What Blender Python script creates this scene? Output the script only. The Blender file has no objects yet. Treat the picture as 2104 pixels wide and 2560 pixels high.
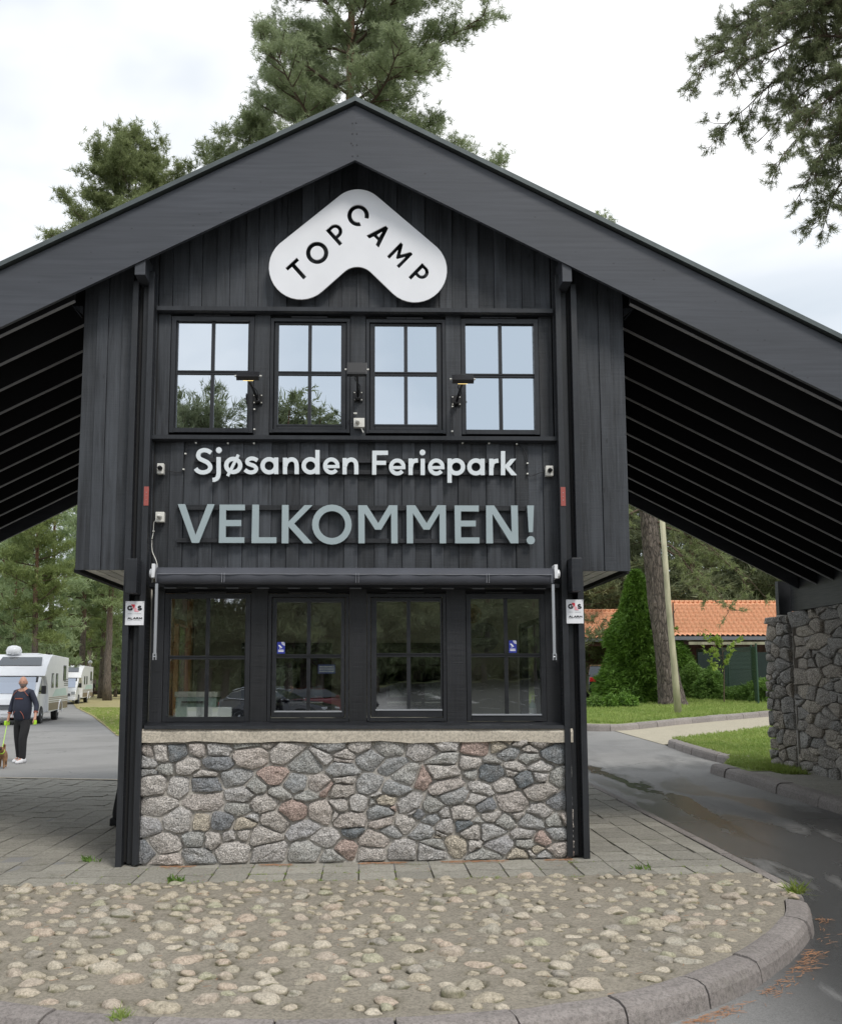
import bpy, bmesh, math, random
import numpy as np
from mathutils import Vector, Matrix, geometry
from mathutils import noise as mnoise
R = math.radians
random.seed(7); RNG = np.random.default_rng(11)
sc = bpy.context.scene
COL = sc.collection

# ------------------------------------------------------------------ camera
FPX, CX, CY, YH, CAMH = 2466.0, 950.0, 1402.0, 1700.0, 1.6
PITCH = math.atan((YH-CY)/FPX)
cam = bpy.data.cameras.new('camera'); camo = bpy.data.objects.new('camera', cam); COL.objects.link(camo)
camo.location = (0, 0, CAMH); camo.rotation_euler = (R(90)+PITCH, 0, 0)
cam.sensor_fit = 'VERTICAL'; cam.sensor_height = 24; cam.lens = FPX/2560*24
cam.shift_x = (1052-CX)/2560; cam.shift_y = (CY-1280)/2560
cam.clip_start = 0.05; cam.clip_end = 2000
sc.camera = camo

# ------------------------------------------------------------------ world, sun, exposure
SUN_EL, SUN_AZ = R(52), R(148)      # azimuth clockwise from +Y (behind the camera, to the right)
w = bpy.data.worlds.new('World'); sc.world = w; w.use_nodes = True
wt = w.node_tree; wt.nodes.clear()
def wn(t, **k):
    n = wt.nodes.new(t)
    for a, b in k.items(): setattr(n, a, b)
    return n
sky = wn('ShaderNodeTexSky', sky_type='NISHITA', sun_disc=False, sun_elevation=SUN_EL, sun_rotation=SUN_AZ, air_density=1.0, dust_density=2.0)
wtc = wn('ShaderNodeTexCoord'); wmp = wn('ShaderNodeMapping'); wmp.inputs['Scale'].default_value = (1.0, 1.0, 1.9); wmp.inputs['Location'].default_value = (3.1, 0.55, 0.2)
wno = wn('ShaderNodeTexNoise'); wno.inputs['Scale'].default_value = 1.7; wno.inputs['Detail'].default_value = 5; wno.inputs['Roughness'].default_value = .5; wno.inputs['Distortion'].default_value = .35
wrp = wn('ShaderNodeValToRGB'); e = wrp.color_ramp.elements
e[0].position = .36; e[0].color = (4.9, 5.45, 6.0, 1); e[1].position = .60; e[1].color = (8.5, 8.55, 8.6, 1)
e2 = wrp.color_ramp.elements.new(.47); e2.color = (6.0, 6.4, 6.85, 1)
wmx = wn('ShaderNodeMix', data_type='RGBA'); wmx.inputs[0].default_value = .93
wbg = wn('ShaderNodeBackground'); wbg.inputs['Strength'].default_value = .1
wou = wn('ShaderNodeOutputWorld'); wl = wt.links.new
wl(wtc.outputs['Generated'], wmp.inputs[0]); wl(wmp.outputs[0], wno.inputs['Vector']); wl(wno.outputs['Fac'], wrp.inputs[0])
wl(sky.outputs[0], wmx.inputs[6]); wl(wrp.outputs[0], wmx.inputs[7]); wl(wmx.outputs[2], wbg.inputs['Color']); wl(wbg.outputs[0], wou.inputs[0])
sd = bpy.data.lights.new('sun', 'SUN'); sd.energy = 1.5; sd.angle = R(16); sd.color = (1.0, .96, .9)
so = bpy.data.objects.new('sun', sd); COL.objects.link(so); so.location = (0, 0, 30)
sdir = Vector((math.sin(SUN_AZ)*math.cos(SUN_EL), math.cos(SUN_AZ)*math.cos(SUN_EL), math.sin(SUN_EL)))
so.rotation_euler = (-sdir).to_track_quat('-Z', 'Y').to_euler()
sc.view_settings.view_transform = 'Standard'; sc.view_settings.look = 'None'
sc.view_settings.exposure = 0.55; sc.view_settings.gamma = 1.0; sc.view_settings.use_curve_mapping = False
sc.cycles.max_bounces = 8; sc.cycles.transparent_max_bounces = 12

# ------------------------------------------------------------------ places
TH = R(1.1)
LM = Matrix.Translation((-.25, 9.08, 0)) @ Matrix.Rotation(TH, 4, 'Z')   # frame of the gatehouse front
LMI = LM.inverted()
def ray(px, py):
    dx = (px-CX)/FPX; dy = -(py-CY)/FPX
    return Vector((dx, math.cos(PITCH)-dy*math.sin(PITCH), math.sin(PITCH)+dy*math.cos(PITCH)))
def F(px, py, off=0.):           # measured point of the front, off metres before the wall face -> (u, z)
    o = LMI @ Vector((0, 0, CAMH)); d = LMI.to_3x3() @ ray(px, py)
    t = (-off-o.y)/d.y; p = o+d*t
    return p.x, p.z
def ss(x, a, b):
    t = min(1., max(0., (x-a)/(b-a))); return t*t*(3-2*t)
def H(x, y):                     # lie of the land
    return .014*max(-12, min(12, x)) + .02*max(0, min(50, y-9))*ss(x, 1, 5) + .05*max(0, min(40, -y-8))*ss(x, -2, 3)
def HR(x, y):                    # the asphalt lies a kerb lower at the front and along the right lane
    s = max(ss(x, 1.5, 3.0), 1-ss(y, 5.5, 8.0))
    return H(x, y)-.12*s-.006*(1-s)
def at(px, D):                   # pixel column at distance D -> world x
    return (px-CX)/FPX*D

# ------------------------------------------------------------------ tags, meshes
def tag(o, label=None, cat=None, group=None, kind=None):
    if label: o['label'] = label
    if cat: o['category'] = cat
    if group: o['group'] = group
    if kind: o['kind'] = kind
    return o
WM = {}
def thing(name, label, cat, loc=(0, 0, 0), rotz=0., group=None, kind=None, scale=1.):
    o = bpy.data.objects.new(name, None); COL.objects.link(o); o.empty_display_size = .2
    o.location = loc; o.rotation_euler = (0, 0, rotz); o.scale = (scale,)*3
    WM[o.name] = Matrix.Translation(loc) @ Matrix.Rotation(rotz, 4, 'Z') @ Matrix.Scale(scale, 4)
    return tag(o, label, cat, group, kind)
def mesh_obj(name, me, mat, parent=None, M=None, smooth=False, base=True, **tg):
    """verts of me are given in space M (world if None); origin is put at the base centre"""
    n = len(me.vertices); co = np.empty(n*3, 'f'); me.vertices.foreach_get('co', co); co = co.reshape(n, 3)
    T = (WM[parent.name].inverted() if parent else Matrix.Identity(4)) @ (M if M is not None else Matrix.Identity(4))
    A = np.array(T); co = co @ A[:3, :3].T + A[:3, 3]
    lo = co.min(0); hi = co.max(0); c = (lo+hi)/2
    if base and parent is None: c[2] = lo[2]
    co = co-c
    me.vertices.foreach_set('co', co.astype('f').ravel())
    if A[:3, :3].shape and np.linalg.det(A[:3, :3]) < 0: me.flip_normals()
    me.materials.clear()
    for m in (mat if isinstance(mat, (list, tuple)) else [mat]): me.materials.append(m)
    if smooth: me.polygons.foreach_set('use_smooth', [True]*len(me.polygons))
    me.update()
    o = bpy.data.objects.new(name, me); COL.objects.link(o)
    o.location = [float(v) for v in c]
    if parent: o.parent = parent
    WM[o.name] = (WM[parent.name] if parent else Matrix.Identity(4)) @ Matrix.Translation([float(v) for v in c])
    return tag(o, **tg)
class MB:
    def __init__(s): s.v = []; s.f = []; s.mi = []; s.m = 0
    def add(s, v, f):
        n = len(s.v); s.v += [tuple(p) for p in v]; s.f += [[i+n for i in q] for q in f]; s.mi += [s.m]*len(f); return s
    def box(s, a, b, X=None):
        x0, y0, z0 = a; x1, y1, z1 = b
        v = [Vector(p) for p in ((x0, y0, z0), (x1, y0, z0), (x1, y1, z0), (x0, y1, z0), (x0, y0, z1), (x1, y0, z1), (x1, y1, z1), (x0, y1, z1))]
        if X is not None: v = [X @ p for p in v]
        return s.add(v, [(0, 3, 2, 1), (4, 5, 6, 7), (0, 1, 5, 4), (1, 2, 6, 5), (2, 3, 7, 6), (3, 0, 4, 7)])
    def prism(s, pts, y0, y1, X=None):          # pts in (x,z) counter-clockwise seen from -y; front at y0
        n = len(pts); v = [Vector((p[0], y0, p[1])) for p in pts]+[Vector((p[0], y1, p[1])) for p in pts]
        if X is not None: v = [X @ p for p in v]
        a = sum(pts[i][0]*pts[(i+1) % n][1]-pts[(i+1) % n][0]*pts[i][1] for i in range(n))
        f = [list(range(n)), list(range(2*n-1, n-1, -1))]+[(i, n+i, n+(i+1) % n, (i+1) % n) for i in range(n)]
        if a < 0: f = [list(reversed(q)) for q in f]
        return s.add(v, f)
    def tube(s, pts, r, n=8, cap=True):
        P = [Vector(p) for p in pts]; k = len(P); rr = r if isinstance(r, (list, tuple)) else [r]*k
        v = []; ref = Vector((0, 0, 1))
        for i in range(k):
            d = (P[min(i+1, k-1)]-P[max(i-1, 0)]);
            if d.length < 1e-9: d = Vector((0, 0, 1))
            d.normalize(); a = d.cross(ref)
            if a.length < .05: a = d.cross(Vector((1, 0, 0)))
            a.normalize(); b = d.cross(a)
            for j in range(n):
                t = 2*math.pi*j/n; v.append(P[i]+(a*math.cos(t)+b*math.sin(t))*rr[i])
        f = [(i*n+j, i*n+(j+1) % n, (i+1)*n+(j+1) % n, (i+1)*n+j) for i in range(k-1) for j in range(n)]
        if cap: f += [list(range(n-1, -1, -1)), [(k-1)*n+j for j in range(n)]]
        return s.add(v, f)
    def lathe(s, prof, c=(0, 0, 0), n=16, X=None):   # prof [(r,z)]
        c = Vector(c); v = [c+Vector((r*math.cos(2*math.pi*j/n), r*math.sin(2*math.pi*j/n), z)) for r, z in prof for j in range(n)]
        if X is not None: v = [X @ p for p in v]
        k = len(prof); f = [(i*n+j, i*n+(j+1) % n, (i+1)*n+(j+1) % n, (i+1)*n+j) for i in range(k-1) for j in range(n)]
        f += [list(range(n-1, -1, -1)), [(k-1)*n+j for j in range(n)]]
        return s.add(v, f)
    def mesh(s, name):
        me = bpy.data.meshes.new(name); me.from_pydata(s.v, [], s.f); me.validate(); return me
    def build(s, name, mat, parent=None, M=None, smooth=False, bevel=0, **tg):
        me = s.mesh(name)
        if bevel:
            bm = bmesh.new(); bm.from_mesh(me)
            bmesh.ops.bevel(bm, geom=[e for e in bm.edges if e.is_manifold and e.calc_face_angle(0) > R(40)], offset=bevel, segments=2, affect='EDGES', profile=.6)
            bm.to_mesh(me); bm.free()
        if isinstance(mat, (list, tuple)) and len(me.polygons) == len(s.mi): me.polygons.foreach_set('material_index', s.mi)
        o = mesh_obj(name, me, mat, parent, M, smooth, **tg)
        return o
def mesh_np(name, v, f):
    me = bpy.data.meshes.new(name); v = np.asarray(v, 'f'); f = np.asarray(f, 'i'); k = f.shape[1]
    me.vertices.add(len(v)); me.vertices.foreach_set('co', v.ravel())
    me.loops.add(f.size); me.loops.foreach_set('vertex_index', f.ravel())
    me.polygons.add(len(f)); me.polygons.foreach_set('loop_start', np.arange(0, f.size, k, dtype='i'))
    me.update(calc_edges=True); return me
def copy_tree(o, loc, rotz, label, scale=None, group=None):
    r = o.copy(); COL.objects.link(r); r.location = loc; r.rotation_euler = (0, 0, rotz); r['label'] = label
    if scale: r.scale = scale if isinstance(scale, tuple) else (scale,)*3
    if group: r['group'] = group
    def rec(src, dst):
        for ch in list(src.children):
            c = ch.copy(); COL.objects.link(c); c.parent = dst; rec(ch, c)
    rec(o, r); return r
def catmull(P, k=5):
    P = [Vector(p) for p in P]; out = []
    for i in range(len(P)-1):
        a = P[max(i-1, 0)]; b = P[i]; c = P[i+1]; d = P[min(i+2, len(P)-1)]
        for j in range(k):
            t = j/k; out.append(.5*((2*b)+(c-a)*t+(2*a-5*b+4*c-d)*t*t+(3*b-a-3*c+d)*t**3))
    return out+[P[-1]]

# ------------------------------------------------------------------ materials
class NT:
    def __init__(s, name):
        s.m = bpy.data.materials.new(name); s.m.use_nodes = True; s.t = s.m.node_tree; s.b = s.t.nodes['Principled BSDF']; s.out = s.t.nodes['Material Output']
    def n(s, typ, attrs=None, **ins):
        x = s.t.nodes.new('ShaderNode'+typ)
        for a, b in (attrs or {}).items(): setattr(x, a, b)
        for k, v in ins.items():
            k = int(k[1:]) if k[0] == '_' else k.replace('_', ' ')
            s.set(x.inputs[k], v)
        return x
    def set(s, sock, v):
        if hasattr(v, 'outputs'): v = v.outputs[0]
        if isinstance(v, bpy.types.NodeSocket): s.t.links.new(v, sock)
        else:
            if isinstance(v, tuple) and len(v) == 3 and sock.type == 'RGBA': v = (*v, 1)
            sock.default_value = v
    def coords(s, scale=(1, 1, 1), rnd=0., world=False):
        if world: src = s.n('NewGeometry').outputs['Position']
        else: src = s.n('TexCoord').outputs['Object']
        if rnd:
            oi = s.n('ObjectInfo'); a = s.n('VectorMath', {'operation': 'SCALE'}, _0=(13.7, 7.3, 11.1)); s.set(a.inputs['Scale'], oi.outputs['Random'])
            src = s.n('VectorMath', {'operation': 'ADD'}, _0=src, _1=a).outputs[0]
        return s.n('Mapping', None, Vector=src, Scale=scale).outputs[0]
    def noise(s, vec, scale=5., detail=4., rough=.5, dist=0.):
        return s.n('TexNoise', None, Vector=vec, Scale=scale, Detail=detail, Roughness=rough, Distortion=dist).outputs['Fac']
    def ramp(s, fac, stops, interp='LINEAR'):
        r = s.n('ValToRGB', None, Fac=fac); cr = r.color_ramp; cr.interpolation = interp
        while len(cr.elements) < len(stops): cr.elements.new(.5)
        for el, (p, c) in zip(cr.elements, stops):
            el.position = p; el.color = (*c, 1) if isinstance(c, tuple) else (c, c, c, 1)
        return r.outputs[0]
    def mix(s, fac, a, b, mode='MIX'):
        x = s.n('Mix', {'data_type': 'RGBA', 'blend_type': mode}); s.set(x.inputs[0], fac); s.set(x.inputs[6], a); s.set(x.inputs[7], b); return x.outputs[2]
    def math(s, op, a, b=0.):
        return s.n('Math', {'operation': op}, _0=a, _1=b).outputs[0]
    def rnd(s): return s.n('ObjectInfo').outputs['Random']
    def bump(s, h, strength=.3, dist=.02):
        b = s.n('Bump', None, Height=h, Strength=strength, Distance=dist); s.set(s.b.inputs['Normal'], b); return b
    def fin(s, color=None, rough=None, metal=None, spec=None):
        if color is not None: s.set(s.b.inputs['Base Color'], color)
        if rough is not None: s.set(s.b.inputs['Roughness'], rough)
        if metal is not None: s.b.inputs['Metallic'].default_value = metal
        if spec is not None: s.b.inputs['Specular IOR Level'].default_value = spec
        return s.m
def plain(name, c, rough=.6, metal=0., var=.12, nscale=8., bump=0.):
    s = NT(name); v = s.coords(rnd=1); nf = s.noise(v, nscale, 4)
    col = s.ramp(nf, [(.3, tuple(x*(1-var) for x in c)), (.7, tuple(min(1, x*(1+var)) for x in c))])
    if bump: s.bump(nf, bump, .01)
    return s.fin(col, rough, metal)
def wood(name, c0, c1, axis='Z', rough=.55, bump=.35, saw=.35, spec=.5, knots=True, varr=.25):
    s = NT(name); sc3 = {'Z': (34, 34, 1.6), 'X': (1.6, 34, 34), 'Y': (34, 1.6, 34)}[axis]; sw = {'Z': (2.5, 2.5, 70), 'X': (70, 2.5, 2.5), 'Y': (2.5, 70, 2.5)}[axis]
    v = s.coords(sc3, 1); g = s.noise(v, 1., 6, .6, .6); v2 = s.coords(sw, 1); sn = s.noise(v2, 1., 3, .6)
    big = s.noise(s.coords((3, 3, 1.1), 1), 1.4, 3)
    col = s.ramp(g, [(.3, c0), (.72, c1)])
    col = s.mix(s.ramp(big, [(.35, 0.), (.7, .55)]), col, tuple(x*1.45 for x in c1))
    oi = s.rnd(); k = s.n('MapRange', None, Value=oi, _3=1-varr, _4=1+varr).outputs[0]
    cm = s.n('CombineColor', None, Red=k, Green=k, Blue=k).outputs[0]
    col = s.mix(1., col, cm, 'MULTIPLY')
    if knots:
        vo = s.n('TexVoronoi', None, Vector=s.coords((5, 5, 1.8) if axis == 'Z' else (1.8, 5, 5), 1), Scale=1.3).outputs['Distance']
        kn = s.ramp(vo, [(.035, 1.), (.075, 0.)]); col = s.mix(s.math('MULTIPLY', kn, .6), col, tuple(x*.4 for x in c0))
    h = s.math('ADD', g, s.math('MULTIPLY', sn, saw)); s.bump(h, bump, .006)
    return s.fin(col, s.ramp(sn, [(.3, rough-.1), (.7, rough+.12)]), spec=spec)
M = {}
BK0, BK1 = (.007, .008, .010), (.044, .049, .057)
M['board'] = wood('black_stained_boards', BK0, BK1, rough=.55, bump=.7, saw=.35, varr=.38)
M['board_lo'] = wood('black_painted_lower_boards', (.006, .007, .0085), (.015, .016, .019), rough=.5, bump=.5, saw=.6)
M['post'] = wood('black_painted_post', (.009, .010, .012), (.020, .022, .026), rough=.42, bump=.25, saw=.2)
M['frame'] = wood('black_painted_frame', (.009, .010, .013), (.020, .022, .026), rough=.4, bump=.15, saw=.1, knots=False)
M['frame_lo'] = wood('black_gloss_frame', (.007, .008, .0095), (.014, .015, .018), rough=.4, bump=.15, saw=.1, knots=False)
def fascia_mat():
    s = NT('fascia_paint'); v = s.coords((1.2, 30, 30), 1); g = s.noise(v, 1., 5, .6, .4)
    big = s.noise(s.coords((.5, 1, 1.2)), 1.2, 3); col = s.ramp(g, [(.25, (.040, .044, .054)), (.8, (.078, .084, .099))])
    col = s.mix(s.ramp(big, [(.35, 0.), (.65, .6)]), col, (.040, .043, .050))
    vo = s.n('TexVoronoi', None, Vector=s.coords((1.6, 1, 3.0), 1), Scale=3.4).outputs['Distance']
    kn = s.ramp(vo, [(.045, 1.), (.085, 0.)]); col = s.mix(s.math('MULTIPLY', kn, .75), col, (.02, .02, .024))
    s.bump(g, .12, .004); return s.fin(col, .42)
M['fascia'] = fascia_mat()
M['rafter'] = plain('shaded_rafter_black', (.0025, .0025, .004), .9)  # black deepened to paint in the shade between the rafters
M['lit_edge'] = plain('lit_grey_edge', (.30, .30, .31), .7)  # pale rafter undersides: light bounced off the ground, put into the colour
M['soffit'] = wood('soffit_board_grey', (.58, .58, .52), (.72, .72, .65), 'Y', .6, .2, .1)
M['flash'] = plain('grey_metal_flashing', (.10, .115, .115), .4, .5)
M['concrete'] = None
def concrete(name, c, fine=140., var=.3, moss=0., world=True, rough=.85, bump=.5, rnd=0.):
    s = NT(name); v = s.coords(world=world, rnd=rnd); a = s.noise(v, fine, 3, .7); b = s.noise(v, 2.3, 5, .6); c2 = s.noise(v, 17., 4, .6)
    col = s.ramp(b, [(.25, tuple(x*(1-var) for x in c)), (.75, tuple(x*(1+var*.6) for x in c))])
    col = s.mix(.45, col, s.ramp(a, [(.3, tuple(x*.45 for x in c)), (.72, tuple(min(1, x*1.6) for x in c))]))
    md = s.noise(v, 48., 3, .7); col = s.mix(s.ramp(md, [(.46, 0.), (.62, .45)]), col, tuple(min(1, x*1.45) for x in c)); col = s.mix(s.ramp(md, [(.36, .5), (.47, 0.)]), col, tuple(x*.5 for x in c))
    col = s.mix(s.ramp(c2, [(.45, 0.), (.8, .4)]), col, tuple(x*.6 for x in c))
    if rnd:
        k = s.n('MapRange', None, Value=s.rnd(), _3=.86, _4=1.12).outputs[0]; col = s.mix(1., col, s.n('CombineColor', None, Red=k, Green=k, Blue=k).outputs[0], 'MULTIPLY')
    if moss:
        mn = s.ramp(s.noise(v, 5., 5, .6), [(.56, 0.), (.68, moss)]); col = s.mix(mn, col, (.075, .085, .03))
    s.bump(s.math('ADD', a, s.math('MULTIPLY', c2, 1.5)), bump, .006)
    return s.fin(col, rough)
M['concrete'] = concrete('old_concrete_cement', (.285, .255, .205), bump=1.)
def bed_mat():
    m = concrete('cement_bed_moss_rim_shade', (.285, .255, .205), bump=1.); t = m.node_tree; b = t.nodes['Principled BSDF']; src = b.inputs['Base Color'].links[0].from_socket
    a = t.nodes.new('ShaderNodeAttribute'); a.attribute_name = 'moss'; nn = t.nodes.new('ShaderNodeTexNoise'); nn.inputs['Scale'].default_value = 40.; g = t.nodes.new('ShaderNodeNewGeometry'); t.links.new(g.outputs['Position'], nn.inputs['Vector'])  # moss attribute: moss that doubles as painted shade round the cobbles
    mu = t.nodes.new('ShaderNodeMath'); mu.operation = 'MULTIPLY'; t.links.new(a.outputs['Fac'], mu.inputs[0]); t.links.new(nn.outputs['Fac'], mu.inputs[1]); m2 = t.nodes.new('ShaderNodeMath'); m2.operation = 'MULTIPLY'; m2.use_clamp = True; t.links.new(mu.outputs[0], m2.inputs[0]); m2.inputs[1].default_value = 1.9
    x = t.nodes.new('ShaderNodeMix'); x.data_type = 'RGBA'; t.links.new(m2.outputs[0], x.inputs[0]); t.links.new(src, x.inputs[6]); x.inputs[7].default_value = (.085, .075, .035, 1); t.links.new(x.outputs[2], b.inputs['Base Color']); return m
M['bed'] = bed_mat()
M['band'] = concrete('concrete_band', (.52, .47, .39), 90, .2)
M['mortar'] = concrete('grey_mortar', (.42, .395, .36), 90, .25)
M['slab'] = concrete('paving_slab', (.27, .26, .23), 150, .3, .25, world=True, rnd=0); M['slab'] = concrete('paving_slab_units', (.305, .29, .25), 150, .3, .25, rnd=1)
M['joint'] = concrete('mossy_joint_sand', (.085, .078, .055), 60, .4, .6)
M['kerb'] = concrete('granite_grey_kerb', (.27, .243, .228), 160, .3, .1, world=False, rnd=1, bump=1.)
def stone_mat(name, tints, fine=95., dark=.5, bump=.9, rough=.85, world=False):
    s = NT(name); v = s.coords(rnd=0 if world else 1, world=world); a = s.noise(v, fine, 4, .75); b = s.noise(v, 9., 4, .6); c = s.noise(v, 26., 5, .65)
    base = s.ramp(s.rnd(), [(i/len(tints), t) for i, t in enumerate(tints)], 'CONSTANT')
    base = s.mix(s.ramp(b, [(.4, 0.), (.7, .45)]), base, s.mix(.5, base, (.5, .44, .38)))
    sp = s.ramp(a, [(.36, (.22,)*3), (.5, (.8,)*3), (.64, (1.55,)*3)]); col = s.mix(1., base, sp, 'MULTIPLY')
    col = s.mix(s.ramp(c, [(.52, 0.), (.75, dark)]), col, (.07, .07, .065))
    s.bump(s.math('ADD', s.math('MULTIPLY', c, 2.), s.math('MULTIPLY', a, .4)), bump, .018)
    return s.fin(col, rough)
G1 = [(0.515, 0.503, 0.491), (0.562, 0.526, 0.491), (0.421, 0.427, 0.427), (0.620, 0.585, 0.550), (0.468, 0.462, 0.468), (0.538, 0.491, 0.456), (0.386, 0.398, 0.404), (0.585, 0.526, 0.480), (0.503, 0.497, 0.474),
      (0.199, 0.222, 0.240), (0.526, 0.521, 0.515), (0.562, 0.503, 0.409), (0.445, 0.445, 0.421), (0.585, 0.550, 0.515), (0.491, 0.374, 0.328), (0.398, 0.404, 0.392), (0.538, 0.515, 0.497), (0.269, 0.281, 0.298), (0.608, 0.585, 0.562), (0.468, 0.433, 0.398)]
M['stone'] = stone_mat('granite_fieldstone', G1)
M['stone_dk'] = stone_mat('dark_rubble_stone', [(0.403, 0.375, 0.336), (0.482, 0.448, 0.403), (0.358, 0.347, 0.325), (0.515, 0.459, 0.381), (0.426, 0.409, 0.381), (0.470, 0.420, 0.358)], 60, .5)
def cobble_mat():
    s = NT('rounded_cobble'); v = s.coords(world=True); a = s.noise(v, 260., 3, .7); b = s.noise(v, 28., 4, .6); c = s.noise(v, 75., 4, .7)
    T = [(0.421, 0.369, 0.281), (0.363, 0.328, 0.257), (0.480, 0.415, 0.328), (0.363, 0.339, 0.281), (0.421, 0.357, 0.292), (0.503, 0.450, 0.363), (0.374, 0.363, 0.257), (0.316, 0.292, 0.252), (0.456, 0.369, 0.292)]
    base = s.ramp(s.rnd(), [(i/len(T), t) for i, t in enumerate(T)], 'CONSTANT'); base = s.mix(s.ramp(b, [(.42, 0.), (.66, .5)]), base, (.46, .405, .32)); base = s.mix(s.ramp(b, [(.3, .55), (.44, 0.)]), base, (.16, .14, .105))
    base = s.mix(1., base, s.ramp(c, [(.36, (.70,)*3), (.62, (1.18,)*3)]), 'MULTIPLY'); base = s.mix(1., base, s.ramp(a, [(.36, (.82,)*3), (.62, (1.12,)*3)]), 'MULTIPLY')
    nz = s.n('SeparateXYZ', None, Vector=s.n('NewGeometry').outputs['Normal']).outputs['Z']; mo = s.math('MULTIPLY', s.ramp(nz, [(.25, 1.), (.7, 0.)]), s.ramp(s.noise(v, 6., 3), [(.45, 0.), (.62, .7)])); base = s.mix(mo, base, (.11, .115, .045))
    s.bump(s.math('ADD', c, s.math('MULTIPLY', b, 1.2)), .45, .008); return s.fin(base, .82)
M['cobble'] = cobble_mat()
def asphalt():
    s = NT('asphalt'); v = s.coords(world=True); a = s.noise(v, 105., 4, .85); b = s.noise(v, 1.1, 6, .62); c = s.noise(s.coords((1., .28, 1), world=True), 1.6, 5, .6, .5)
    sx = s.n('SeparateXYZ', None, Vector=v)
    dry = s.mix(.68, s.ramp(b, [(.3, (.22, .216, .207)), (.7, (.31, .303, .292))]), s.ramp(a, [(.3, (.08,)*3), (.7, (.40, .39, .375))]))
    wet = s.mix(.65, s.ramp(b, [(.3, (.055, .057, .059)), (.7, (.085, .087, .089))]), s.ramp(a, [(.3, (.02,)*3), (.72, (.13,)*3)]))
    cr = s.n('TexVoronoi', {'feature': 'DISTANCE_TO_EDGE'}, Vector=s.n('VectorMath', {'operation': 'ADD'}, _0=v, _1=s.n('TexNoise', None, Vector=v, Scale=1.3, Detail=4.).outputs['Color']).outputs[0], Scale=.24).outputs['Distance']
    dry = s.mix(s.math('MULTIPLY', s.ramp(cr, [(.0, 1.), (.0035, 0.)]), .75), dry, (.05, .05, .048)); st = s.noise(v, .45, 3, .5); dry = s.mix(s.ramp(st, [(.5, 0.), (.62, .3)]), dry, (.14, .137, .13))
    # the right lane is still damp after rain, drier patches and a damp gutter line through it
    lane = s.math('MULTIPLY', s.n('MapRange', {'interpolation_type': 'SMOOTHSTEP'}, Value=sx.outputs['X'], _1=1.4, _2=2.8).outputs[0], s.n('MapRange', {'interpolation_type': 'SMOOTHSTEP'}, Value=sx.outputs['Y'], _1=26., _2=11.).outputs[0])
    wetf = s.math('MULTIPLY', lane, s.ramp(s.math('ADD', c, s.n('MapRange', None, Value=sx.outputs['Y'], _1=17., _2=8., _3=-.06, _4=.17).outputs[0]), [(.44, .0), (.56, 1.)]))
    # gutter
    lx = s.math('ADD', s.math('MULTIPLY', sx.outputs['Y'], -.03), 4.25); gd = s.math('ABSOLUTE', s.math('SUBTRACT', sx.outputs['X'], lx))
    gd = s.math('ADD', gd, s.math('MULTIPLY', s.math('SUBTRACT', c, .5), 2.2))
    gut = s.math('MULTIPLY', s.ramp(gd, [(.0, .8), (.17, 0.)]), s.n('MapRange', None, Value=sx.outputs['Y'], _1=22., _2=18.).outputs[0])
    gut = s.math('MULTIPLY', gut, s.n('MapRange', None, Value=sx.outputs['Y'], _1=9.5, _2=11.5).outputs[0])
    f = s.math('MAXIMUM', wetf, gut)
    col = s.mix(f, dry, wet); col = s.mix(s.math('MULTIPLY', gut, .75), col, (.018, .019, .017))
    rough = s.math('SUBTRACT', .85, s.math('MULTIPLY', f, .58)); rough = s.math('SUBTRACT', rough, s.math('MULTIPLY', gut, .22))
    s.bump(s.math('ADD', a, s.math('MULTIPLY', c, .4)), .35, .004)
    return s.fin(col, rough)
M['asphalt'] = asphalt()
def grass_ground(name, c0, c1, c2):
    s = NT(name); v = s.coords(world=True); a = s.noise(v, 60., 4, .8); b = s.noise(v, .9, 5, .65)
    col = s.ramp(b, [(.3, c0), (.5, c1), (.72, c2)]); col = s.mix(.45, col, s.ramp(a, [(.3, tuple(x*.45 for x in c1)), (.7, tuple(x*1.5 for x in c1))]))
    s.bump(a, .8, .03); return s.fin(col, .9)
M['lawn'] = grass_ground('lawn_grass', (.16, .24, .05), (.22, .29, .07), (.32, .30, .12))
M['lawn_dry'] = grass_ground('dry_lawn', (.20, .23, .07), (.36, .31, .15), (.40, .34, .18))
M['forest_floor'] = grass_ground('forest_floor', (.08, .10, .03), (.12, .13, .05), (.16, .15, .08))
M['path'] = concrete('yellowish_block_path', (.42, .38, .29), 60, .2)
def leaf(name, c0, c1, trans=.25, rnd=.15, nscale=1.2, c2=None):
    s = NT(name); v = s.coords(); nf = s.noise(v, nscale, 3, .6); hf = s.noise(v, nscale*14, 2, .6)
    col = s.ramp(nf, [(.32, c0), (.68, c1)]); col = s.mix(s.ramp(hf, [(.35, .0), (.7, .5)]), col, c2 or tuple(min(1, x*1.5) for x in c1))
    k = s.n('MapRange', None, Value=s.rnd(), _3=1-rnd, _4=1+rnd).outputs[0]; cm = s.n('CombineColor', None, Red=k, Green=k, Blue=s.math('MULTIPLY', k, k)).outputs[0]
    col = s.mix(1., col, cm, 'MULTIPLY'); s.fin(col, .55, spec=.35)
    tr = s.n('BsdfTranslucent', None, Color=col); mx = s.n('MixShader', None, _0=trans, _1=s.b, _2=tr); s.t.links.new(mx.outputs[0], s.out.inputs[0]); return s.m
M['needle'] = leaf('pine_needles', (.215, .26, .135), (.34, .39, .215), .55)
M['needle_dk'] = leaf('pine_needles_dark', (.155, .185, .105), (.25, .28, .165), .5)
M['needle_far'] = leaf('pine_needles_far', (.155, .22, .095), (.29, .35, .155), .45, .25)
M['thuja'] = leaf('thuja_green', (.05, .12, .02), (.17, .30, .05), .25, .1, 3.)
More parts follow.
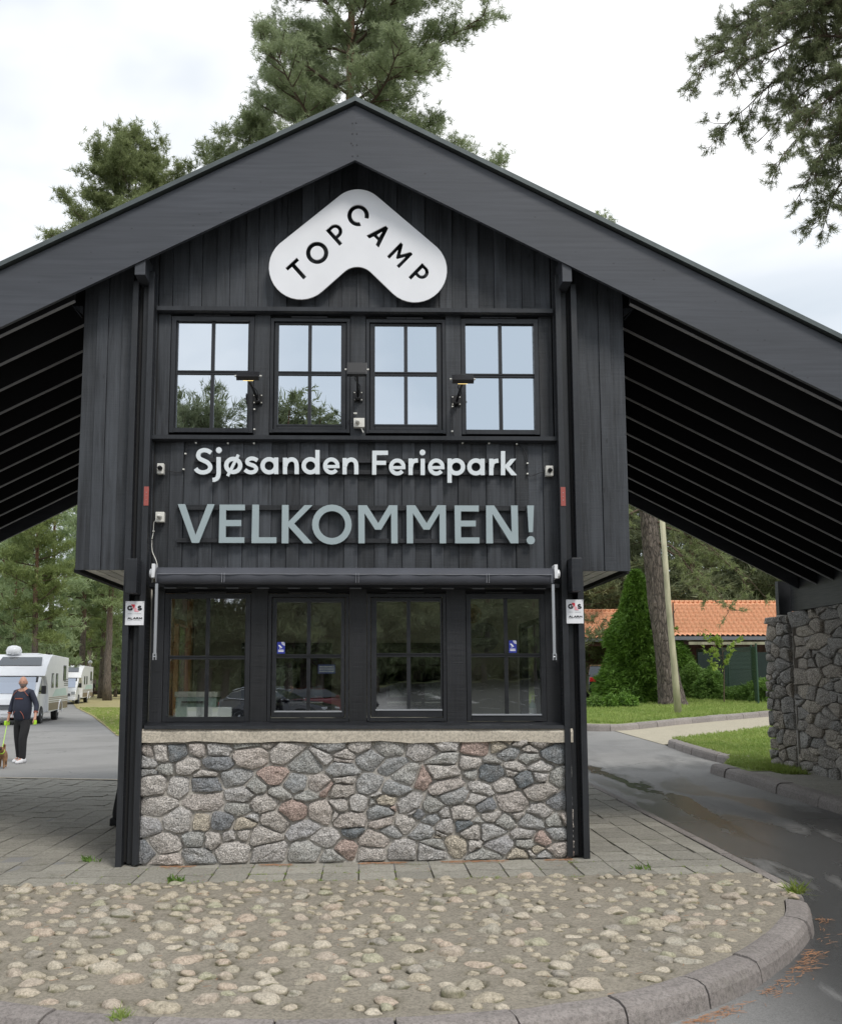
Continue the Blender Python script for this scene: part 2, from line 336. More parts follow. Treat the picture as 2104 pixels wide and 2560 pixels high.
M['leaf'] = leaf('leaf_green', (.08, .15, .03), (.17, .28, .06), .35, .15, 4.)
M['leaf_lt'] = leaf('leaf_yellow_green', (.22, .34, .06), (.38, .50, .12), .4, .1, 4.)
M['grassblade'] = leaf('grass_blades', (.19, .31, .05), (.33, .43, .10), .4, .15, 1.5, (.42, .40, .18))
def bark():
    s = NT('pine_bark'); v = s.coords((9, 9, 2.2), 1); a = s.noise(v, 1.6, 5, .65, 1.); vz = s.n('SeparateXYZ', None, Vector=s.n('TexCoord').outputs['Generated'])
    lo = s.ramp(a, [(.35, (.045, .038, .032)), (.65, (.20, .165, .135))]); hi = s.ramp(a, [(.35, (.10, .055, .035)), (.65, (.30, .165, .10))])
    col = s.mix(s.ramp(vz.outputs['Z'], [(.25, 0.), (.6, 1.)]), lo, hi); s.bump(a, 1., .05); return s.fin(col, .9)
M['bark'] = bark()
def bark2():
    s = NT('furrowed_grey_bark'); v = s.coords((7, 7, 1.5), 1); a = s.noise(v, 1.8, 6, .7, 1.6); v2 = s.n('TexVoronoi', {'feature': 'DISTANCE_TO_EDGE'}, Vector=s.coords((6, 6, 1.6), 1), Scale=1.4).outputs['Distance']
    col = s.ramp(a, [(.34, (.05, .04, .034)), (.5, (.16, .13, .11)), (.68, (.30, .255, .225))]); col = s.mix(s.ramp(v2, [(.0, .85), (.12, 0.)]), col, (.03, .024, .02)); s.bump(s.math('ADD', a, s.math('MINIMUM', v2, .2)), 1., .08); return s.fin(col, .9)
M['bark_grey'] = bark2()
M['twig'] = plain('twig_bark', (.10, .07, .05), .9)
def paint(name, c, rough=.35, metal=0., coat=0.):
    s = NT(name); nf = s.noise(s.coords(rnd=1), 3., 4); col = s.ramp(nf, [(.3, tuple(x*.93 for x in c)), (.7, c)])
    s.b.inputs['Coat Weight'].default_value = coat; s.b.inputs['Coat Roughness'].default_value = .08
    return s.fin(col, rough, metal)
M['white'] = paint('white_painted_metal', (.80, .81, .83), .3)
M['whiteplastic'] = paint('white_plastic', (.72, .71, .66), .45)
M['signwhite'] = paint('white_sign_face', (.84, .85, .88), .35)
M['letter'] = paint('pale_green_grey_letter', (.35, .42, .44), .35)
M['letter_w'] = paint('pale_white_letter', (.72, .77, .80), .35)
M['blackmetal'] = paint('black_metal', (.012, .012, .014), .4)
M['black'] = plain('flat_black', (.012, .012, .013), .8)
M['rubber'] = plain('tyre_rubber', (.02, .02, .02), .8)
M['chrome'] = paint('chrome_trim', (.75, .76, .78), .15, 1.)
M['silver'] = paint('silver_anodised', (.55, .57, .60), .35, .7)
M['awning'] = plain('charcoal_awning_fabric', (.060, .064, .078), .75, 0, .15, 3., .2)
M['stitch'] = plain('pale_stitching', (.30, .31, .34), .7)
M['redplate'] = paint('faded_red_plate', (.36, .09, .075), .5)
M['red'] = paint('red_print', (.80, .05, .08), .4)
M['pink'] = paint('pink_print', (.85, .40, .45), .4)
M['ink'] = paint('black_ink', (.02, .02, .025), .5)
M['blueprint'] = paint('blue_sticker', (.03, .045, .33), .4)
M['greyink'] = paint('grey_ink', (.35, .36, .38), .5)
M['cream'] = plain('cream_wall', (.74, .71, .62), .8, 0, .06)
M['oak'] = wood('varnished_pine', (.40, .20, .08), (.52, .28, .12), 'Z', .4, .1, 0, knots=False)
M['roomdark'] = plain('dim_room', (.06, .06, .055), .9)
M['paper'] = plain('white_paper', (.80, .82, .85), .6, 0, .05)
M['lime'] = paint('lime_plastic', (.50, .85, .05), .4)
M['brownwood'] = wood('brown_timber', (.055, .022, .018), (.11, .045, .035), 'Z', .6, .2, 0)
M['polewood'] = wood('greenish_grey_pole', (.20, .20, .12), (.36, .34, .24), 'Z', .7, .4, 0)
M['greenmetal'] = paint('green_coated_metal', (.035, .075, .05), .45)
M['greenmesh'] = plain('dark_green_screen', (.010, .022, .020), .8)
M['gutter'] = paint('grey_gutter', (.16, .17, .19), .4)
def tile_mat():
    s = NT('orange_clay_tiles'); v = s.coords(world=True); a = s.noise(v, 3.5, 4, .6); b = s.noise(v, 14., 2)
    col = s.ramp(b, [(.3, (.62, .27, .14)), (.7, (.80, .40, .23))]); col = s.mix(s.ramp(a, [(.5, 0.), (.75, .5)]), col, (.42, .24, .12)); return s.fin(col, .75)
M['tile'] = tile_mat()
def glass(name, refl, tint=(.9, .95, .92), rt=(.93, .96, 1.), wob=.02):
    s = NT(name); v = s.coords(); nb = s.n('Bump', None, Height=s.noise(v, 2.2, 2), Strength=wob, Distance=.05)
    tr = s.n('BsdfTransparent', None, Color=tint); gl = s.n('BsdfGlossy', None, Color=rt, Roughness=.0, Normal=nb)
    mx = s.n('MixShader', None, _0=refl, _1=tr, _2=gl); s.t.links.new(mx.outputs[0], s.out.inputs[0]); return s.m
M['glass_up'] = glass('coated_window_glass', .76, (.6, .65, .65), (.88, .94, 1.), .02)
M['glass_lo'] = glass('window_glass', .42, (.93, .97, .93), wob=.015)
M['carglass'] = paint('tinted_car_glass', (.02, .025, .03), .05, 0, 1.)
M['windscreen'] = glass('windscreen_glass', .55, (.3, .33, .38), (.85, .9, 1.))
def lampmat():
    s = NT('warm_lamp_glass'); s.b.inputs['Emission Color'].default_value = (1, .72, .25, 1); s.b.inputs['Emission Strength'].default_value = 1.3; return s.fin((.8, .7, .4), .3)
M['lamp'] = lampmat()
M['skin'] = paint('skin', (.50, .27, .19), .5)
M['hair_dk'] = plain('dark_hair', (.03, .02, .015), .8)
M['beard'] = plain('grey_beard', (.22, .19, .17), .9)
M['navy'] = plain('navy_hoodie', (.022, .026, .045), .85)
M['blackcloth'] = plain('black_cloth', (.012, .012, .014), .85)
M['orangetrim'] = plain('orange_piping', (.36, .10, .06), .7)
M['whitecloth'] = plain('white_cloth', (.7, .7, .72), .8)
M['bluecloth'] = plain('blue_jacket', (.03, .12, .42), .7)
M['fur'] = plain('tan_fur', (.27, .15, .075), .95, 0, .35, 20., .5)
M['fur_dk'] = plain('dark_muzzle_fur', (.05, .03, .022), .95, 0, .3, 20., .5)
M['litter'] = plain('dry_pine_needles', (.34, .17, .085), .9)
M['carblack'] = paint('black_car_paint', (.012, .012, .018), .2, 0, 1.)
M['carred'] = paint('dark_red_car_paint', (.16, .015, .02), .2, 0, 1.)
M['taillight'] = paint('red_tail_light', (.55, .02, .03), .15, 0, 1.)
M['stripe'] = paint('brown_stripe', (.20, .14, .08), .4)
M['palegreen'] = paint('pale_green_graphic', (.52, .68, .64), .4)
M['bottle'] = paint('clear_bottle_plastic', (.50, .62, .60), .2)

# ================================================================== GROUND
def sheet(name, poly, zf, step, mat, kind='structure', holes=None, **tg):
    xs = [p[0] for p in poly]; ys = [p[1] for p in poly]; vs = []
    # densify boundary
    for i in range(len(poly)):
        a = Vector(poly[i]); b = Vector(poly[(i+1) % len(poly)]); n = max(1, int((b-a).length/step))
        for j in range(n): vs.append(a.lerp(b, j/n))
    nb = len(vs); x = min(xs)+step*.5
    while x < max(xs):
        y = min(ys)+step*.5
        while y < max(ys):
            vs.append(Vector((x+random.uniform(-.1, .1)*step, y+random.uniform(-.1, .1)*step))); y += step
        x += step
    r = geometry.delaunay_2d_cdt(vs, [], [list(range(nb))], 1, 1e-5)
    V = [(p.x, p.y, zf(p.x, p.y)) for p in r[0]]
    me = bpy.data.meshes.new(name); me.from_pydata(V, [], [list(f) for f in r[2]])
    bm = bmesh.new(); bm.from_mesh(me)
    for f in bm.faces:
        if f.normal.z < 0: f.normal_flip()
    bm.to_mesh(me); bm.free()
    return mesh_obj(name, me, mat, kind=kind, smooth=True, **tg)
def grid_ground():
    xs = np.unique(np.concatenate([np.linspace(-500, -60, 12), np.linspace(-60, 60, 61), np.linspace(60, 500, 12)]))
    ys = np.unique(np.concatenate([np.linspace(-300, -40, 8), np.linspace(-40, 120, 81), np.linspace(120, 700, 12)]))
    V = [(x, y, H(x, y)-.24) for y in ys for x in xs]; n = len(xs)
    Fc = [(j*n+i, j*n+i+1, (j+1)*n+i+1, (j+1)*n+i) for j in range(len(ys)-1) for i in range(n-1)]
    mesh_obj('ground', mesh_np('ground', V, Fc), M['forest_floor'], smooth=True, kind='structure')
grid_ground()
# asphalt: the front road, the right lane, the left road winding away
road = [(-70, -40), (40, -40), (40, 1.5), (5.46, 1.5), (5.46, 16.4), (6.02, 17.6), (6.1, 21.4), (6.0, 25.8), (5.2, 28.5), (0, 35), (-7.0, 33), (-8.3, 31.5), (-10.6, 38.5), (-14.2, 49.3), (-19.3, 63.4), (-24, 77.8), (-30, 95), (-44, 120), (-52, 116), (-34, 77), (-27, 60), (-24, 48), (-30, 40), (-70, 36)]
sheet('asphalt_road', road, HR, 1.6, M['asphalt'])
sheet('grass_verge', [(-8.1, 30.8), (-10.6, 38.5), (-14.2, 49.3), (-19.3, 63.4), (-24, 77.8), (-30, 95), (-44, 120), (0, 125), (4.8, 26.7), (0, 32), (-7., 30.2)][::-1], lambda x, y: H(x, y)+.012, 3., M['lawn_dry'])
sheet('far_lawn', [(4.7, 26.8), (6.14, 25.9), (8.36, 27.9), (12.22, 31.1), (20, 37), (34, 48), (34, 64), (6, 64), (2, 40)], lambda x, y: H(x, y)+.03+.25*ss(y, 30, 40)*0, 2., M['lawn'])
sheet('block_path', [(6.02, 25.8), (6.08, 21.5), (9.7, 24.75), (22, 35), (34, 47.5), (20, 36.9), (12.22, 31.0), (8.36, 27.8), (6.14, 25.8)], lambda x, y: HR(x, y)+.008, 1., M['path'])
sheet('near_lawn', [(6.2, 21.3), (6.15, 17.6), (5.58, 16.35), (5.60, 15.3), (6.6, 15.2), (8, 15.2), (24, 26), (24, 35.5), (9.7, 24.65)], lambda x, y: H(x, y)+.02, .8, M['lawn'])
sheet('right_pavement', [(5.6, 1.5), (9, 1.5), (9, 15.7), (5.60, 15.6), (5.62, 12)], lambda x, y: H(x, y)+.012, 1., M['slab'])

# left transition line where the paving meets the asphalt
mb = MB(); c = []
for i in range(24):
    t = i/23; x = -12+t*13.2; y = 17.95+(x+8)*-.32-.02*(x+8)**2*0
    c.append((x, y, H(x, y)+.002))
for i in range(23):
    a = Vector(c[i]); b = Vector(c[i+1]); mb.add([a+Vector((0, -.05, 0)), b+Vector((0, -.05, 0)), b+Vector((0, .05, .0)), a+Vector((0, .05, .0)), a+Vector((0, -.05, .012)), b+Vector((0, -.05, .012)), b+Vector((0, .05, .012)), a+Vector((0, .05, .012))],
      [(4, 5, 6, 7), (0, 1, 5, 4), (2, 3, 7, 6)])
mb.build('edge_strip', M['band'], kind='structure')

# ------------------------------------------------------------------ kerbs
ISL = [(-4.35, 8.3), (-4.2, 7.6), (-3.75, 6.7), (-3.2, 6.1), (-2.6, 5.6), (-1.92, 5.22), (-1.35, 5.02), (-.7, 4.9), (0, 4.89), (.45, 4.95), (.89, 5.08), (1.33, 5.28), (1.74, 5.60), (2.12, 5.98), (2.42, 6.38), (2.70, 6.84), (2.88, 7.28)]
def kerb_run(parent, pts, width, height, seg, zf, mat, name='kerbstone', round_=.05, side=1):
    P = catmull([(x, y, 0) for x, y in pts], 8); L = [0]
    for i in range(1, len(P)): L.append(L[-1]+(P[i]-P[i-1]).length)
    def pos(s):
        s = max(0, min(L[-1]-1e-6, s)); i = max(j for j in range(len(L)-1) if L[j] <= s)
        t = (s-L[i])/max(1e-6, L[i+1]-L[i]); d = (P[i+1]-P[i]).normalized(); return P[i].lerp(P[i+1], t), Vector((d.y, -d.x, 0))*side
    n = max(1, round(L[-1]/seg))
    for k in range(n):
        s0 = L[-1]*k/n+.006; s1 = L[-1]*(k+1)/n-.006; mb = MB(); m = 4; dz = random.uniform(-.006, .006); dw = random.uniform(-.008, .008)
        prof = [(0, -.25), (0, .0), (.02, .004), (width-round_*1.3, 0), (width-round_*.4, -round_*.35), (width, -round_*1.1), (width+.025, -height-.1)]
        v = []
        for q in range(m+1):
            p, nn = pos(s0+(s1-s0)*q/m); z = zf(p.x, p.y)+dz
            for a, b in prof: w_ = p+nn*(a+dw); v.append((w_.x, w_.y, z+b+random.uniform(-.002, .002)))
        r = len(prof); f = [(i*r+j, i*r+j+1, (i+1)*r+j+1, (i+1)*r+j) for i in range(m) for j in range(r-1)]+[list(range(r)), list(range((m+1)*r-1, m*r-1, -1))]
        me = bpy.data.meshes.new(name); me.from_pydata(v, [], f)
        bm = bmesh.new(); bm.from_mesh(me); bmesh.ops.recalc_face_normals(bm, faces=bm.faces); bm.to_mesh(me); bm.free()
        mesh_obj(name, me, mat, parent)
isl = thing('traffic_island', None, None, (0, 7, 0), kind='structure')
kerb_run(isl, ISL, .16, .13, .57, lambda x, y: H(x, y)+.012, M['kerb'], side=1)
# flush edging from the round nose back along the lane
def kz(x, y): return H(x, y)+.004
kerb_run(isl, [(2.97, 7.42), (3.06, 7.8), (3.07, 8.6), (3.06, 10), (3.03, 12.5), (3.0, 15.2)], .11, .13, .9, kz, M['kerb'], name='edging_stone', round_=.02)
lk = thing('lane_kerb', None, None, (5.45, 10, .15), kind='structure')
kerb_run(lk, [(5.74, 2), (5.73, 9), (5.70, 12), (5.67, 14), (5.62, 15.4), (5.60, 16.3)], .24, .13, .62, lambda x, y: H(x, y)+.02, M['kerb'], side=-1)
kerb_run(lk, [(6.5, 17.5), (6.28, 17.7), (6.2, 18.4), (6.2, 19.8), (6.3, 21.2)], .2, .12, .6, lambda x, y: H(x, y)+.03, M['kerb'], side=-1)
kerb_run(lk, [(5.2, 26.3), (6.14, 25.85), (8.36, 27.85), (12.22, 31.05), (20, 37)], .14, .12, .9, lambda x, y: H(x, y)+.05, M['kerb'], side=1)
kerb_run(lk, [(6.3, 21.4), (9.7, 24.7), (15, 29.2)], .02, .02, 1.2, lambda x, y: H(x, y)+.0, M['kerb'], name='lawn_edging', round_=.004, side=1)

# ------------------------------------------------------------------ cobbled bed
inner = catmull([(x, y, 0) for x, y in ISL], 4); bed_poly = [(p.x, p.y) for p in inner]+[(3.0, 7.45), (3.05, 7.9), (3.06, 8.30), (0, 8.25), (-4.4, 8.17)]
def inside(x, y, poly):
    r = False; j = len(poly)-1
    for i in range(len(poly)):
        xi, yi = poly[i]; xj, yj = poly[j]
        if (yi > y) != (yj > y) and x < (xj-xi)*(y-yi)/(yj-yi)+xi: r = not r
        j = i
    return r
cob = []; tries = 0
while len(cob) < 560 and tries < 60000:
    tries += 1; y = 5.0+random.random()*3.26; x = random.uniform(-3.5, 3.1)
    if x < -.372*y-.15 or not inside(x, y, bed_poly): continue
    sz = random.choice([.028, .034, .040, .044, .049, .055, .066])*(1.0 if y < 7.3 else .9)
    if min((math.hypot(x-a, y-b)-p) for a, b, p in cob) < sz+random.choice([.010, .024, .045]) if cob else False: continue
    # keep off the kerb
    if min((x-p.x)**2+(y-p.y)**2 for p in inner) < (sz+.05)**2: continue
    cob.append((x, y, sz))
cobs = np.array(cob)
def bedz(x, y):
    d = np.hypot(cobs[:, 0]-x, cobs[:, 1]-y)-cobs[:, 2]; i = int(d.argmin()); m = float(d[i])
    b = .010*mnoise.noise(Vector((x*1.7, y*1.7, 3)))+.007*mnoise.noise(Vector((x*9, y*9, 1)))
    e = .006*math.exp(-max(m-.016, 0)**2/.0009) - (.022*math.exp(-(m-.001)**2/.00012))
    return H(x, y)+b+e-.004
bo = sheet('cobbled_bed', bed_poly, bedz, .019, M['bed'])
at_ = bo.data.color_attributes.new('moss', 'FLOAT_COLOR', 'POINT'); moss_shaded = np.array([mnoise.noise(Vector((c[0]*1.9, c[1]*1.9, 11)))+random.uniform(-.25, .25) for c in cob]) > .12; ml = []  # moss round some cobbles, doubling as painted shade for their dark rims
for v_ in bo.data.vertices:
    x_, y_ = v_.co.x+bo.location.x, v_.co.y+bo.location.y; d_ = np.hypot(cobs[:, 0]-x_, cobs[:, 1]-y_)-cobs[:, 2]; i_ = int(d_.argmin()); k_ = math.exp(-max(0, float(d_[i_]))/.018) if moss_shaded[i_] else 0.; ml += [k_, k_, k_, 1.]
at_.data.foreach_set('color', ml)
bed = thing('cobble_setting', None, None, (0, 6.6, 0), kind='structure')
def rock_mesh(name, seed, sub=3, amp=.22, sq=(1, .8, .6)):
    bm = bmesh.new(); bmesh.ops.create_icosphere(bm, subdivisions=sub, radius=1)
    for v in bm.verts:
        n = mnoise.noise(v.co*1.1+Vector((seed*7.1, 0, 0)))*amp*1.6+mnoise.noise(v.co*2.6+Vector((0, seed*3.3, 0)))*amp*.5
        v.co = Vector((v.co.x*sq[0], v.co.y*sq[1], v.co.z*sq[2]))*(1+n)
    me = bpy.data.meshes.new(name); bm.to_mesh(me); bm.free(); me.polygons.foreach_set('use_smooth', [True]*len(me.polygons)); return me
cme = [rock_mesh('cobblestone', i, 3, .16+.03*(i % 3), (random.uniform(1., 1.3), random.uniform(.8, 1.), random.uniform(.75, 1.))) for i in range(14)]
for m_ in cme: m_.materials.append(M['cobble'])
cob.sort(key=lambda c: -c[2]/c[1])
rest = MB()
for k, (x, y, sz) in enumerate(cob):
    z = H(x, y)-.002-random.uniform(.12, .32)*sz; s3 = (sz*random.uniform(1., 1.25), sz*random.uniform(.95, 1.15), sz*random.uniform(.75, .95)); rz = random.gauss(0, .45)
    if k < 296:
        o = bpy.data.objects.new('cobblestone', random.choice(cme)); COL.objects.link(o); o.parent = bed
        o.location = (x, y-6.6, z); o.rotation_euler = (random.uniform(-.2, .2), random.uniform(-.2, .2), rz); o.scale = s3
    else:
        X = Matrix.Translation((x, y, z)) @ Matrix.Rotation(rz, 4, 'Z') @ Matrix.Diagonal((*s3, 1)); me = random.choice(cme)
        rest.add([X @ v.co for v in me.vertices], [list(p.vertices) for p in me.polygons])
rest.build('small_cobblestones', M['cobble'], bed, smooth=True, kind='stuff')

# ------------------------------------------------------------------ paving slabs
isl_poly = [(-9.0, 8.17), (-2.3, 8.12), (0, 8.17), (3.06, 8.22), (3.05, 10), (3.02, 12.5), (2.99, 15.6), (1.5, 16.0), (-4, 16.62), (-6.6, 17.42), (-12.2, 19.2), (-12.2, 8.3)]
sheet('slab_bedding', isl_poly, lambda x, y: H(x, y)-.010, .6, M['joint'])
pav = thing('paved_island', None, None, (0, 10, 0), kind='structure')
far = MB(); nslab = 0
for i in range(-38, 12):
    for j in range(0, 36):
        sg = .15 if (i % 2) else 0.
        u0 = i*.305+.06; v0 = -.86+j*.305-(sg if (u0 > 1.9 or u0 < -2.0) and j > 2 else 0)
        g = .0065; pts = [(u0+g, v0+g), (u0+.305-g, v0+g), (u0+.305-g, v0+.305-g), (u0+g, v0+.305-g)]
        W = [LM @ Vector((a, b, 0)) for a, b in pts]; cx = sum(p.x for p in W)/4; cy = sum(p.y for p in W)/4
        if not inside(cx, cy, isl_poly) or not inside(W[0].x+.02, W[0].y+.03, isl_poly): continue
        for p in W: p.x = min(p.x, 3.05-.007*(p.y-8))
        if -1.9 < u0 < 1.75 and v0 > .05: continue                       # under the gatehouse
        if cx < -.40*cy-.3: continue
        dz = random.gauss(0, .0022); tx = random.gauss(0, .002)
        v = [(p.x, p.y, H(p.x, p.y)+dz+tx*(1 if q in (1, 2) else -1)) for q, p in enumerate(W)]+[(p.x, p.y, H(p.x, p.y)-.03) for p in W]
        fc = [(0, 1, 2, 3), (0, 4, 5, 1), (1, 5, 6, 2), (2, 6, 7, 3), (3, 7, 4, 0)]
        if cy < 12. and nslab < 290:
            m1 = MB(); m1.add(v, fc); me = m1.mesh('paving_slab'); mesh_obj('paving_slab', me, M['slab'], pav); nslab += 1
        else: far.add(v, fc)
far.build('far_paving_slabs', M['slab'], pav, kind='stuff')

# ================================================================== STONE WALLS
def clip_half(poly, a, b, c):      # keep a*x+b*y<=c
    out = []
    for i in range(len(poly)):
        p = poly[i]; q = poly[(i+1) % len(poly)]; dp = a*p[0]+b*p[1]-c; dq = a*q[0]+b*q[1]-c
        if dp <= 0: out.append(p)
        if dp*dq < 0: t = dp/(dp-dq); out.append((p[0]+(q[0]-p[0])*t, p[1]+(q[1]-p[1])*t))
    return out
def cells(w, h, n, asp, relax, rs, bumpy=.012):
    pts = [(rs.random()*w, rs.random()*h*asp) for _ in range(n)]; Hh = h*asp
    wt_ = [rs.uniform(-1, 1) for _ in range(n)]
    for it in range(relax+1):
        res = []
        for i, p in enumerate(pts):
            poly = [(0, 0), (w, 0), (w, Hh), (0, Hh)]
            near = sorted(range(n), key=lambda j: (pts[j][0]-p[0])**2+(pts[j][1]-p[1])**2)[1:22]
            for j in near:
                q = pts[j]; a = q[0]-p[0]; b = q[1]-p[1]; c = (q[0]**2+q[1]**2-p[0]**2-p[1]**2)/2+(wt_[i]-wt_[j])*.0045*(w*Hh/n)/.04; poly = clip_half(poly, a, b, c)
                if len(poly) < 3: break
            res.append(poly)
        if it < relax:
            np_ = []
            for p, poly in zip(pts, res):
                if len(poly) < 3: np_.append(p); continue
                cx = sum(q[0] for q in poly)/len(poly); cy = sum(q[1] for q in poly)/len(poly); np_.append((p[0]*.45+cx*.55, p[1]*.45+cy*.55))
            pts = np_
    return [[(x, y/asp) for x, y in poly] for poly in res if len(poly) >= 3]
def stone_part(poly, gap, depth, rs, rough=.012):
    cx = sum(p[0] for p in poly)/len(poly); cy = sum(p[1] for p in poly)/len(poly)
    ar = abs(sum(poly[i][0]*poly[(i+1) % len(poly)][1]-poly[(i+1) % len(poly)][0]*poly[i][1] for i in range(len(poly))))/2
    if ar < .0012: return None
    # drop corners a little, subdivide edges
    q = []
    n = len(poly)
    for i in range(n):
        a = poly[i]; b = poly[(i+1) % n]; l = math.hypot(b[0]-a[0], b[1]-a[1])
        if l < .015: continue
        cut = min(.020, l*.18)*rs.uniform(.4, 1.3); t0 = cut/l; t1 = 1-t0; k = 1 if l < .12 else 2
        for s in [t0]+[t0+(t1-t0)*(j+1)/(k+1)+rs.uniform(-.06, .06) for j in range(k)]+[t1]: q.append((a[0]+(b[0]-a[0])*s, a[1]+(b[1]-a[1])*s))
    ring = []
    for x, y in q:
        d = math.hypot(x-cx, y-cy); g = (gap+rs.uniform(-.004, .006)); k = max(.3, (d-g)/d); ring.append((cx+(x-cx)*k+rs.uniform(-1, 1)*rough*.35, cy+(y-cy)*k+rs.uniform(-1, 1)*rough*.35))
    m = len(ring); v = []; dd = depth*rs.uniform(.85, 1.25); tx = rs.uniform(-.16, .16); ty = rs.uniform(-.16, .16); sd_ = rs.random()*50
    pls = [(rs.uniform(0, 6.28), rs.uniform(.25, .8), rs.uniform(.2, .9)) for _ in range(3)]; size = math.sqrt(ar)
    def zz(X, Y, de):
        z = de*dd+dd*.30*mnoise.noise(Vector((X*16, Y*16, sd_)))*de+((X-cx)*tx+(Y-cy)*ty)*de
        for a, k, o in pls: z = min(z, dd*de*(1.02)-k*((X-cx)*math.cos(a)+(Y-cy)*math.sin(a)-size*.28*o)*.45*de)
        return z
    RS = ((1., 0), (1.0, .62), (.93, .93), (.68, 1.02), (.36, 1.05))
    for sc_, de in RS:
        for x, y in ring: X = cx+(x-cx)*sc_; Y = cy+(y-cy)*sc_; v.append((X, Y, zz(X, Y, de) if de else 0))
    v.append((cx, cy, zz(cx, cy, 1.05))); K = len(RS)-1; f = [(r*m+i, r*m+(i+1) % m, (r+1)*m+(i+1) % m, (r+1)*m+i) for r in range(K) for i in range(m)]+[(K*m+i, K*m+(i+1) % m, (K+1)*m) for i in range(m)]
    return v, f
def stone_face(parent, fn, w, h, n, asp, gap, depth, mat, seed, relax=3, name='stone'):
    rs = random.Random(seed)
    for poly in cells(w, h, n, asp, relax, rs):
        r = stone_part(poly, gap, depth, rs)
        if not r: continue
        v, f = r; V = [fn(*p) for p in v]; me = bpy.data.meshes.new(name); me.from_pydata(V, [], f)
        bm = bmesh.new(); bm.from_mesh(me); bmesh.ops.recalc_face_normals(bm, faces=bm.faces)
        # open shell: make the front face outwards
        c = bm.faces[-1]; out = Vector(fn(v[-1][0], v[-1][1], 1))-Vector(fn(v[-1][0], v[-1][1], 0)); bm.faces.ensure_lookup_table(); c = bm.faces[-1]
        if c.normal.dot(out) < 0: bmesh.ops.reverse_faces(bm, faces=bm.faces)
        bm.to_mesh(me); bm.free(); mesh_obj(name, me, mat, parent)

# ================================================================== GATEHOUSE
gh = thing('gatehouse', 'black timber gatehouse with broad gable roof standing on a granite fieldstone plinth', 'gatehouse', tuple(LM @ Vector((0, .2, 0))), TH)
def P(mb, name, mat, parent=gh, smooth=False, bevel=0, **k): return mb.build(name, mat, parent, LM, smooth, bevel, **k)
SL = .511
def zb(u): return 6.44-SL*abs(u-.01)          # underside line of the fascia and rafters
# --- plinth
pl = MB(); pl.box((-1.86, -.068, -.1), (1.955, .30, 1.10)); pl = P(pl, 'stone_plinth', M['mortar'], bevel=.01)
band = MB(); nb_ = 40; v = []
for i in range(nb_+1):
    u = -1.885+3.865*i/nb_; zt = 1.165; zl = 1.045+.02*mnoise.noise(Vector((u*2.5, 0, 0)))+.012*mnoise.noise(Vector((u*9, 4, 0))); f_ = -.125+.012*mnoise.noise(Vector((u*4, 7, 0)))
    v += [(u, .0, zl), (u, f_, zl+.004), (u, f_-.006, zt-.03), (u, f_+.012, zt), (u, .0, zt)]
band.add(v, [(i*5+j, (i+1)*5+j, (i+1)*5+j+1, i*5+j+1) for i in range(nb_) for j in range(4)]+[(0, 1, 2, 3, 4), tuple(nb_*5+j for j in (4, 3, 2, 1, 0))])
P(band, 'concrete_band', M['band'], smooth=False)
stone_face(pl, lambda x, y, d: LM @ Vector((-1.9+x*1.0+(.0 if y > .3 else -.0), -.045-d, y+.014*(x-1.9)-.0)), 3.88, 1.06, 168, 1.6, .008, .064, M['stone'], 15, 1)
# returns of the plinth at its two ends
stone_face(pl, lambda x, y, d: LM @ Vector((-1.86-d*.6, .3-x, y-.02)), .36, 1.05, 7, 1.5, .008, .05, M['stone'], 8, 2)
stone_face(pl, lambda x, y, d: LM @ Vector((1.955+d*.6, -.05+x, y)), .36, 1.05, 7, 1.5, .008, .05, M['stone'], 9, 2)
# --- carcass behind the boards
def panel(u0, u1, z0, z1, y0=.022, y1=.10, name='wall_panel', mat='black'):
    m = MB(); m.box((u0, y0, z0), (u1, y1, z1)); return P(m, name, M[mat])
panel(-1.80, 1.90, 2.40, 3.84); panel(-1.80, 1.90, 5.032, 5.079); panel(-1.80, 1.9, 1.10, 1.19)
m = MB(); m.prism([(-1.85, 5.08), (1.9, 5.08), (1.9, zb(1.9)+.36), (.01, zb(.01)+.36), (-1.85, zb(1.85)+.36)], .022, .10); P(m, 'gable_panel', M['black'])
for s, ua, ub in ((-1, -2.545, -1.85), (1, 1.9, 2.56)):
    m = MB(); pts = [(ua, 2.63), (ub, 2.63), (ub, zb(ub)+.36), (ua, zb(ua)+.36)]; m.prism(pts, .0, .06); P(m, 'wall_panel', M['black'])
    us = -2.52 if s < 0 else 2.535
    m = MB(); m.box((us-.03, .06, 2.63), (us+.03, 3.45, zb(us)+.3)); P(m, 'side_wall', M['board_lo'])
    ul = -1.93 if s < 0 else 1.98; m = MB()
    for q in ((.06, .75, 0, 2.63), (2.5, 3.45, 0, 2.63), (.75, 2.5, 0, 1.15), (.75, 2.5, 2.25, 2.63)): m.box((ul-.05, q[0], q[2]), (ul+.05, q[1], q[3]))
    P(m, 'lower_side_wall', M['board_lo'])
    m = MB()
    for q in ((.75, .80, 1.15, 2.25), (2.45, 2.5, 1.15, 2.25), (1.6, 1.66, 1.2, 2.2), (.80, 2.45, 1.15, 1.2), (.80, 2.45, 2.2, 2.25)): m.box((ul-.03, q[0], q[2]), (ul+.045, q[1], q[3]))
    P(m, 'hatch_window_frame', M['oak'] if s < 0 else M['frame_lo']); m = MB(); m.add([(ul, .8, 1.2), (ul, 2.45, 1.2), (ul, 2.45, 2.2), (ul, .8, 2.2)], [(0, 1, 2, 3)]); P(m, 'hatch_pane', M['glass_lo'])
m = MB(); m.prism([(-2.5, 2.6), (2.5, 2.6), (2.5, zb(2.5)+.3), (.01, zb(.01)+.3), (-2.5, zb(2.5)+.3)], 3.40, 3.46); P(m, 'rear_wall', M['board_lo'])
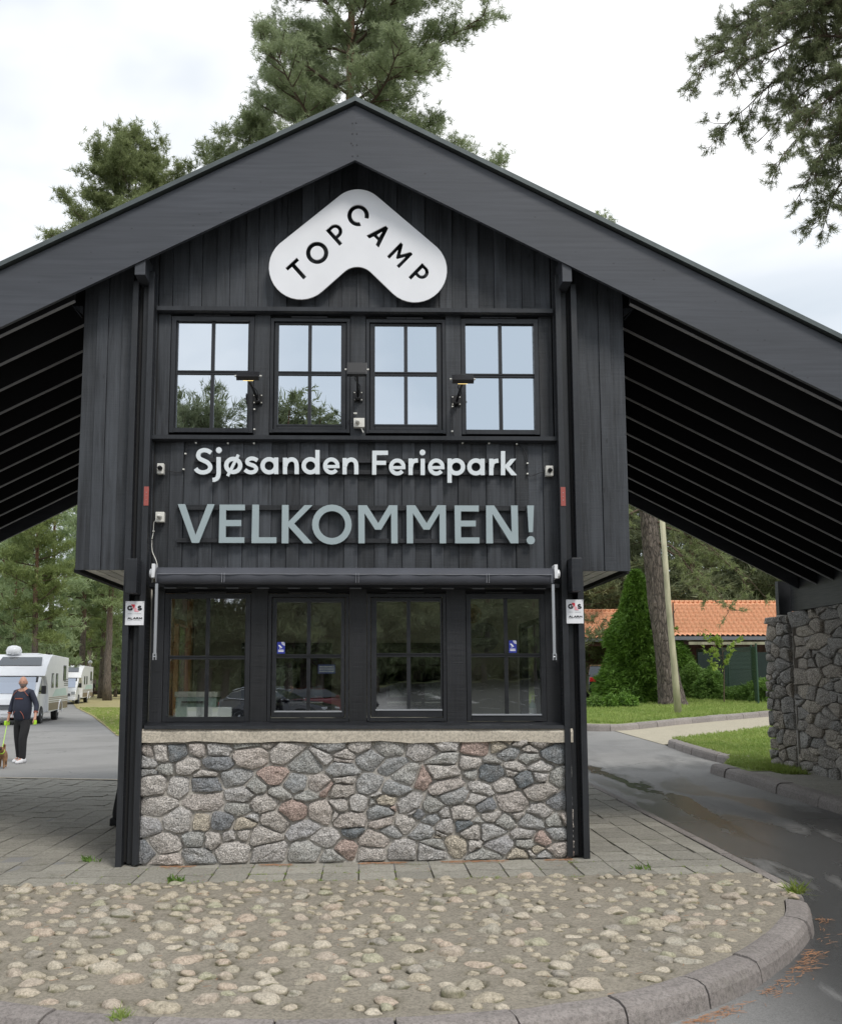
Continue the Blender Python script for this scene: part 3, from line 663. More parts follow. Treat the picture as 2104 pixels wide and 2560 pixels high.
m = MB(); m.box((-1.88, .3, .10), (1.93, 3.36, .14)); P(m, 'floor', M['cream'])
m = MB(); m.box((-2.49, .101, 2.70), (2.50, 3.39, 2.76)); P(m, 'upper_floor', M['roomdark'])
m = MB(); m.box((-1.88, .101, 2.55), (1.93, 3.36, 2.62)); P(m, 'ceiling', M['cream'])
# lower room: lining with two rear windows
for a, b in ((-1.876, -1.86), (1.91, 1.926)): 
    m = MB()
    for q in ((.102, .75, .14, 2.55), (2.5, 3.3, .14, 2.55), (.75, 2.5, .14, 1.15), (.75, 2.5, 2.25, 2.55)): m.box((a, q[0], q[2]), (b, q[1], q[3]))
    P(m, 'room_lining', M['cream'])
m = MB(); z0, z1 = 1.15, 2.0; U = [(-1.86, -1.35), (-.35, .35), (1.35, 1.91)]
for a, b in U: m.box((a, 3.30, .14), (b, 3.36, 2.55))
for a, b in ((-1.35, -.35), (.35, 1.35)): m.box((a, 3.30, .14), (b, 3.36, z0)); m.box((a, 3.30, z1), (b, 3.36, 2.55))
P(m, 'rear_room_wall', M['cream'])
m = MB()
m.box((-1.86, 3.362, 0), (1.92, 3.45, 2.6))
P(m, 'rear_outer_wall', M['board_lo'])
for a, b in ((-1.35, -.35), (.35, 1.35)):
    m = MB(); t = .05
    m.box((a-.06, 3.27, z0-.06), (b+.06, 3.30, z0)); m.box((a-.06, 3.27, z1), (b+.06, 3.30, z1+.06)); m.box((a-.06, 3.27, z0), (a, 3.30, z1)); m.box((b, 3.27, z0), (b+.06, 3.30, z1))
    wf = P(m, 'rear_window', M['frame_lo'])
    m = MB(); m.box((a, 3.31, z0), (a+t, 3.35, z1)); m.box((b-t, 3.31, z0), (b, 3.35, z1)); m.box((a+t, 3.31, z0), (b-t, 3.35, z0+t)); m.box((a+t, 3.31, z1-t), (b-t, 3.35, z1)); m.box(((a+b)/2-.02, 3.31, z0+t), ((a+b)/2+.02, 3.35, z1-t)); P(m, 'sash', M['frame_lo'], wf)
    m = MB(); m.box((a+t, 3.325, z0+t), (b-t, 3.33, z1-t)); P(m, 'pane', M['glass_lo'], wf)
m = MB(); m.box((-1.855, .8, .14), (-1.80, .88, 2.5)); m.box((-1.855, 1.9, .14), (-1.80, 1.98, 2.5)); P(m, 'door_jamb', M['oak'])

# --- cladding boards
def board(u0, u1, z0, ztop, yb, yf, mat='board', name='cladding_board'):
    m = MB(); za = ztop(u0) if callable(ztop) else ztop; zc = ztop(u1) if callable(ztop) else ztop
    pts = [(u0, z0), (u1, z0), (u1, zc), (u0, za)]
    if callable(ztop) and u0 < .01 < u1: pts = [(u0, z0), (u1, z0), (u1, zc), (.01, ztop(.01)), (u0, za)]
    m.prism(pts, yf, yb); return P(m, name, M[mat])
def cladding(u0, u1, z0, ztop, mat='board', y=.022, wn=.118, ww=.150, phase=0, proud=.014):
    u = u0; k = phase; sc_ = None; L_ = []
    while u < u1-.03:
        w_ = (wn if k % 2 == 0 else ww)*random.uniform(.94, 1.06); L_.append((u, w_, k % 2)); u += w_; k += 1
    f = (u1-u0)/(u-u0); u = u0
    for a, w_, kk in L_:
        w_ *= f; pr = proud if kk == 0 else 0; j = random.uniform(-.002, .002)
        board(u+(.0 if kk == 0 else .003), u+w_-(.0 if kk == 0 else .003), z0, ztop, y, y-.022-pr+j, mat); u += w_
cladding(-1.85, 1.885, 5.115, lambda u: zb(u)+.34)
cladding(-1.86, 1.90, 2.60, 3.825, phase=1)
cladding(-2.555, -2.09, 2.605, lambda u: zb(u)+.34, y=0., phase=1); cladding(2.10, 2.575, 2.605, lambda u: zb(u)+.34, y=0., phase=0)
cladding(-2.03, -1.86, 2.605, lambda u: zb(u)+.34, y=-.002, ww=.09, wn=.08); cladding(1.895, 2.09, 2.605, lambda u: zb(u)+.34, y=-.002, ww=.10, wn=.095)
for a, b in ((-1.85, -1.735), (-.942, -.795), (-.030, .112), (.874, 1.017), (1.762, 1.885)): board(a, b, 3.868, 5.075, .05, -.006, name='casing_board')
for a, b in ((-1.84, -1.727), (-.934, -.782), (-.032, .127), (.861, 1.038), (1.772, 1.90)): board(a, b, 1.205, 2.44, .05, -.006, 'board_lo', name='casing_board')
# --- ledges
def ledge(u0, u1, z0, z1, out, mat='frame'):
    m = MB(); m.prism([(0, 0)]*3, 0, 0) if False else None
    v = [(u, y, z) for u in (u0, u1) for y, z in ((.02, z1+.018), (-out, z1), (-out, z0), (-out+.03, z0-.012), (.02, z0-.012))]
    m.add(v, [(0, 1, 6, 5), (1, 2, 7, 6), (2, 3, 8, 7), (3, 4, 9, 8), (4, 0, 5, 9), (4, 3, 2, 1, 0), (5, 6, 7, 8, 9)]); return P(m, 'drip_ledge', M[mat])
ledge(-1.855, 1.89, 5.068, 5.108, .085); ledge(-1.885, 1.915, 3.825, 3.862, .09); ledge(-1.85, 1.89, 2.440, 2.475, .11, 'frame_lo')
m = MB(); m.add([(u, y, z) for u in (-1.855, 1.915) for y, z in ((.0, 1.225), (-.135, 1.195), (-.140, 1.165), (.0, 1.165))], [(0, 1, 5, 4), (1, 2, 6, 5), (2, 3, 7, 6), (3, 0, 4, 7), (3, 2, 1, 0), (4, 5, 6, 7)]); P(m, 'window_sill', M['frame'])
m = MB(); m.box((-1.86, -.10, 1.128), (1.92, .02, 1.163)); P(m, 'sill_board', M['frame_lo'])
# --- windows
def window(o, g, opens, upper):
    (u0, z0), (u1, z1) = o; (a0, b0), (a1, b1) = g; fm = M['frame'] if upper else M['frame_lo']; gm = M['glass_up'] if upper else M['glass_lo']
    m = MB(); yf = -.012; yb = .07; ft = .030 if opens else .042
    m.box((u0, yf, z0), (u0+ft, yb, z1)); m.box((u1-ft, yf, z0), (u1, yb, z1)); m.box((u0+ft, yf-.002, z1-ft), (u1-ft, yb, z1)); m.box((u0+ft, yf-.012, z0), (u1-ft, yb, z0+ft))
    win = P(m, 'window', fm, label=None)
    i0, i1, j0, j1 = u0+ft, u1-ft, z0+ft, z1-ft
    if opens:
        m = MB(); m.box((i0+.006, .004, j0+.006), (a0, .055, j1-.006)); m.box((a1, .004, j0+.006), (i1-.006, .055, j1-.006)); m.box((a0, .006, b1), (a1, .055, j1-.006)); m.box((a0, .000, j0+.006), (a1, .055, b0)); P(m, 'sash', fm, win, bevel=.003)
    else:
        m = MB(); m.box((i0, .008, j0), (a0, .05, j1)); m.box((a1, .008, j0), (i1, .05, j1)); m.box((a0, .01, b1), (a1, .05, j1)); m.box((a0, .004, j0), (a1, .05, b0)); P(m, 'sash', fm, win, bevel=.003)
    m = MB(); m.box((a0-.01, -.006, b0-.012), (a1+.01, .02, b0+.001)); P(m, 'glazing_bead', M['silver'] if (not upper) else fm, win)
    cu = (a0+a1)/2; cz = (b0+b1)/2+ (.01 if upper else -.0); t = .017
    m = MB(); m.box((cu-t, .010, b0), (cu+t, .045, cz-t)); m.box((cu-t, .010, cz+t), (cu+t, .045, b1)); P(m, 'glazing_bar', fm, win, bevel=.003)
    m = MB(); m.box((a0, .006, cz-t), (a1, .047, cz-.005)); m.box((a0, .006, cz+.005), (a1, .047, cz+t)); m.box((a0, .014, cz-.005), (a1, .047, cz+.005)); P(m, 'glazing_bar', fm, win)
    for p0, p1 in ((a0, cu-t), (cu+t, a1)):
        for q0, q1 in ((b0, cz-t), (cz+t, b1)):
            m = MB(); m.add([(p0, .028, q0), (p1, .028, q0), (p1, .028, q1), (p0, .028, q1)], [(0, 1, 2, 3)])
            # each pane sits very slightly out of true
            k = random.uniform(-.0006, .0006); m.v = [(x, y+(k if i in (1, 2) else 0), z) for i, (x, y, z) in enumerate(m.v)]
            P(m, 'pane', gm, win)
    m = MB(); c0 = (u0+u1)/2; m.box((c0-.18, -.022, z1+.004), (c0-.004, .0, z1+.018)); m.box((c0+.004, -.022, z1+.004), (c0+.16, .0, z1+.018)); P(m, 'vent_strip', M['blackmetal'], win)
    return win
def FF(*a): return F(*a)
window(((-1.727, 3.905), (-.946, 5.035)), (FF(441, 1072, -.03), FF(622, 800, -.03)), False, True)
window(((-.789, 3.908), (-.036, 5.022)), (FF(695, 1063, -.03), FF(853, 813, -.03)), True, True)
window(((.118, 3.906), (.870, 5.018)), (FF(937, 1063, -.03), FF(1090, 816, -.03)), True, True)
window(((1.021, 3.90), (1.757, 5.03)), (FF(1162, 1079, -.03), FF(1337, 809, -.03)), False, True)
window(((-1.721, 1.225), (-.938, 2.388)), (FF(421, 1794, -.03), FF(615, 1496, -.03)), False, False)
window(((-.776, 1.225), (-.037, 2.388)), (FF(689, 1777, -.03), FF(853, 1506, -.03)), True, False)
window(((.132, 1.228), (.856, 2.390)), (FF(941, 1773, -.03), FF(1100, 1504, -.03)), True, False)
window(((1.043, 1.228), (1.768, 2.391)), (FF(1174, 1785, -.03), FF(1353, 1494, -.03)), False, False)

# --- posts: pairs of planks with a spacer
for s in (-1, 1):
    x = (lambda a: a) if s < 0 else (lambda a: -a+.03)
    for (a, b, yf, top, z0) in ((-2.073, -2.018, -.15, 5.33, .0), (-1.925, -1.872, -.15, 5.42, .02), (-1.985, -1.935, -.085, 5.3, .02)):
        a2, b2 = sorted((x(a), x(b))); zz = (z0+(-.03 if s < 0 else .03)); m = MB()
        m.box((a2, yf, zz), (b2, .06 if yf < -.1 else -.03, top)); P(m, 'post_plank', M['post'], bevel=.004)
    a2, b2 = sorted((x(-2.018), x(-1.925))); m = MB(); m.box((a2, -.06, 0), (b2, -.035, 5.3)); P(m, 'post_spacer', M['black'])
    # floor beam end and purlin end poking out between the planks
    (c0, zt), (c1, zl) = (F(316, 1396, .33), F(341, 1483, .33)) if s < 0 else (F(1428, 1394, .33), F(1456, 1478, .33))
    m = MB(); m.box((c0, -.33, zl), (c1, .0, zt)); P(m, 'floor_beam_end', M['frame'], bevel=.006)
    (c0, zt), (c1, zl) = (F(338, 650, .33), F(363, 687, .33)) if s < 0 else (F(1404, 655, .33), F(1429, 704, .33))
    m = MB(); m.box((c0, -.33, zl), (c1, .6, zb((c0+c1)/2)+.1)); P(m, 'purlin_end', M['fascia'], bevel=.004)
    cu, cz = F(366, 1240, .155) if s < 0 else F(1407, 1241, .155)
    m = MB(); m.box((cu-.022, -.155, cz-.088), (cu+.022, -.148, cz+.088)); rp = P(m, 'red_plate', M['redplate'])
    m = MB()
    for k in range(3): m.lathe([(.003, 0), (.003, .003)], (0, 0, 0), 8, Matrix.Translation((cu, -.155, cz-.035+k*.035)) @ Matrix.Rotation(R(90), 4, 'X'))
    P(m, 'screw', M['silver'], rp)
    # overhang soffit under the wing, boards running back
    us = sorted((s*1.93, s*2.50)); n = 5; bw = (us[1]-us[0])/n
    for k in range(n):
        m = MB(); m.box((us[0]+k*bw+.006, .05, 2.615), (us[0]+(k+1)*bw-.006, 3.4, 2.632)); P(m, 'soffit_board', M['soffit'])
    m = MB(); m.box((s*2.545-.03, .03, 2.585), (s*2.545+.03, 3.45, 2.625)); P(m, 'skirt_batten', M['black'])
    # hanging bracket at the wing's upper corner
    cu, cz = F(207, 770, .05) if s < 0 else F(1559, 775, .05)
    m = MB(); m.prism([(cu, cz-.06), (cu, cz+.02), (cu+s*.09, cz+.02)][::(1 if s > 0 else -1)], -.05, -.02)
    m.tube([(cu, -.06, cz-.10), (cu+s*.11, -.06, cz+.04)], .006, 6); P(m, 'corner_bracket', M['frame'])

# --- roof
rt = 7.15
for s in (-1, 1):
    # fascia, front and rear
    for yf, nm in ((-.35, 'fascia_board'), (5.84, 'rear_fascia_board')):
        m = MB(); m.prism([(.01, zb(.01)), (s*rt, zb(s*rt)), (s*rt, zb(s*rt)+.548), (.01, zb(.01)+.548)][::(1 if s > 0 else -1)], yf, yf+.04)
        P(m, nm, M['fascia'])
    m = MB(); m.prism([(.01, zb(.01)+.565), (s*rt, zb(s*rt)+.565), (s*rt, zb(s*rt)+.612), (.01, zb(.01)+.612)][::(1 if s > 0 else -1)], -.40, -.28); P(m, 'verge_flashing', M['flash'])
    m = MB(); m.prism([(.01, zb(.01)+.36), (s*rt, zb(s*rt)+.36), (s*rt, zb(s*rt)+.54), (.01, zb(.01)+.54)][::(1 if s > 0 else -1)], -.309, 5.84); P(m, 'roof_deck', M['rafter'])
    m = MB(); m.prism([(.01, zb(.01)+.548), (s*rt, zb(s*rt)+.548), (s*rt, zb(s*rt)+.60), (.01, zb(.01)+.60)][::(1 if s > 0 else -1)], -.278, 5.9); P(m, 'roof_covering', M['gutter'])
    for k in range(11):
        y = 8.88+.54*k-9.08
        if y < .0: u_in = .3
        else: u_in = 2.6 if y < 3.45 else .05
        if k == 0: u_in = 2.6
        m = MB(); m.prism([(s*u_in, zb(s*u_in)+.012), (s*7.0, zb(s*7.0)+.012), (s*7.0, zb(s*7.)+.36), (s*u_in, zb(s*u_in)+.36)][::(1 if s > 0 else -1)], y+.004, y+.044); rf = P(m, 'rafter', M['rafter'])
        m = MB(); m.prism([(s*u_in, zb(s*u_in)-.001), (s*7.0, zb(s*7.0)-.001), (s*7.0, zb(s*7.)+.011), (s*u_in, zb(s*u_in)+.011)][::(1 if s > 0 else -1)], y+.005, y+.043); P(m, 'rafter_lit_edge', M['lit_edge'], rf)
# nail heads near the fascia joint
m = MB()
for px, py in ((881, 308), (890, 307), (881, 334), (892, 334), (882, 363), (892, 362), (881, 390), (894, 389), (878, 358)):
    u, z = F(px, py, .352); m.box((u-.006, -.353, z-.006), (u+.006, -.350, z+.006))
P(m, 'nail_heads', M['ink'], kind='stuff')
# --- right-hand abutment wall carrying the eave beam
X0 = 6.42
m = MB(); m.box((X0+.06, 3.0, -.1), (X0+1.0, 15.4, 2.655)); m.prism([(0, 0)]*0 or [(X0+.0, -.1), (X0+1., -.1), (X0+1., 2.655), (X0+.0, 2.655)], 15.4, 16.0)
aw = thing('abutment_wall', 'dark rubble stone wall carrying the right eave of the gatehouse roof', 'stone wall', (X0+.5, 9, .15))
m.build('wall_core', M['mortar'], aw)
def fw(x, y, d): return Vector((X0+.06-d, 15.42-x, y+.17))
stone_face(aw, fw, 3.1, 2.49, 125, 3.0, .006, .075, M['stone_dk'], 21, 2)
def fe(x, y, d): t = Vector((-.13, .6, 0)).normalized(); nn = Vector((-t.y, t.x, 0)); p = Vector((X0+.02, 15.43, 0))+t*x+nn*(d-.02); return Vector((p.x, p.y, y+.17))
stone_face(aw, fe, .66, 2.44, 46, 1.3, .006, .10, M['stone'] if False else M['stone_dk'], 22, 2)
rs_ = MB(); rr = random.Random(4)
for poly in cells(9.2, 2.46, 150, 1.7, 1, rr):
    r = stone_part(poly, .006, .07, rr)
    if r: rs_.add([Vector((X0+.06-d, 12.3-x, y+.15)) for x, y, d in r[0]], r[1])
rs_.build('near_wall_stones', M['stone_dk'], aw, kind='stuff')
m = MB(); m.box((X0-.02, 3.0, 2.66), (X0+.12, 15.35, 3.15)); m.build('eave_beam', M['post'], aw)
m = MB(); m.box((X0-.15, 15.5, 2.62), (X0+.05, 15.62, 3.15)); m.build('beam_end_board', M['post'], aw)
lw = thing('left_abutment_wall', 'rubble stone wall carrying the left eave of the gatehouse roof', 'stone wall', (-7.2, 9, 0)); lw.name = 'abutment_wall'
WM[lw.name] = Matrix.Translation((-7.2, 9, 0))
m = MB(); m.box((-7.6, 3, -.1), (-6.8, 15.4, 2.64)); m.build('wall_core', M['mortar'], lw)
m = MB(); m.box((-6.9, 3.0, 2.66), (-6.75, 15.35, 3.15)); m.build('eave_beam', M['post'], lw)

# ================================================================== SIGNS
def pxpt(px, py, off): u, z = F(px, py, off); return (u, z)
def stroke(mb, pts, wpx, off, th, lay, k=4, smooth=True, closed=False):
    """a bent bar following measured centre points"""
    P3 = [Vector((*pxpt(x, y, off), 0)) for x, y in pts]
    if smooth and len(P3) > 2: P3 = catmull(P3, k)
    w_ = wpx*.00365/2; n = len(P3); L_ = []; R_ = []
    for i in range(n):
        a = P3[(i-1) % n] if (closed or i) else P3[i]; b = P3[(i+1) % n] if (closed or i < n-1) else P3[i]; d = (b-a).normalized(); nn = Vector((-d.y, d.x, 0)); L_.append(P3[i]+nn*w_); R_.append(P3[i]-nn*w_)
    yf = -off-lay*.0012; yb = -off+th; v = []
    for i in range(n): v += [(L_[i].x, yf, L_[i].y), (R_[i].x, yf, R_[i].y), (R_[i].x, yb, R_[i].y), (L_[i].x, yb, L_[i].y)]
    m_ = n if closed else n-1; f = []
    for i in range(m_):
        a = i*4; b = ((i+1) % n)*4; f += [(a, a+1, b+1, b), (a+1, a+2, b+2, b+1), (a+2, a+3, b+3, b+2), (a+3, a, b, b+3)]
    if not closed: f += [(3, 2, 1, 0), tuple((n-1)*4+j for j in (0, 1, 2, 3))]
    mb.add(v, f)
def ring_pts(c, rx, ry, a0=0, a1=360, n=28):
    full = abs(a1-a0) >= 360; m_ = n if full else n+1
    return [(c[0]+rx*math.cos(R(a0+(a1-a0)*i/n)), c[1]-ry*math.sin(R(a0+(a1-a0)*i/n))) for i in range(m_)]
def disc(mb, c, rpx, off, th, lay): pts = [pxpt(*p, off) for p in ring_pts(c, rpx, rpx, 0, 360, 20)]; mb.prism(pts, -off-lay*.0012, -off+th)
def letter_sign(name, label, group, rails, letters, mat, off, th, X, cat='sign'):
    base = thing(name, label, cat, tuple(LM @ Vector((0, -.06, letters['z']))), TH)
    for a, b, c, d in rails:
        u0, z1 = F(a, b, .045); u1, z0 = F(c, d, .045); m = MB(); m.box((u0, -.045, z0), (u1, -.018, z1)); P(m, 'mounting_rail', M['board_lo'], base)
    for fn in letters['f']:
        m = MB(); fn(m); o = m.build('letter', mat, base, LM); 
        bm = bmesh.new(); bm.from_mesh(o.data); bmesh.ops.recalc_face_normals(bm, faces=bm.faces); bm.to_mesh(o.data); bm.free()
A1 = lambda x, y: (440+x*.265, 1090+y*.265)
A2 = lambda x, y: (900+x*.265, 1090+y*.265)
def mk(A, items, off, th):
    def fn(m):
        for lay, it in enumerate(items):
            t = it[0]
            if t == 'ring': stroke(m, [A(*p) for p in ring_pts(it[1], it[2], it[3])], it[4]*.265, off, th, lay, smooth=False, closed=True)
            elif t == 'arc': stroke(m, [A(*p) for p in ring_pts(it[1], it[2], it[3], it[4], it[5], 22)], it[6]*.265, off, th, lay, smooth=False)
            elif t == 's': stroke(m, [A(*p) for p in it[1]], it[2]*.265, off, th, lay)
            elif t == 'l': stroke(m, [A(*p) for p in it[1]], it[2]*.265, off, th, lay, smooth=False)
            elif t == 'dot': disc(m, A(*it[1]), it[2]*.265, off, th, lay)
            elif t == 'poly': pts = [pxpt(*A(*p), off) for p in it[1]]; m.prism(pts, -off-lay*.0012, -off+th)
    return fn
W1 = 41
def e_(c): return [('arc', c, 60, 62, 8, 322, W1-3), ('l', [(c[0]-55, c[1]+6), (c[0]+77, c[1]+6)], 30)]
o1, t1 = .075, .022
L1 = [mk(A1, [('s', [(332, 158), (300, 139), (262, 133), (224, 148), (210, 182), (224, 212), (262, 232), (300, 252), (323, 287), (312, 322), (278, 340), (238, 342), (205, 328), (186, 306)], W1)], o1, t1),
      mk(A1, [('s', [(402, 198), (402, 300), (402, 355), (392, 392), (370, 410), (345, 414)], W1), ('dot', (405, 133), 28)], o1, t1),
      mk(A1, [('ring', (540, 277), 66, 62, W1), ('l', [(589, 176), (487, 377)], 29)], o1, t1),
      mk(A1, [('s', [(768, 230), (738, 214), (702, 212), (674, 230), (676, 256), (706, 270), (736, 281), (757, 305), (745, 332), (710, 343), (678, 337), (650, 318)], W1-3)], o1, t1),
      mk(A1, [('ring', (879, 280), 63, 62, W1), ('l', [(945, 203), (945, 359)], W1)], o1, t1),
      mk(A1, [('l', [(1028, 205), (1028, 359)], W1), ('s', [(1030, 285), (1045, 245), (1078, 222), (1110, 224), (1131, 245), (1138, 280), (1138, 359)], W1)], o1, t1),
      mk(A1, [('ring', (1268, 280), 64, 62, W1), ('l', [(1334, 132), (1334, 360)], W1)], o1, t1), mk(A1, e_((1465, 282)), o1, t1),
      mk(A1, [('l', [(1590, 207), (1590, 361)], W1), ('s', [(1592, 287), (1607, 247), (1640, 224), (1672, 226), (1693, 247), (1700, 282), (1700, 361)], W1)], o1, t1),
      mk(A2, [('poly', [(115, 138), (263, 138), (263, 178), (155, 178), (155, 233), (245, 233), (245, 272), (153, 272), (153, 364), (113, 364)])], o1, t1),
      mk(A2, e_((350, 292)), o1, t1), mk(A2, [('l', [(476, 212), (476, 367)], W1), ('s', [(478, 295), (488, 255), (512, 234), (545, 231)], W1)], o1, t1),
      mk(A2, [('l', [(590, 214), (590, 368)], W1), ('dot', (588, 155), 27)], o1, t1), mk(A2, e_((718, 292)), o1, t1),
      mk(A2, [('l', [(843, 212), (843, 441)], W1), ('ring', (908, 291), 62, 61, W1)], o1, t1), mk(A2, [('ring', (1091, 291), 62, 61, W1), ('l', [(1154, 214), (1154, 369)], W1)], o1, t1),
      mk(A2, [('l', [(1236, 214), (1236, 369)], W1), ('s', [(1238, 297), (1248, 257), (1272, 237), (1303, 233)], W1)], o1, t1),
      mk(A2, [('l', [(1347, 142), (1347, 369)], W1), ('poly', [(1418, 216), (1470, 214), (1408, 290), (1478, 370), (1425, 370), (1366, 296), (1366, 274)])], o1, t1)]
letter_sign('name_sign', 'pale lettered sign Sjøsanden Feriepark on the black boards below the upper windows', None,
            [(487, 1145, 1286, 1158), (487, 1173, 1288, 1187)], {'z': 3.45, 'f': L1}, M['letter_w'], o1, t1, None)
o2, t2 = .085, .03
E_ = lambda x: [(x+412, 647), (x+650, 647), (x+650, 700), (x+472, 700), (x+471, 792), (x+615, 792), (x+615, 850), (x+470, 850), (x+468, 955), (x+645, 955), (x+645, 1008), (x+404, 1008)]
MM = lambda x: [(x+438, 653), (x+520, 653), (x+627, 822), (x+728, 653), (x+808, 653), (x+810, 1012), (x+750, 1012), (x+748, 728), (x+655, 883), (x+598, 883), (x+498, 728), (x+500, 1012), (x+440, 1012)]
L2 = [mk(A1, [('poly', [(18, 642), (86, 642), (184, 935), (298, 643), (365, 643), (217, 1008), (150, 1008)])], o2, t2), mk(A1, [('poly', E_(0))], o2, t2),
      mk(A1, [('poly', [(720, 647), (784, 647), (780, 955), (947, 955), (947, 1010), (712, 1010)])], o2, t2),
      mk(A1, [('poly', [(1000, 650), (1062, 650), (1062, 808), (1212, 652), (1288, 652), (1115, 825), (1288, 1012), (1205, 1012), (1062, 855), (1060, 1012), (996, 1012)])], o2, t2),
      mk(A1, [('ring', (1470, 835), 156, 158, 62)], o2, t2), mk(A2, [('poly', MM(-456))], o2, t2), mk(A2, [('poly', MM(0))], o2, t2),
      mk(A2, [('poly', [(890, 655), (1118, 655), (1118, 712), (950, 710), (950, 798), (1090, 798), (1090, 853), (950, 853), (952, 957), (1125, 957), (1125, 1012), (895, 1012)])], o2, t2),
      mk(A2, [('poly', [(1187, 655), (1263, 655), (1430, 912), (1422, 655), (1485, 655), (1492, 1012), (1420, 1012), (1247, 735), (1253, 1012), (1190, 1012)])], o2, t2),
      mk(A2, [('poly', [(1575, 655), (1638, 655), (1628, 907), (1590, 907)]), ('dot', (1608, 983), 39)], o2, t2)]
letter_sign('welcome_sign', 'large grey-green capital letters VELKOMMEN! above the rolled awning', None,
            [(444, 1262, 1316, 1277), (442, 1345, 1318, 1358)], {'z': 2.84, 'f': L2}, M['letter'], o2, t2, None)

# --- the pierced white board
def topcamp():
    K = .288; C0 = lambda x, y: (640+x*K, 440+y*K)
    base = thing('gable_sign', 'white boomerang-shaped sign with cut-out letters TOPCAMP under the gable peak', 'sign', tuple(LM @ Vector((0, -.10, 5.2))), TH)
    cl, ca, cr, w_ = (390, 797), (884, 352), (1378, 822), 277
    def u_(a, b): d = math.hypot(b[0]-a[0], b[1]-a[1]); return ((b[0]-a[0])/d, (b[1]-a[1])/d)
    out = []
    ang = lambda v: math.degrees(math.atan2(v[1], v[0]))
    d1 = u_(cl, ca); d2 = u_(ca, cr); n1 = (d1[1], -d1[0]); n2 = (d2[1], -d2[0])       # outer side (up in the picture)
    def arc(c, r, a0, a1, n=18): return [(c[0]+r*math.cos(R(a0+(a1-a0)*i/n)), c[1]+r*math.sin(R(a0+(a1-a0)*i/n))) for i in range(n+1)]
    rt_ = 258
    # start at the left lobe (lower side), round it clockwise, along the outer edge, over the peak, to the right lobe, back under the notch
    a_in = ang((-n1[0], -n1[1])); a_out = ang(n1)
    a0 = a_in; a1 = a_out
    if a1 < a0: a1 += 360
    out += arc(cl, w_, a0, a1)
    out += arc((ca[0], ca[1]+(w_-rt_)*1.35), rt_, ang(n1), ang(n2) if ang(n2) > ang(n1) else ang(n2)+360)
    b0 = ang(n2); b1 = ang((-n2[0], -n2[1]));
    if b1 < b0: b1 += 360
    out += arc(cr, w_, b0, b1)
    # notch fillet: inner corner of the two lower edges
    def line(c, n): return (c[0]-n[0]*w_, c[1]-n[1]*w_)
    p1 = line(cl, n1); p2 = line(cr, n2); den = d1[0]*d2[1]-d1[1]*d2[0]; t = ((p2[0]-p1[0])*d2[1]-(p2[1]-p1[1])*d2[0])/den; q = (p1[0]+d1[0]*t, p1[1]+d1[1]*t)
    rf = 170; half = math.acos(max(-1, min(1, -(d1[0]*d2[0]+d1[1]*d2[1]))))/2; hc = rf/math.sin(half); cf = (q[0]+.01, q[1]+hc)
    fa = arc(cf, rf, ang(n2), ang(n1)); out += fa
    polys = [out]
    E1 = R(42); e1 = (math.cos(E1), -math.sin(E1)); u1 = (-math.sin(E1), -math.cos(E1)); E2 = R(44.5); e2_ = (math.cos(E2), math.sin(E2)); u2 = (math.sin(E2), -math.cos(E2))
    def pl_(o, e, u, pts, s=180): return [(o[0]+s*(x*e[0]+y*u[0]), o[1]+s*(x*e[1]+y*u[1])) for x, y in pts]
    def circ(o, r, n=32): return [(o[0]+r*math.cos(2*math.pi*i/n), o[1]+r*math.sin(2*math.pi*i/n)) for i in range(n)]
    polys.append(pl_((425, 890), e1, u1, [(-.10, 0), (.10, 0), (.10, .82), (.37, .82), (.37, 1.), (-.37, 1.), (-.37, .82), (-.10, .82)]))
    polys += [circ((531, 670), 97), circ((531, 670), 59)]
    bow = lambda r, cxx: [(cxx+r*math.cos(R(a)), .66+r*math.sin(R(a))) for a in range(-90, 91, 12)]
    Pp = [(0, 0), (.19, 0), (.19, .32)]+bow(.34, .32)+[(0, 1.0)]; Pc = [(.19, .49)]+bow(.17, .31)+[(.19, .83)]
    o_ = (738-.10*180*e1[0], 598-.10*180*e1[1]); polys += [pl_(o_, e1, u1, Pp), pl_(o_, e1, u1, Pc)]
    cc = (886, 346); polys.append([(cc[0]+94*math.cos(R(a)), cc[1]+94*math.sin(R(a))) for a in range(74, 386, 8)]+[(cc[0]+57*math.cos(R(a)), cc[1]+57*math.sin(R(a))) for a in range(382, 70, -8)])
    oa = (1010, 573); polys += [pl_(oa, e2_, u2, [(-.42, 0), (-.21, 0), (-.13, .22), (.13, .22), (.21, 0), (.42, 0), (.09, 1.), (-.09, 1.)]), pl_(oa, e2_, u2, [(-.07, .38), (.07, .38), (0, .66)])]
    om = (1187, 752); polys.append(pl_(om, e2_, u2, [(-.43, 0), (-.25, 0), (-.25, .62), (-.04, .26), (.04, .26), (.25, .62), (.25, 0), (.43, 0), (.43, 1.), (.27, 1.), (0, .55), (-.27, 1.), (-.43, 1.)], 172))
    op = (1333-.10*180*e2_[0], 893-.10*180*e2_[1]); polys += [pl_(op, e2_, u2, Pp, 172), pl_(op, e2_, u2, Pc, 172)]
    cu = bpy.data.curves.new('tmp', 'CURVE'); cu.dimensions = '2D'; cu.fill_mode = 'BOTH'; cu.extrude = .009; off = .11
    for pg in polys:
        sp = cu.splines.new('POLY'); sp.points.add(len(pg)-1); sp.use_cyclic_u = True
        for i, p in enumerate(pg): u, z = F(*C0(*p), off); sp.points[i].co = (u, z, 0, 1)
    co = bpy.data.objects.new('tmp', cu); COL.objects.link(co); dg = bpy.context.evaluated_depsgraph_get(); me = bpy.data.meshes.new_from_object(co.evaluated_get(dg)); bpy.data.objects.remove(co)
    for v in me.vertices: x, y, z = v.co; v.co = (x, -off-z, y)
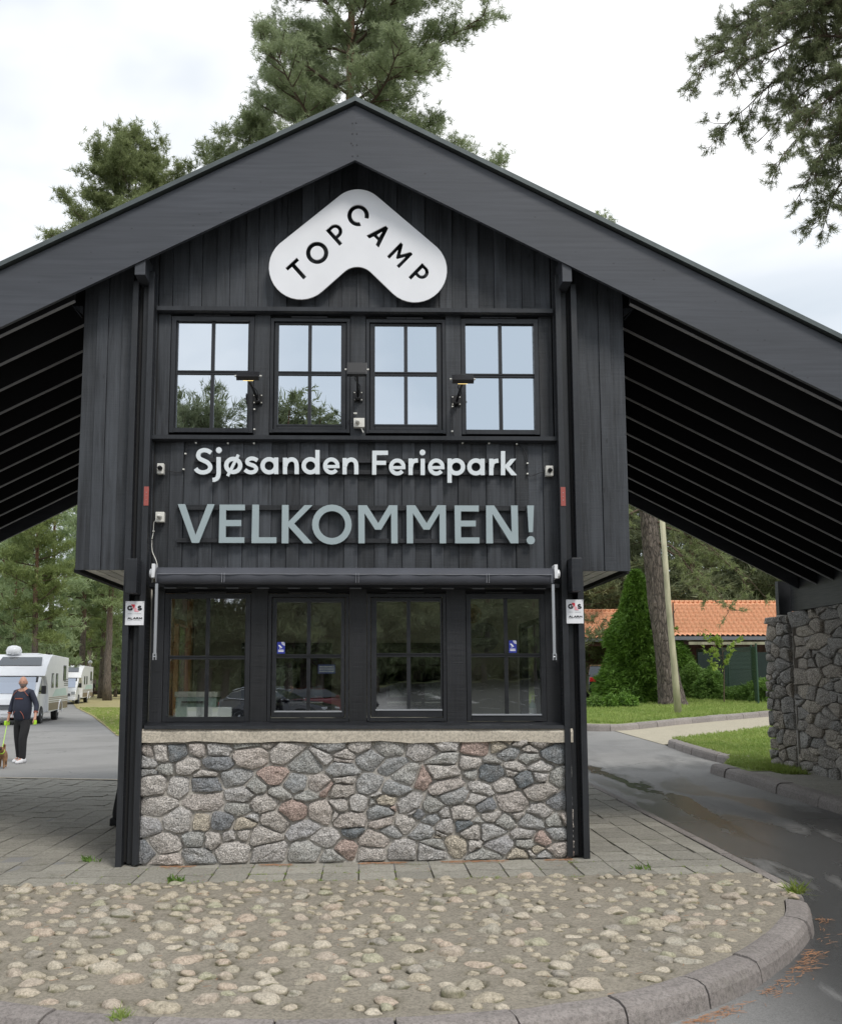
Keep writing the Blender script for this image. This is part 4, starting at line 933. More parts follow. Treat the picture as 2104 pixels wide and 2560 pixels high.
    mesh_obj('sign_board', me, M['signwhite'], base, LM)
    m = MB()
    for p in ((400, 700), (884, 560), (1378, 700), (300, 900), (1480, 900)): u, z = F(*C0(*p), 0); m.box((u-.02, -.10, z-.02), (u+.02, 0., z+.02))
    P(m, 'standoff', M['blackmetal'], base)
topcamp()

# --- alarm plates
def alarm(px0, py0, px1, py1, label):
    off = .158; (u0, z1), (u1, z0) = F(px0, py0, off), F(px1, py1, off); w_ = u1-u0; h_ = z1-z0; b = thing('alarm_sign', label, 'sign', tuple(LM @ Vector(((u0+u1)/2, -off, z0))), TH, group='alarm signs on the posts')
    m = MB(); m.box((u0, -off, z0), (u1, -off+.006, z1)); P(m, 'plate', M['signwhite'], b)
    fx = lambda a: u0+w_*a; fz = lambda c: z0+h_*c
    def st(pts, wd, lay, mat, nm, smooth=True):
        m = MB(); P3 = [Vector((fx(x), fz(y), 0)) for x, y in pts]
        if smooth: P3 = catmull(P3, 4)
        n = len(P3); v = []
        for i in range(n):
            d = (P3[min(i+1, n-1)]-P3[max(i-1, 0)]).normalized(); nn = Vector((-d.y, d.x, 0))*wd*w_/2; y = -off-.001-lay*.0006
            v += [(P3[i].x+nn.x, y, P3[i].y+nn.y), (P3[i].x-nn.x, y, P3[i].y-nn.y)]
        m.add(v, [(2*i, 2*i+1, 2*i+3, 2*i+2) for i in range(n-1)]); return m, mat, nm
    def put(L_, mat, nm):
        a = MB()
        for m, _, _ in L_: a.add(m.v, m.f)
        P(a, nm, mat, b, kind='stuff' if nm == 'small_print' else None)
    put([st([(.34, .76), (.27, .79), (.18, .775), (.14, .71), (.18, .655), (.27, .64), (.36, .66)], .085, 1, 0, 0), st([(.36, .635), (.36, .71), (.27, .71)], .06, 1.5, 0, 0, False)], M['ink'], 'printed_letter')
    put([st([(.84, .77), (.76, .79), (.70, .76), (.71, .725), (.78, .71), (.85, .685), (.84, .65), (.76, .635), (.67, .655)], .08, 1, 0, 0)], M['ink'], 'printed_letter')
    m = MB(); m.prism([(fx(.30), fz(.865)), (fx(.50), fz(.865)), (fx(.52), fz(.80)), (fx(.42), fz(.66)), (fx(.40), fz(.76))][::-1], -off-.0025, -off-.001); P(m, 'red_emblem', M['red'], b)
    m = MB(); m.prism([(fx(.52), fz(.78)), (fx(.56), fz(.70)), (fx(.62), fz(.70)), (fx(.62), fz(.60)), (fx(.74), fz(.60)), (fx(.70), fz(.55)), (fx(.50), fz(.56)), (fx(.47), fz(.62))][::-1], -off-.003, -off-.001); P(m, 'pink_emblem', M['pink'], b)
    A_ = []; x = .14; hh = .085; zz = .24
    for ch, wd in (('A', .15), ('L', .10), ('A', .15), ('R', .13), ('M', .17)):
        T = lambda p: (x+p[0]*wd, zz+p[1]*hh)
        segs = {'A': [[(0, 0), (.5, 1)], [(.5, 1), (1, 0)], [(.2, .35), (.8, .35)]], 'L': [[(.1, 1), (.1, 0)], [(.1, .08), (.95, .08)]], 'R': [[(.1, 0), (.1, 1)], [(.1, .92), (.75, .92)], [(.75, .95), (.75, .5)], [(.1, .5), (.8, .5)], [(.5, .5), (.95, 0)]],
                'M': [[(.08, 0), (.15, 1)], [(.15, 1), (.5, .25)], [(.5, .25), (.85, 1)], [(.85, 1), (.92, 0)]]}[ch]
        put([st([T(p) for p in sg], .035, 1+k*.3, 0, 0, False) for k, sg in enumerate(segs)], M['ink'], 'printed_letter')
        x += wd+.02
    g_ = [st([(.14+i*.045, .475), (.14+i*.045+.034, .475)], .03, 1, 0, 0, False) for i in range(16) if i not in (5, 7)]+[st([(.14+i*.045, .205), (.14+i*.045+.036, .205)], .02, 1, 0, 0, False) for i in range(16) if i != 6]
    put(g_, M['greyink'], 'small_print')
    m = MB()
    for a in (.05, .95): m.box((fx(a)-.004, -off-.002, fz(.96)-.004), (fx(a)+.004, -off, fz(.96)+.004))
    P(m, 'screw', M['silver'], b)
alarm(314.5, 1503, 359.4, 1562.7, 'small white and red ALARM plate on the left post')
alarm(1414.3, 1499, 1458.3, 1558.5, 'small white and red ALARM plate on the right post')

# ================================================================== AWNING
aw_ = thing('awning', 'rolled-up charcoal fabric awning above the lower windows', 'awning', tuple(LM @ Vector((.03, -.2, 2.45))), TH)
ax0, ax1 = F(389, 1440, .30)[0], F(1384, 1440, .30)[0]
zt = F(800, 1418, .26)[1]; zm = F(800, 1430, .30)[1]; zl = F(800, 1459, .32)[1]
n = 60; v = []
for i in range(n+1):
    u = ax0+(ax1-ax0)*i/n; wv = .004*math.sin(i*1.3)+.004*mnoise.noise(Vector((u*3, 0, 0))); sag = -.006*math.sin(math.pi*i/n)
    v += [(u, -.17, zt), (u, -.25, zt-.004), (u, -.295+wv, zm), (u, -.31+wv, zm-.03), (u, -.30+wv*1.5, zl+.02+sag), (u, -.27+wv, zl+sag), (u, -.19, zl+.03)]
m = MB(); m.add(v, [(i*7+j, i*7+j+1, (i+1)*7+j+1, (i+1)*7+j) for i in range(n) for j in range(6)]+[tuple(range(6, -1, -1)), tuple(n*7+j for j in range(7))]); fab = P(m, 'fabric_roll', M['awning'], aw_, smooth=True)
m = MB()
for px in (391, 555, 561, 890, 896, 1216, 1222, 1378):
    u = F(px, 1440, .31)[0]; m.box((u-.0012, -.318, zl+.01), (u+.0012, -.308, zm-.01)); m.box((u-.0012, -.26, zt-.003), (u+.0012, -.24, zt))
m.box((ax0+.02, -.3175, zm-.022), (ax1-.02, -.309, zm-.019)); P(m, 'stitching', M['stitch'], fab)
m = MB(); m.tube([(ax0-.01, -.22, (zt+zl)/2+.01), (ax1+.01, -.22, (zt+zl)/2+.01)], .035, 12); P(m, 'roller_tube', M['blackmetal'], aw_)
for s, px in ((-1, 389), (1, 1384)):
    u = F(px, 1440, .24)[0]; zc = (zt+zl)/2+.03; m = MB(); b2 = sorted((u, u+s*.03))
    m.box((b2[0], -.27, zc-.05), (b2[1], -.14, zc+.075)); m.lathe([(.042, 0), (.042, .022), (.03, .03)], (0, 0, 0), 18, Matrix.Translation((u+s*.03, -.20, zc-.005)) @ Matrix.Rotation(s*R(90), 4, 'Y')); P(m, 'end_bracket', M['white'], aw_, bevel=.003)
    ux = F(390 if s < 0 else 1383, 1550, .29)[0]; za = F(390, 1459, .29)[1]; zc2 = F(390, 1650, .29)[1]; uo = ux+s*.003
    m = MB(); m.box((ux-.012, -.30, zc2+.05), (ux+.012, -.275, za)); m.box((ux-.016, -.31, zc2), (ux-.008, -.28, zc2+.06)); m.box((ux+.008, -.31, zc2), (ux+.016, -.28, zc2+.06)); m.lathe([(.006, 0), (.006, .034)], (0, 0, 0), 8, Matrix.Translation((ux-.017, -.295, zc2+.03)) @ Matrix.Rotation(R(90), 4, 'Y')); P(m, 'drop_arm', M['silver'], aw_)
m = MB()
for i in range(13):
    u = ax0+.10+i*(ax1-ax0-.2)/12; m.box((u-.055, -.13, zl-.028), (u+.055, -.105, zl-.018))
P(m, 'ledge_patch_tab', M['gutter'], aw_)  # pale tabs added for the light patches of ledge below the awning
uu, z0_ = F(1391, 1650, .17); z1_ = F(1391, 1543, .17)[1]
m = MB(); m.tube([(uu, -.17, z0_), (uu, -.17, z1_), (uu+.006, -.16, z1_+.01)], .005, 6); m.box((uu-.008, -.18, z0_-.02), (uu+.008, -.165, z0_+.05)); o = m.build('crank_rod', M['blackmetal'], None, LM); tag(o, 'thin dark crank rod hanging beside the right post', 'rod')

# ================================================================== SOCKETS, FLOODLIGHTS, CABLES
def socket(px0, py0, px1, py1, label, plug, lead=None):
    (u0, z1), (u1, z0) = F(px0, py0, .04), F(px1, py1, .04); b = thing('wall_socket', label, 'socket', tuple(LM @ Vector(((u0+u1)/2, -.03, z0))), TH)
    m = MB(); m.box((u0, -.075, z0), (u1, -.012, z1)); P(m, 'housing', M['whiteplastic'], b, bevel=.005)
    cu = (u0+u1)/2-(.015 if u1-u0 > .08 else 0); cz = (z0+z1)/2; m = MB(); m.lathe([(.022, 0), (.022, .03), (.014, .05), (.008, .075)], (0, 0, 0), 12, Matrix.Translation((cu, -.075, cz)) @ Matrix.Rotation(R(90), 4, 'X')); P(m, 'plug', M[plug], b, smooth=True); return cu, cz
s1 = socket(395, 1160, 411, 1186, 'white outdoor socket with black plug beside the left end of the name sign', 'blackmetal')
s2 = socket(391, 1281, 412, 1306, 'white outdoor socket with white plug above the left end of the awning', 'whiteplastic')
s3 = socket(1362, 1166, 1381, 1191, 'white outdoor socket with black plug beside the right end of the name sign', 'blackmetal')
s4 = socket(884, 1047, 911, 1070, 'larger white socket box between the two middle upper windows', 'whiteplastic')
m = MB(); a = F(903, 1070, .04); b_ = F(908, 1082, .04); m.tube([(a[0], -.05, a[1]), (b_[0], -.05, b_[1])], .006, 6); tag(m.build('cable_stub', M['whiteplastic'], None, LM), 'short white cable stub under the middle socket box', 'cable')
def cable(pts, label, mat='blackmetal', r=.0035, off=.03, clips=(), name='cable', group=None):
    P3 = [(*(F(x, y, off+.006*(i % 2))),) for i, (x, y) in enumerate(pts)]; V_ = catmull([(u, -off-.006*(i % 2), z) for i, (u, z) in enumerate(P3)], 5)
    c = thing(name, label, 'cable', tuple(LM @ V_[0]), TH, group); m = MB(); m.tube(V_, r, 6); P(m, 'lead', M[mat], c, smooth=True)
    for x, y in clips:
        u, z = F(x, y, off+.01); m = MB(); m.box((u-.008, -off-.014, z-.006), (u+.008, -off+.01, z+.006)); P(m, 'cable_clip', M['whiteplastic'], c)
cable([(404, 1173), (425, 1178), (450, 1181), (458, 1174), (462, 1150), (464, 1130), (470, 1116), (486, 1107), (520, 1109), (570, 1108), (620, 1107), (640, 1108), (634, 1098), (635, 1085), (637, 1040), (636, 1008)], 'black cable from the left floodlight down to the left socket', clips=((459, 1173), (464, 1134), (490, 1107), (570, 1108), (635, 1108), (636, 1073), (636, 1023)))
cable([(1370, 1178), (1350, 1182), (1330, 1189), (1320, 1187), (1318, 1160), (1312, 1130), (1300, 1114), (1290, 1110), (1222, 1108), (1156, 1107), (1140, 1098), (1131, 1078), (1130, 1040), (1131, 1016)], 'black cable from the right floodlight down to the right socket', clips=((1318, 1184), (1318, 1158), (1291, 1110), (1222, 1108), (1156, 1107), (1130, 1078), (1131, 1016)))
cable([(892, 1056), (875, 1058), (870, 1055), (878, 1044), (885, 1034), (884, 1010), (889, 985)], 'black cable looped beside the middle socket box', clips=((886, 1033), (890, 1033)))
cable([(400, 1294), (386, 1305), (384, 1328), (380, 1352), (381, 1378), (390, 1400), (394, 1416)], 'white flex running from the lower left socket to the awning', 'whiteplastic', .005, clips=((384, 1328),))
def flood(bx, by, hx0, hy0, hx1, hy1, face, label, lit):
    """bracket at bx,by; lamp head box between hx0..hx1"""
    bu, bz = F(bx, by, .02); off = .34; (u0, z1), (u1, z0) = F(hx0, hy0, off), F(hx1, hy1, off); hc = Vector(((u0+u1)/2, -off, (z0+z1)/2)); b = thing('floodlight', label, 'floodlight', tuple(LM @ Vector((bu, -.02, bz))), TH, group='floodlights between the upper windows')
    m = MB(); m.box((bu-.042, -.022, bz-.045), (bu+.042, -.008, bz+.055)); P(m, 'wall_plate', M['blackmetal'], b)
    m = MB()
    for a in (-.034, .034):
        for c in (-.03, .04): m.box((bu+a-.005, -.027, bz+c-.005), (bu+a+.005, -.021, bz+c+.005))
    P(m, 'bolt', M['whiteplastic'], b)
    base_ = Vector((bu, -.03, bz)); m = MB(); m.box((bu-.02, -.07, bz-.04), (bu+.02, -.02, bz-.005)); m.tube([base_+Vector((0, -.02, -.02)), base_.lerp(hc, .5)+Vector((0, 0, -.01)), hc+Vector((0, .03, -.03))], [.013, .012, .010], 8); P(m, 'arm', M['blackmetal'], b, smooth=True)
    m = MB(); mid = base_.lerp(hc, .6); m.tube(catmull([base_+Vector((0, -.02, 0)), base_.lerp(hc, .35)+Vector((.022, -.02, 0)), mid+Vector((-.022, -.02, .01)), hc+Vector((.01, .0, -.03))], 6), .004, 6); P(m, 'lead', M['blackmetal'], b)
    hw = (u1-u0)/2; hh = (z1-z0)/2
    X = Matrix.Translation(hc) @ Matrix.Rotation(face, 4, 'X')
    m = MB(); d = .085 if abs(face) > .6 else .05
    if abs(face) > .6: d = .10; hh_ = .022
    else: hh_ = hh
    m.box((-hw, -d/2, -hh_), (hw, d/2, hh_), X); hd = P(m, 'lamp_head', M['blackmetal'], b, bevel=.004)
    m = MB()
    for i in range(7): x = -hw+.03+i*(2*hw-.06)/6; m.box((x-.003, d/2-.0, -hh_*.8), (x+.003, d/2+.014, hh_*.8), X)
    P(m, 'cooling_fins', M['blackmetal'], hd)
    m = MB(); m.box((-hw+.012, -d/2+.014, -hh_-.004), (hw-.012, d/2-.014, -hh_-.0005), X) if abs(face) > .6 else m.box((-hw+.012, -d/2-.003, -hh+.012), (hw-.012, -d/2-.0005, hh-.012), X); P(m, 'lens', M['blackmetal'], hd)
    if lit:
        m = MB(); m.box((-hw*.45, -d/2+.02, -hh_-.012), (hw*.45, 0, -hh_-.005), X); P(m, 'lamp', M['lamp'], hd)
    m = MB(); m.box((-hw-.018, -.008, -.006), (-hw, .008, .006), X); m.box((hw, -.008, -.006), (hw+.018, .008, .006), X); P(m, 'hinge_bolt', M['whiteplastic'], hd)
flood(645, 999, 592, 932, 649, 948, R(2)+.7, 'left slim floodlight glowing warm on its angled arm', True)
flood(895, 992, 867, 908, 917, 940, R(-12), 'square black floodlight between the two middle upper windows', False)
flood(1140, 1003, 1129, 941, 1183, 955, R(2)+.7, 'right slim floodlight on its arm beside the last upper window', True)

# ================================================================== THINGS IN AND ON THE WINDOWS
def sticker(px0, py0, px1, py1, label):
    off = -.022; (u0, z1), (u1, z0) = F(px0, py0, off), F(px1, py1, off); b = thing('window_sticker', label, 'sticker', tuple(LM @ Vector(((u0+u1)/2, .022, z0))), TH, group='blue camera stickers'); w_ = u1-u0; h_ = z1-z0
    m = MB(); m.box((u0, .0222, z0), (u1, .0235, z1)); P(m, 'sheet', M['blueprint'], b)
    m = MB(); X = lambda a, c: (u0+w_*a, z0+h_*c)
    m.prism([X(.18, .66), X(.58, .46), (X(.66, .52)), X(.36, .74), X(.16, .74)], .0215, .0222); m.prism([X(.34, .40), X(.40, .40), X(.40, .56), X(.34, .56)], .0214, .0222)
    for k, r in enumerate((.22, .34, .46)):
        pts = [(u1-w_*r*math.cos(R(a)), z1-w_*r*math.sin(R(a))) for a in range(0, 91, 15)]+[(u1-w_*(r-.07)*math.cos(R(a)), z1-w_*(r-.07)*math.sin(R(a))) for a in range(90, -1, -15)]; m.prism(pts, .0213, .0222)
    for zz in (.26, .15): m.box((X(.15, zz)[0], .0214, X(0, zz)[1]), (X(.85, 0)[0], .0222, X(0, zz+.07)[1]))
    P(m, 'printed_symbol', M['signwhite'], b)
(nu0, nz1), (nu1, nz0) = F(795, 1661, -.05), F(838, 1684, -.05); M['notice'] = paint('dull_blue_notice', (.06, .08, .2), .5); nc = thing('notice_card', 'small blue notice card with white lines behind the second lower window', 'notice', tuple(LM @ Vector(((nu0+nu1)/2, .05, nz0))), TH)
m = MB(); m.box((nu0, .05, nz0), (nu1, .053, nz1)); P(m, 'card', M['notice'], nc); m = MB()
for k in range(3): zc_ = nz0+(nz1-nz0)*(.25+.25*k); m.box((nu0+.01, .0485, zc_-.006), (nu1-.01, .0499, zc_+.005))
P(m, 'printed_lines', M['greyink'], nc, kind='stuff')
sticker(693, 1605, 712, 1634, 'blue camera sticker on the second lower window from the left'); sticker(1271, 1601, 1291, 1632, 'blue camera sticker on the rightmost lower window')
def roombox(name, label, cat, parts, loc):
    b = thing(name, label, cat, tuple(LM @ Vector(loc)), TH)
    for nm, mat, fn in parts: m = MB(); fn(m); P(m, nm, M[mat], b, bevel=.0)
counter = MB(); counter.box((-1.84, .12, 1.22), (1.90, .75, 1.255)); tag(counter.build('counter', M['cream'], None, LM), 'pale counter along the inside of the lower windows', 'counter')
roombox('printer', 'pale office printer behind the left lower window', 'printer', [('body', 'bottle', lambda m: m.box((-1.66, .30, 1.257), (-1.28, .62, 1.44))), ('lid', 'whiteplastic', lambda m: m.box((-1.67, .29, 1.442), (-1.27, .63, 1.49))), ('paper_tray', 'blackmetal', lambda m: m.box((-1.60, .27, 1.39), (-1.40, .299, 1.402)))], (-1.5, .4, 1.257))
def papers(m):
    for i in range(8): m.box((-1.53+.012*i*(i > 3), .16+.004*i, 1.257), (-1.12+.012*i*0-(.03*i if i > 4 else 0)*0, .163+.004*i, 1.352-.001*i))
roombox('paper_stack', 'stack of white papers leaning behind the left lower window', 'papers', [('sheets', 'paper', papers)], (-1.3, .17, 1.257))
def jac(m):
    for k in range(7): m.lathe([(.0, 0), (.10-.006*k, .0), (.11-.01*k, .03), (.05, .05)], (-1.12+.03*k, .42, 1.257+.02*k), 12)
roombox('folded_jacket', 'dark crumpled jacket on the counter beside the printer', 'jacket', [('cloth', 'navy', jac)], (-1.05, .42, 1.257))
bu, bz = F(1331, 1784, -.2); b = thing('soap_bottle', 'clear pump bottle of hand gel inside the right lower window', 'bottle', tuple(LM @ Vector((bu, .2, bz))), TH)
bz = 1.257
m = MB(); m.lathe([(.030, 0), (.033, .01), (.033, .10), (.028, .125), (.014, .135), (.014, .14)], (bu, .2, bz), 18); P(m, 'bottle_body', M['bottle'], b, smooth=True)
m = MB(); m.lathe([(.016, .14), (.016, .155), (.006, .160), (.006, .185), (.011, .187), (.011, .20)], (bu, .2, bz), 14); m.box((bu-.012, .193, bz+.192), (bu+.045, .207, bz+.202)); P(m, 'pump', M['whiteplastic'], b)
m = MB(); m.lathe([(.0338, .02), (.0338, .085)], (bu, .2, bz), 18); P(m, 'bottle_label', M['paper'], b)
cu, cz = F(1219, 1590, -2.9); b = thing('wall_clock', 'large pale round clock on the rear wall seen through the right lower window', 'clock', tuple(LM @ Vector((cu, 3.2, cz-.2))), TH)
rot = Matrix.Translation((cu, 3.295, cz)) @ Matrix.Rotation(R(90), 4, 'X')
m = MB(); m.lathe([(.17, 0), (.17, .02)], (0, 0, 0), 32, rot); P(m, 'clock_face', M['cream'], b)
m = MB(); m.lathe([(.185, 0), (.185, .03), (.165, .03), (.165, .021)], (0, 0, 0), 32, rot); P(m, 'rim', M['greyink'], b)
m = MB(); m.box((cu-.10, 3.262, cz-.006), (cu, 3.268, cz+.006)); m.box((cu-.005, 3.262, cz), (cu+.005, 3.268, cz+.07)); P(m, 'hands', M['ink'], b)
hu, hz = F(1187, 1529, -2.9); m = MB(); m.lathe([(.12, 0), (.125, .008), (.05, .02), (.045, .06), (.02, .07)], (0, 0, 0), 20, Matrix.Translation((hu, 3.29, hz)) @ Matrix.Rotation(R(90), 4, 'X')); tag(m.build('straw_hat', M['oak'], None, LM), 'round brown straw hat hung on the rear wall inside the gatehouse', 'hat')

# ================================================================== TREES
def tube_np(P, r, n=5):
    m = MB(); m.tube(P, r, n, cap=False); return m.v, m.f
def tufts(pos, axis, L, wdt, blades, rs, spread=.9):
    """pos (N,3), axis (N,3): stars of narrow needle blades"""
    N = len(pos); pos = np.repeat(pos, blades, 0); ax = np.repeat(axis, blades, 0)
    d = rs.normal(size=(N*blades, 3))*spread+ax; d /= np.linalg.norm(d, axis=1, keepdims=True)+1e-9
    l = L*rs.uniform(.6, 1.2, (N*blades, 1)); t = rs.normal(size=(N*blades, 3)); s = np.cross(d, t); s /= np.linalg.norm(s, axis=1, keepdims=True)+1e-9
    base = pos+rs.normal(size=pos.shape)*L*.18; ww = wdt*rs.uniform(.7, 1.3, (N*blades, 1))
    v = np.stack([base-s*ww, base+s*ww, base+d*l], 1).reshape(-1, 3); return v, np.arange(len(v)).reshape(-1, 3)
def pine_data(seed, h, cb, rad, tr, nb, tuft_L, tuft_w, blades, sub=.3, lean=(0, 0), profile=None, up=(-.1, .9), tw=3, spread=.9, kink=.12):
    rs = np.random.default_rng(seed); rr = random.Random(seed)
    TP = []; off = np.zeros(2)
    for i in range(13):
        t = i/12; TP.append(Vector((lean[0]*t*t*h+off[0], lean[1]*t*t*h+off[1], t*h))); off += rs.normal(size=2)*kink*h/60
    trr = [tr*(1.25 if i == 0 else 1)*(1-(i/12)*.86) for i in range(13)]
    trunk = MB(); trunk.tube(TP, trr, 10)
    def tp(t): x = t*12; i = min(11, int(x)); return TP[i].lerp(TP[i+1], x-i)
    limbs = MB(); pos = []; ax = []
    prof = profile or (lambda t: math.sin(math.pi*min(1, .18+.82*t)**.8)*.9+.15)
    az = rr.random()*6.28
    for b in range(nb):
        t = (b+rr.random())/nb; z = cb+(1-cb)*t*.985; az += 2.4+rr.uniform(-.5, .5); L_ = rad*prof(t)*rr.uniform(.55, 1.15); el = up[0]+(up[1]-up[0])*t+rr.uniform(-.2, .2)
        p = tp(z); d = Vector((math.cos(az)*math.cos(el), math.sin(az)*math.cos(el), math.sin(el))); pts = [p]; q = p.copy(); ns = 6; dd = d.copy()
        for k in range(ns):
            dd = (dd+Vector((rr.uniform(-.22, .22), rr.uniform(-.22, .22), rr.uniform(-.08, .16)))).normalized(); q = q+dd*L_/ns; pts.append(q.copy())
        r0 = max(.012, tr*.28*(1-t*.75)*(L_/rad)**.5); limbs.tube(pts, [r0*(1-k/ns*.85) for k in range(ns+1)], 5, cap=False)
        s = .13
        while s < 1.0:
            x = s*ns; i = min(ns-1, int(x)); a = pts[i].lerp(pts[i+1], x-i); side = dd.cross(Vector((0, 0, 1))).normalized()*rr.choice((-1, 1)); l2 = L_*.45*(1.05-s*.75)*rr.uniform(.5, 1.1)+.12
            d2 = (dd*.6+side*rr.uniform(.3, 1.1)+Vector((0, 0, rr.uniform(-.05, .55)))).normalized(); e1 = a+d2*l2; mid = a.lerp(e1, .5)+Vector((0, 0, -.04*l2)); limbs.tube([a, mid, e1], [r0*.35, r0*.25, r0*.1], 3, cap=False)
            nt = max(2, int(l2/.22*tw/3)+1)
            for k in range(nt):
                f = .3+.7*(k+rr.random())/nt; c = a.lerp(e1, f); c = c+Vector((rr.gauss(0, .07), rr.gauss(0, .07), rr.gauss(.03, .05)))*(tuft_L/.14)
                pos.append(c); ax.append(d2*.5+Vector((0, 0, .55)))
                for _ in range(tw-1): pos.append(c+Vector((rr.gauss(0, 1), rr.gauss(0, 1), rr.gauss(0, .5)))*tuft_L*.9); ax.append(d2*.4+Vector((rr.uniform(-.5, .5), rr.uniform(-.5, .5), .5)))
            s += sub/L_*rr.uniform(.6, 1.3)
        pos.append(pts[-1]); ax.append(dd)
    v, f = tufts(np.array([tuple(p) for p in pos]), np.array([tuple(a) for a in ax]), tuft_L, tuft_w, blades, rs, spread)
    return trunk, limbs, v, f, TP
def pine(data, loc, label, needle='needle', rotz=0., scale=1., group=None, cat='pine tree', name='pine_tree', limbmat='twig'):
    trunk, limbs, v, f, TP = data; t = thing(name, label, cat, loc, rotz, group, scale=scale); MM_ = WM[t.name]
    m = MB(); m.v = list(trunk.v); m.f = list(trunk.f); m.build('trunk', M['bark'], t, MM_, smooth=True)
    m = MB(); m.v = list(limbs.v); m.f = list(limbs.f); m.build('limbs', M[limbmat], t, MM_, smooth=True)
    mesh_obj('crown', mesh_np('crown', v, f), M[needle], t, MM_); return t
def dome(t): return .62+.5*math.sin(math.pi*min(1, t*1.05)**.8)
D = 27.; big = pine_data(3, 27.5, .52, 4.15, .30, 56, .17, .0085, 19, .20, (0, 0), dome, (-.15, .7), 5, 1.15)
pine(big, (at(880, D), D, H(0, D)), 'tall spreading pine rising behind the gable peak', 'needle')
D = 31.; t2 = pine_data(8, 19.8, .70, 3.2, .15, 44, .17, .011, 18, .18, (-.0225, 0), lambda t: 1.0*(1-t)**.75+.12, (-.1, .7), 5, 1.1)
pine(t2, (at(348, D), D, H(-8, D)), 'slender cone-topped pine above the left roof slope', 'needle')
D = 30.; t3 = pine_data(12, 19.5, .76, 2.5, .13, 26, .17, .011, 18, .18, (0, 0), lambda t: 1.0-.55*t, (-.1, .6), 5, 1.1)
pine(t3, (at(610, D), D, 0), 'lower pine top showing over the roof left of the gable peak', 'needle')
D = 58.; t4 = pine_data(17, 29.6, .72, 3.0, .23, 30, .26, .022, 12, .35, (0, 0), lambda t: 1.0-.75*t, (-.1, .7), 4)
pine(t4, (at(1540, D), D, H(13, D)-.6), 'small pine tip peeping over the right roof slope', 'needle')
pine(t4, (at(1694, D+6), D+6, H(18, D)-2.0), 'tiny pine tip just breaking the right roof line', 'needle', 1.)
# near tree whose branches come in at the upper right
def droop():
    rs = np.random.default_rng(5); rr = random.Random(9); trunk = MB(); tr = [Vector((0, 0, 0)), Vector((.05, 0, 5)), Vector((-.1, 0, 10)), Vector((.1, 0, 15))]; trunk.tube(tr, [.36, .3, .24, .1], 12)
    limbs = MB(); pos = []; ax = []
    B = [(11.8, (-3.7, .2, 10.9)), (11.2, (-3.2, -.5, 10.5)), (12.4, (-2.9, .4, 11.7)), (10.6, (-2.35, -.3, 9.3)), (10.9, (-2.3, .5, 10.0)), (9.9, (-1.9, .2, 8.75)), (10.2, (-1.75, -.4, 9.1)), (12.7, (-2.1, -.6, 12.6)), (11.4, (-1.7, .5, 11.2)), (11.2, (-2.8, .8, 10.4)), (13, (-2.6, 0, 13.2)), (9.7, (-1.5, .3, 8.3)), (12, (-3.1, .9, 11.9)), (12.6, (-3.0, -.3, 12.7)), (13.2, (-1.8, .4, 13.6)), (11.9, (-2.2, -.7, 11.4)), (10.4, (-1.3, -.5, 9.6)), (11.6, (-2.9, -.9, 11.0))]
    for z, e in B:
        a = Vector((0, 0, z)); e = Vector(e); pts = []
        for k in range(9):
            t = k/8; p = a.lerp(e, t); p.z += .55*math.sin(math.pi*t)*(1 if z > e[2] else .4); p += Vector((rr.gauss(0, .05), rr.gauss(0, .05), rr.gauss(0, .05)))*t; pts.append(p)
        limbs.tube(pts, [.036*(1-k/8*.85) for k in range(9)], 5, cap=False)
        for k in range(44):
            s = .22+.78*rr.random(); x = s*8; i = min(7, int(x)); q = pts[i].lerp(pts[i+1], x-i); d = (pts[i+1]-pts[i]).normalized(); sd = Vector((rr.gauss(0, 1), rr.gauss(0, 1), rr.gauss(-.1, .6))).normalized()
            l2 = rr.uniform(.25, .75)*(1.25-s*.6); d2 = (d*.7+sd*.8).normalized(); e1 = q+d2*l2; limbs.tube([q, q.lerp(e1, .5)+Vector((0, 0, -.03)), e1], [.009, .006, .003], 3, cap=False)
            for j in range(4):
                c = q.lerp(e1, .35+.65*rr.random()); d3 = (d2+Vector((rr.gauss(0, .6), rr.gauss(0, .6), rr.gauss(.1, .5)))).normalized(); c2 = c+d3*rr.uniform(.08, .22); limbs.tube([c, c2], [.005, .003], 3, cap=False); pos += [c2, c.lerp(c2, .5)]; ax += [d3, d3]
            pos.append(e1); ax.append(d2)
    v, f = tufts(np.array([tuple(p) for p in pos]), np.array([tuple(a)for a in ax]), .10, .0052, 20, rs, .85); return trunk, limbs, v, f, tr
D = 15.5; pine(droop(), (at(2104, D)+1.62, D, .85), 'near pine whose drooping branches hang into the upper right corner', 'needle_dk')
# forest stock
FD = [pine_data(31, 19, .30, 3.4, .32, 34, .42, .034, 9, .42, (0, 0), lambda t: .75+.3*math.sin(math.pi*t), (-.25, .7), 3),
      pine_data(32, 21, .38, 3.0, .34, 32, .42, .040, 9, .42, (.0, 0), lambda t: .7+.35*math.sin(math.pi*t), (-.2, .8), 3),
      pine_data(33, 17, .18, 3.3, .27, 36, .40, .040, 9, .42, (0, 0), lambda t: 1.05-.6*t, (-.3, .5), 3),
      pine_data(34, 13, .08, 3.0, .20, 36, .38, .038, 9, .42, (0, 0), lambda t: 1.1-.85*t, (-.25, .4), 3)]
lab0 = 'forest pine with a bare lower trunk and green crown beyond the'
protos = []
def forest(k, x, y, rot, s, label, group, needle='needle_far'):
    z = H(x, y)-.1
    for p in protos:
        if p[0] == k and p[1] == needle: o = copy_tree(p[2], (x, y, z), rot, label, s, group); return o
    o = pine(FD[k], (x, y, z), label, needle, rot, 1., group); o.scale = (s,)*3; protos.append((k, needle, o)); return o
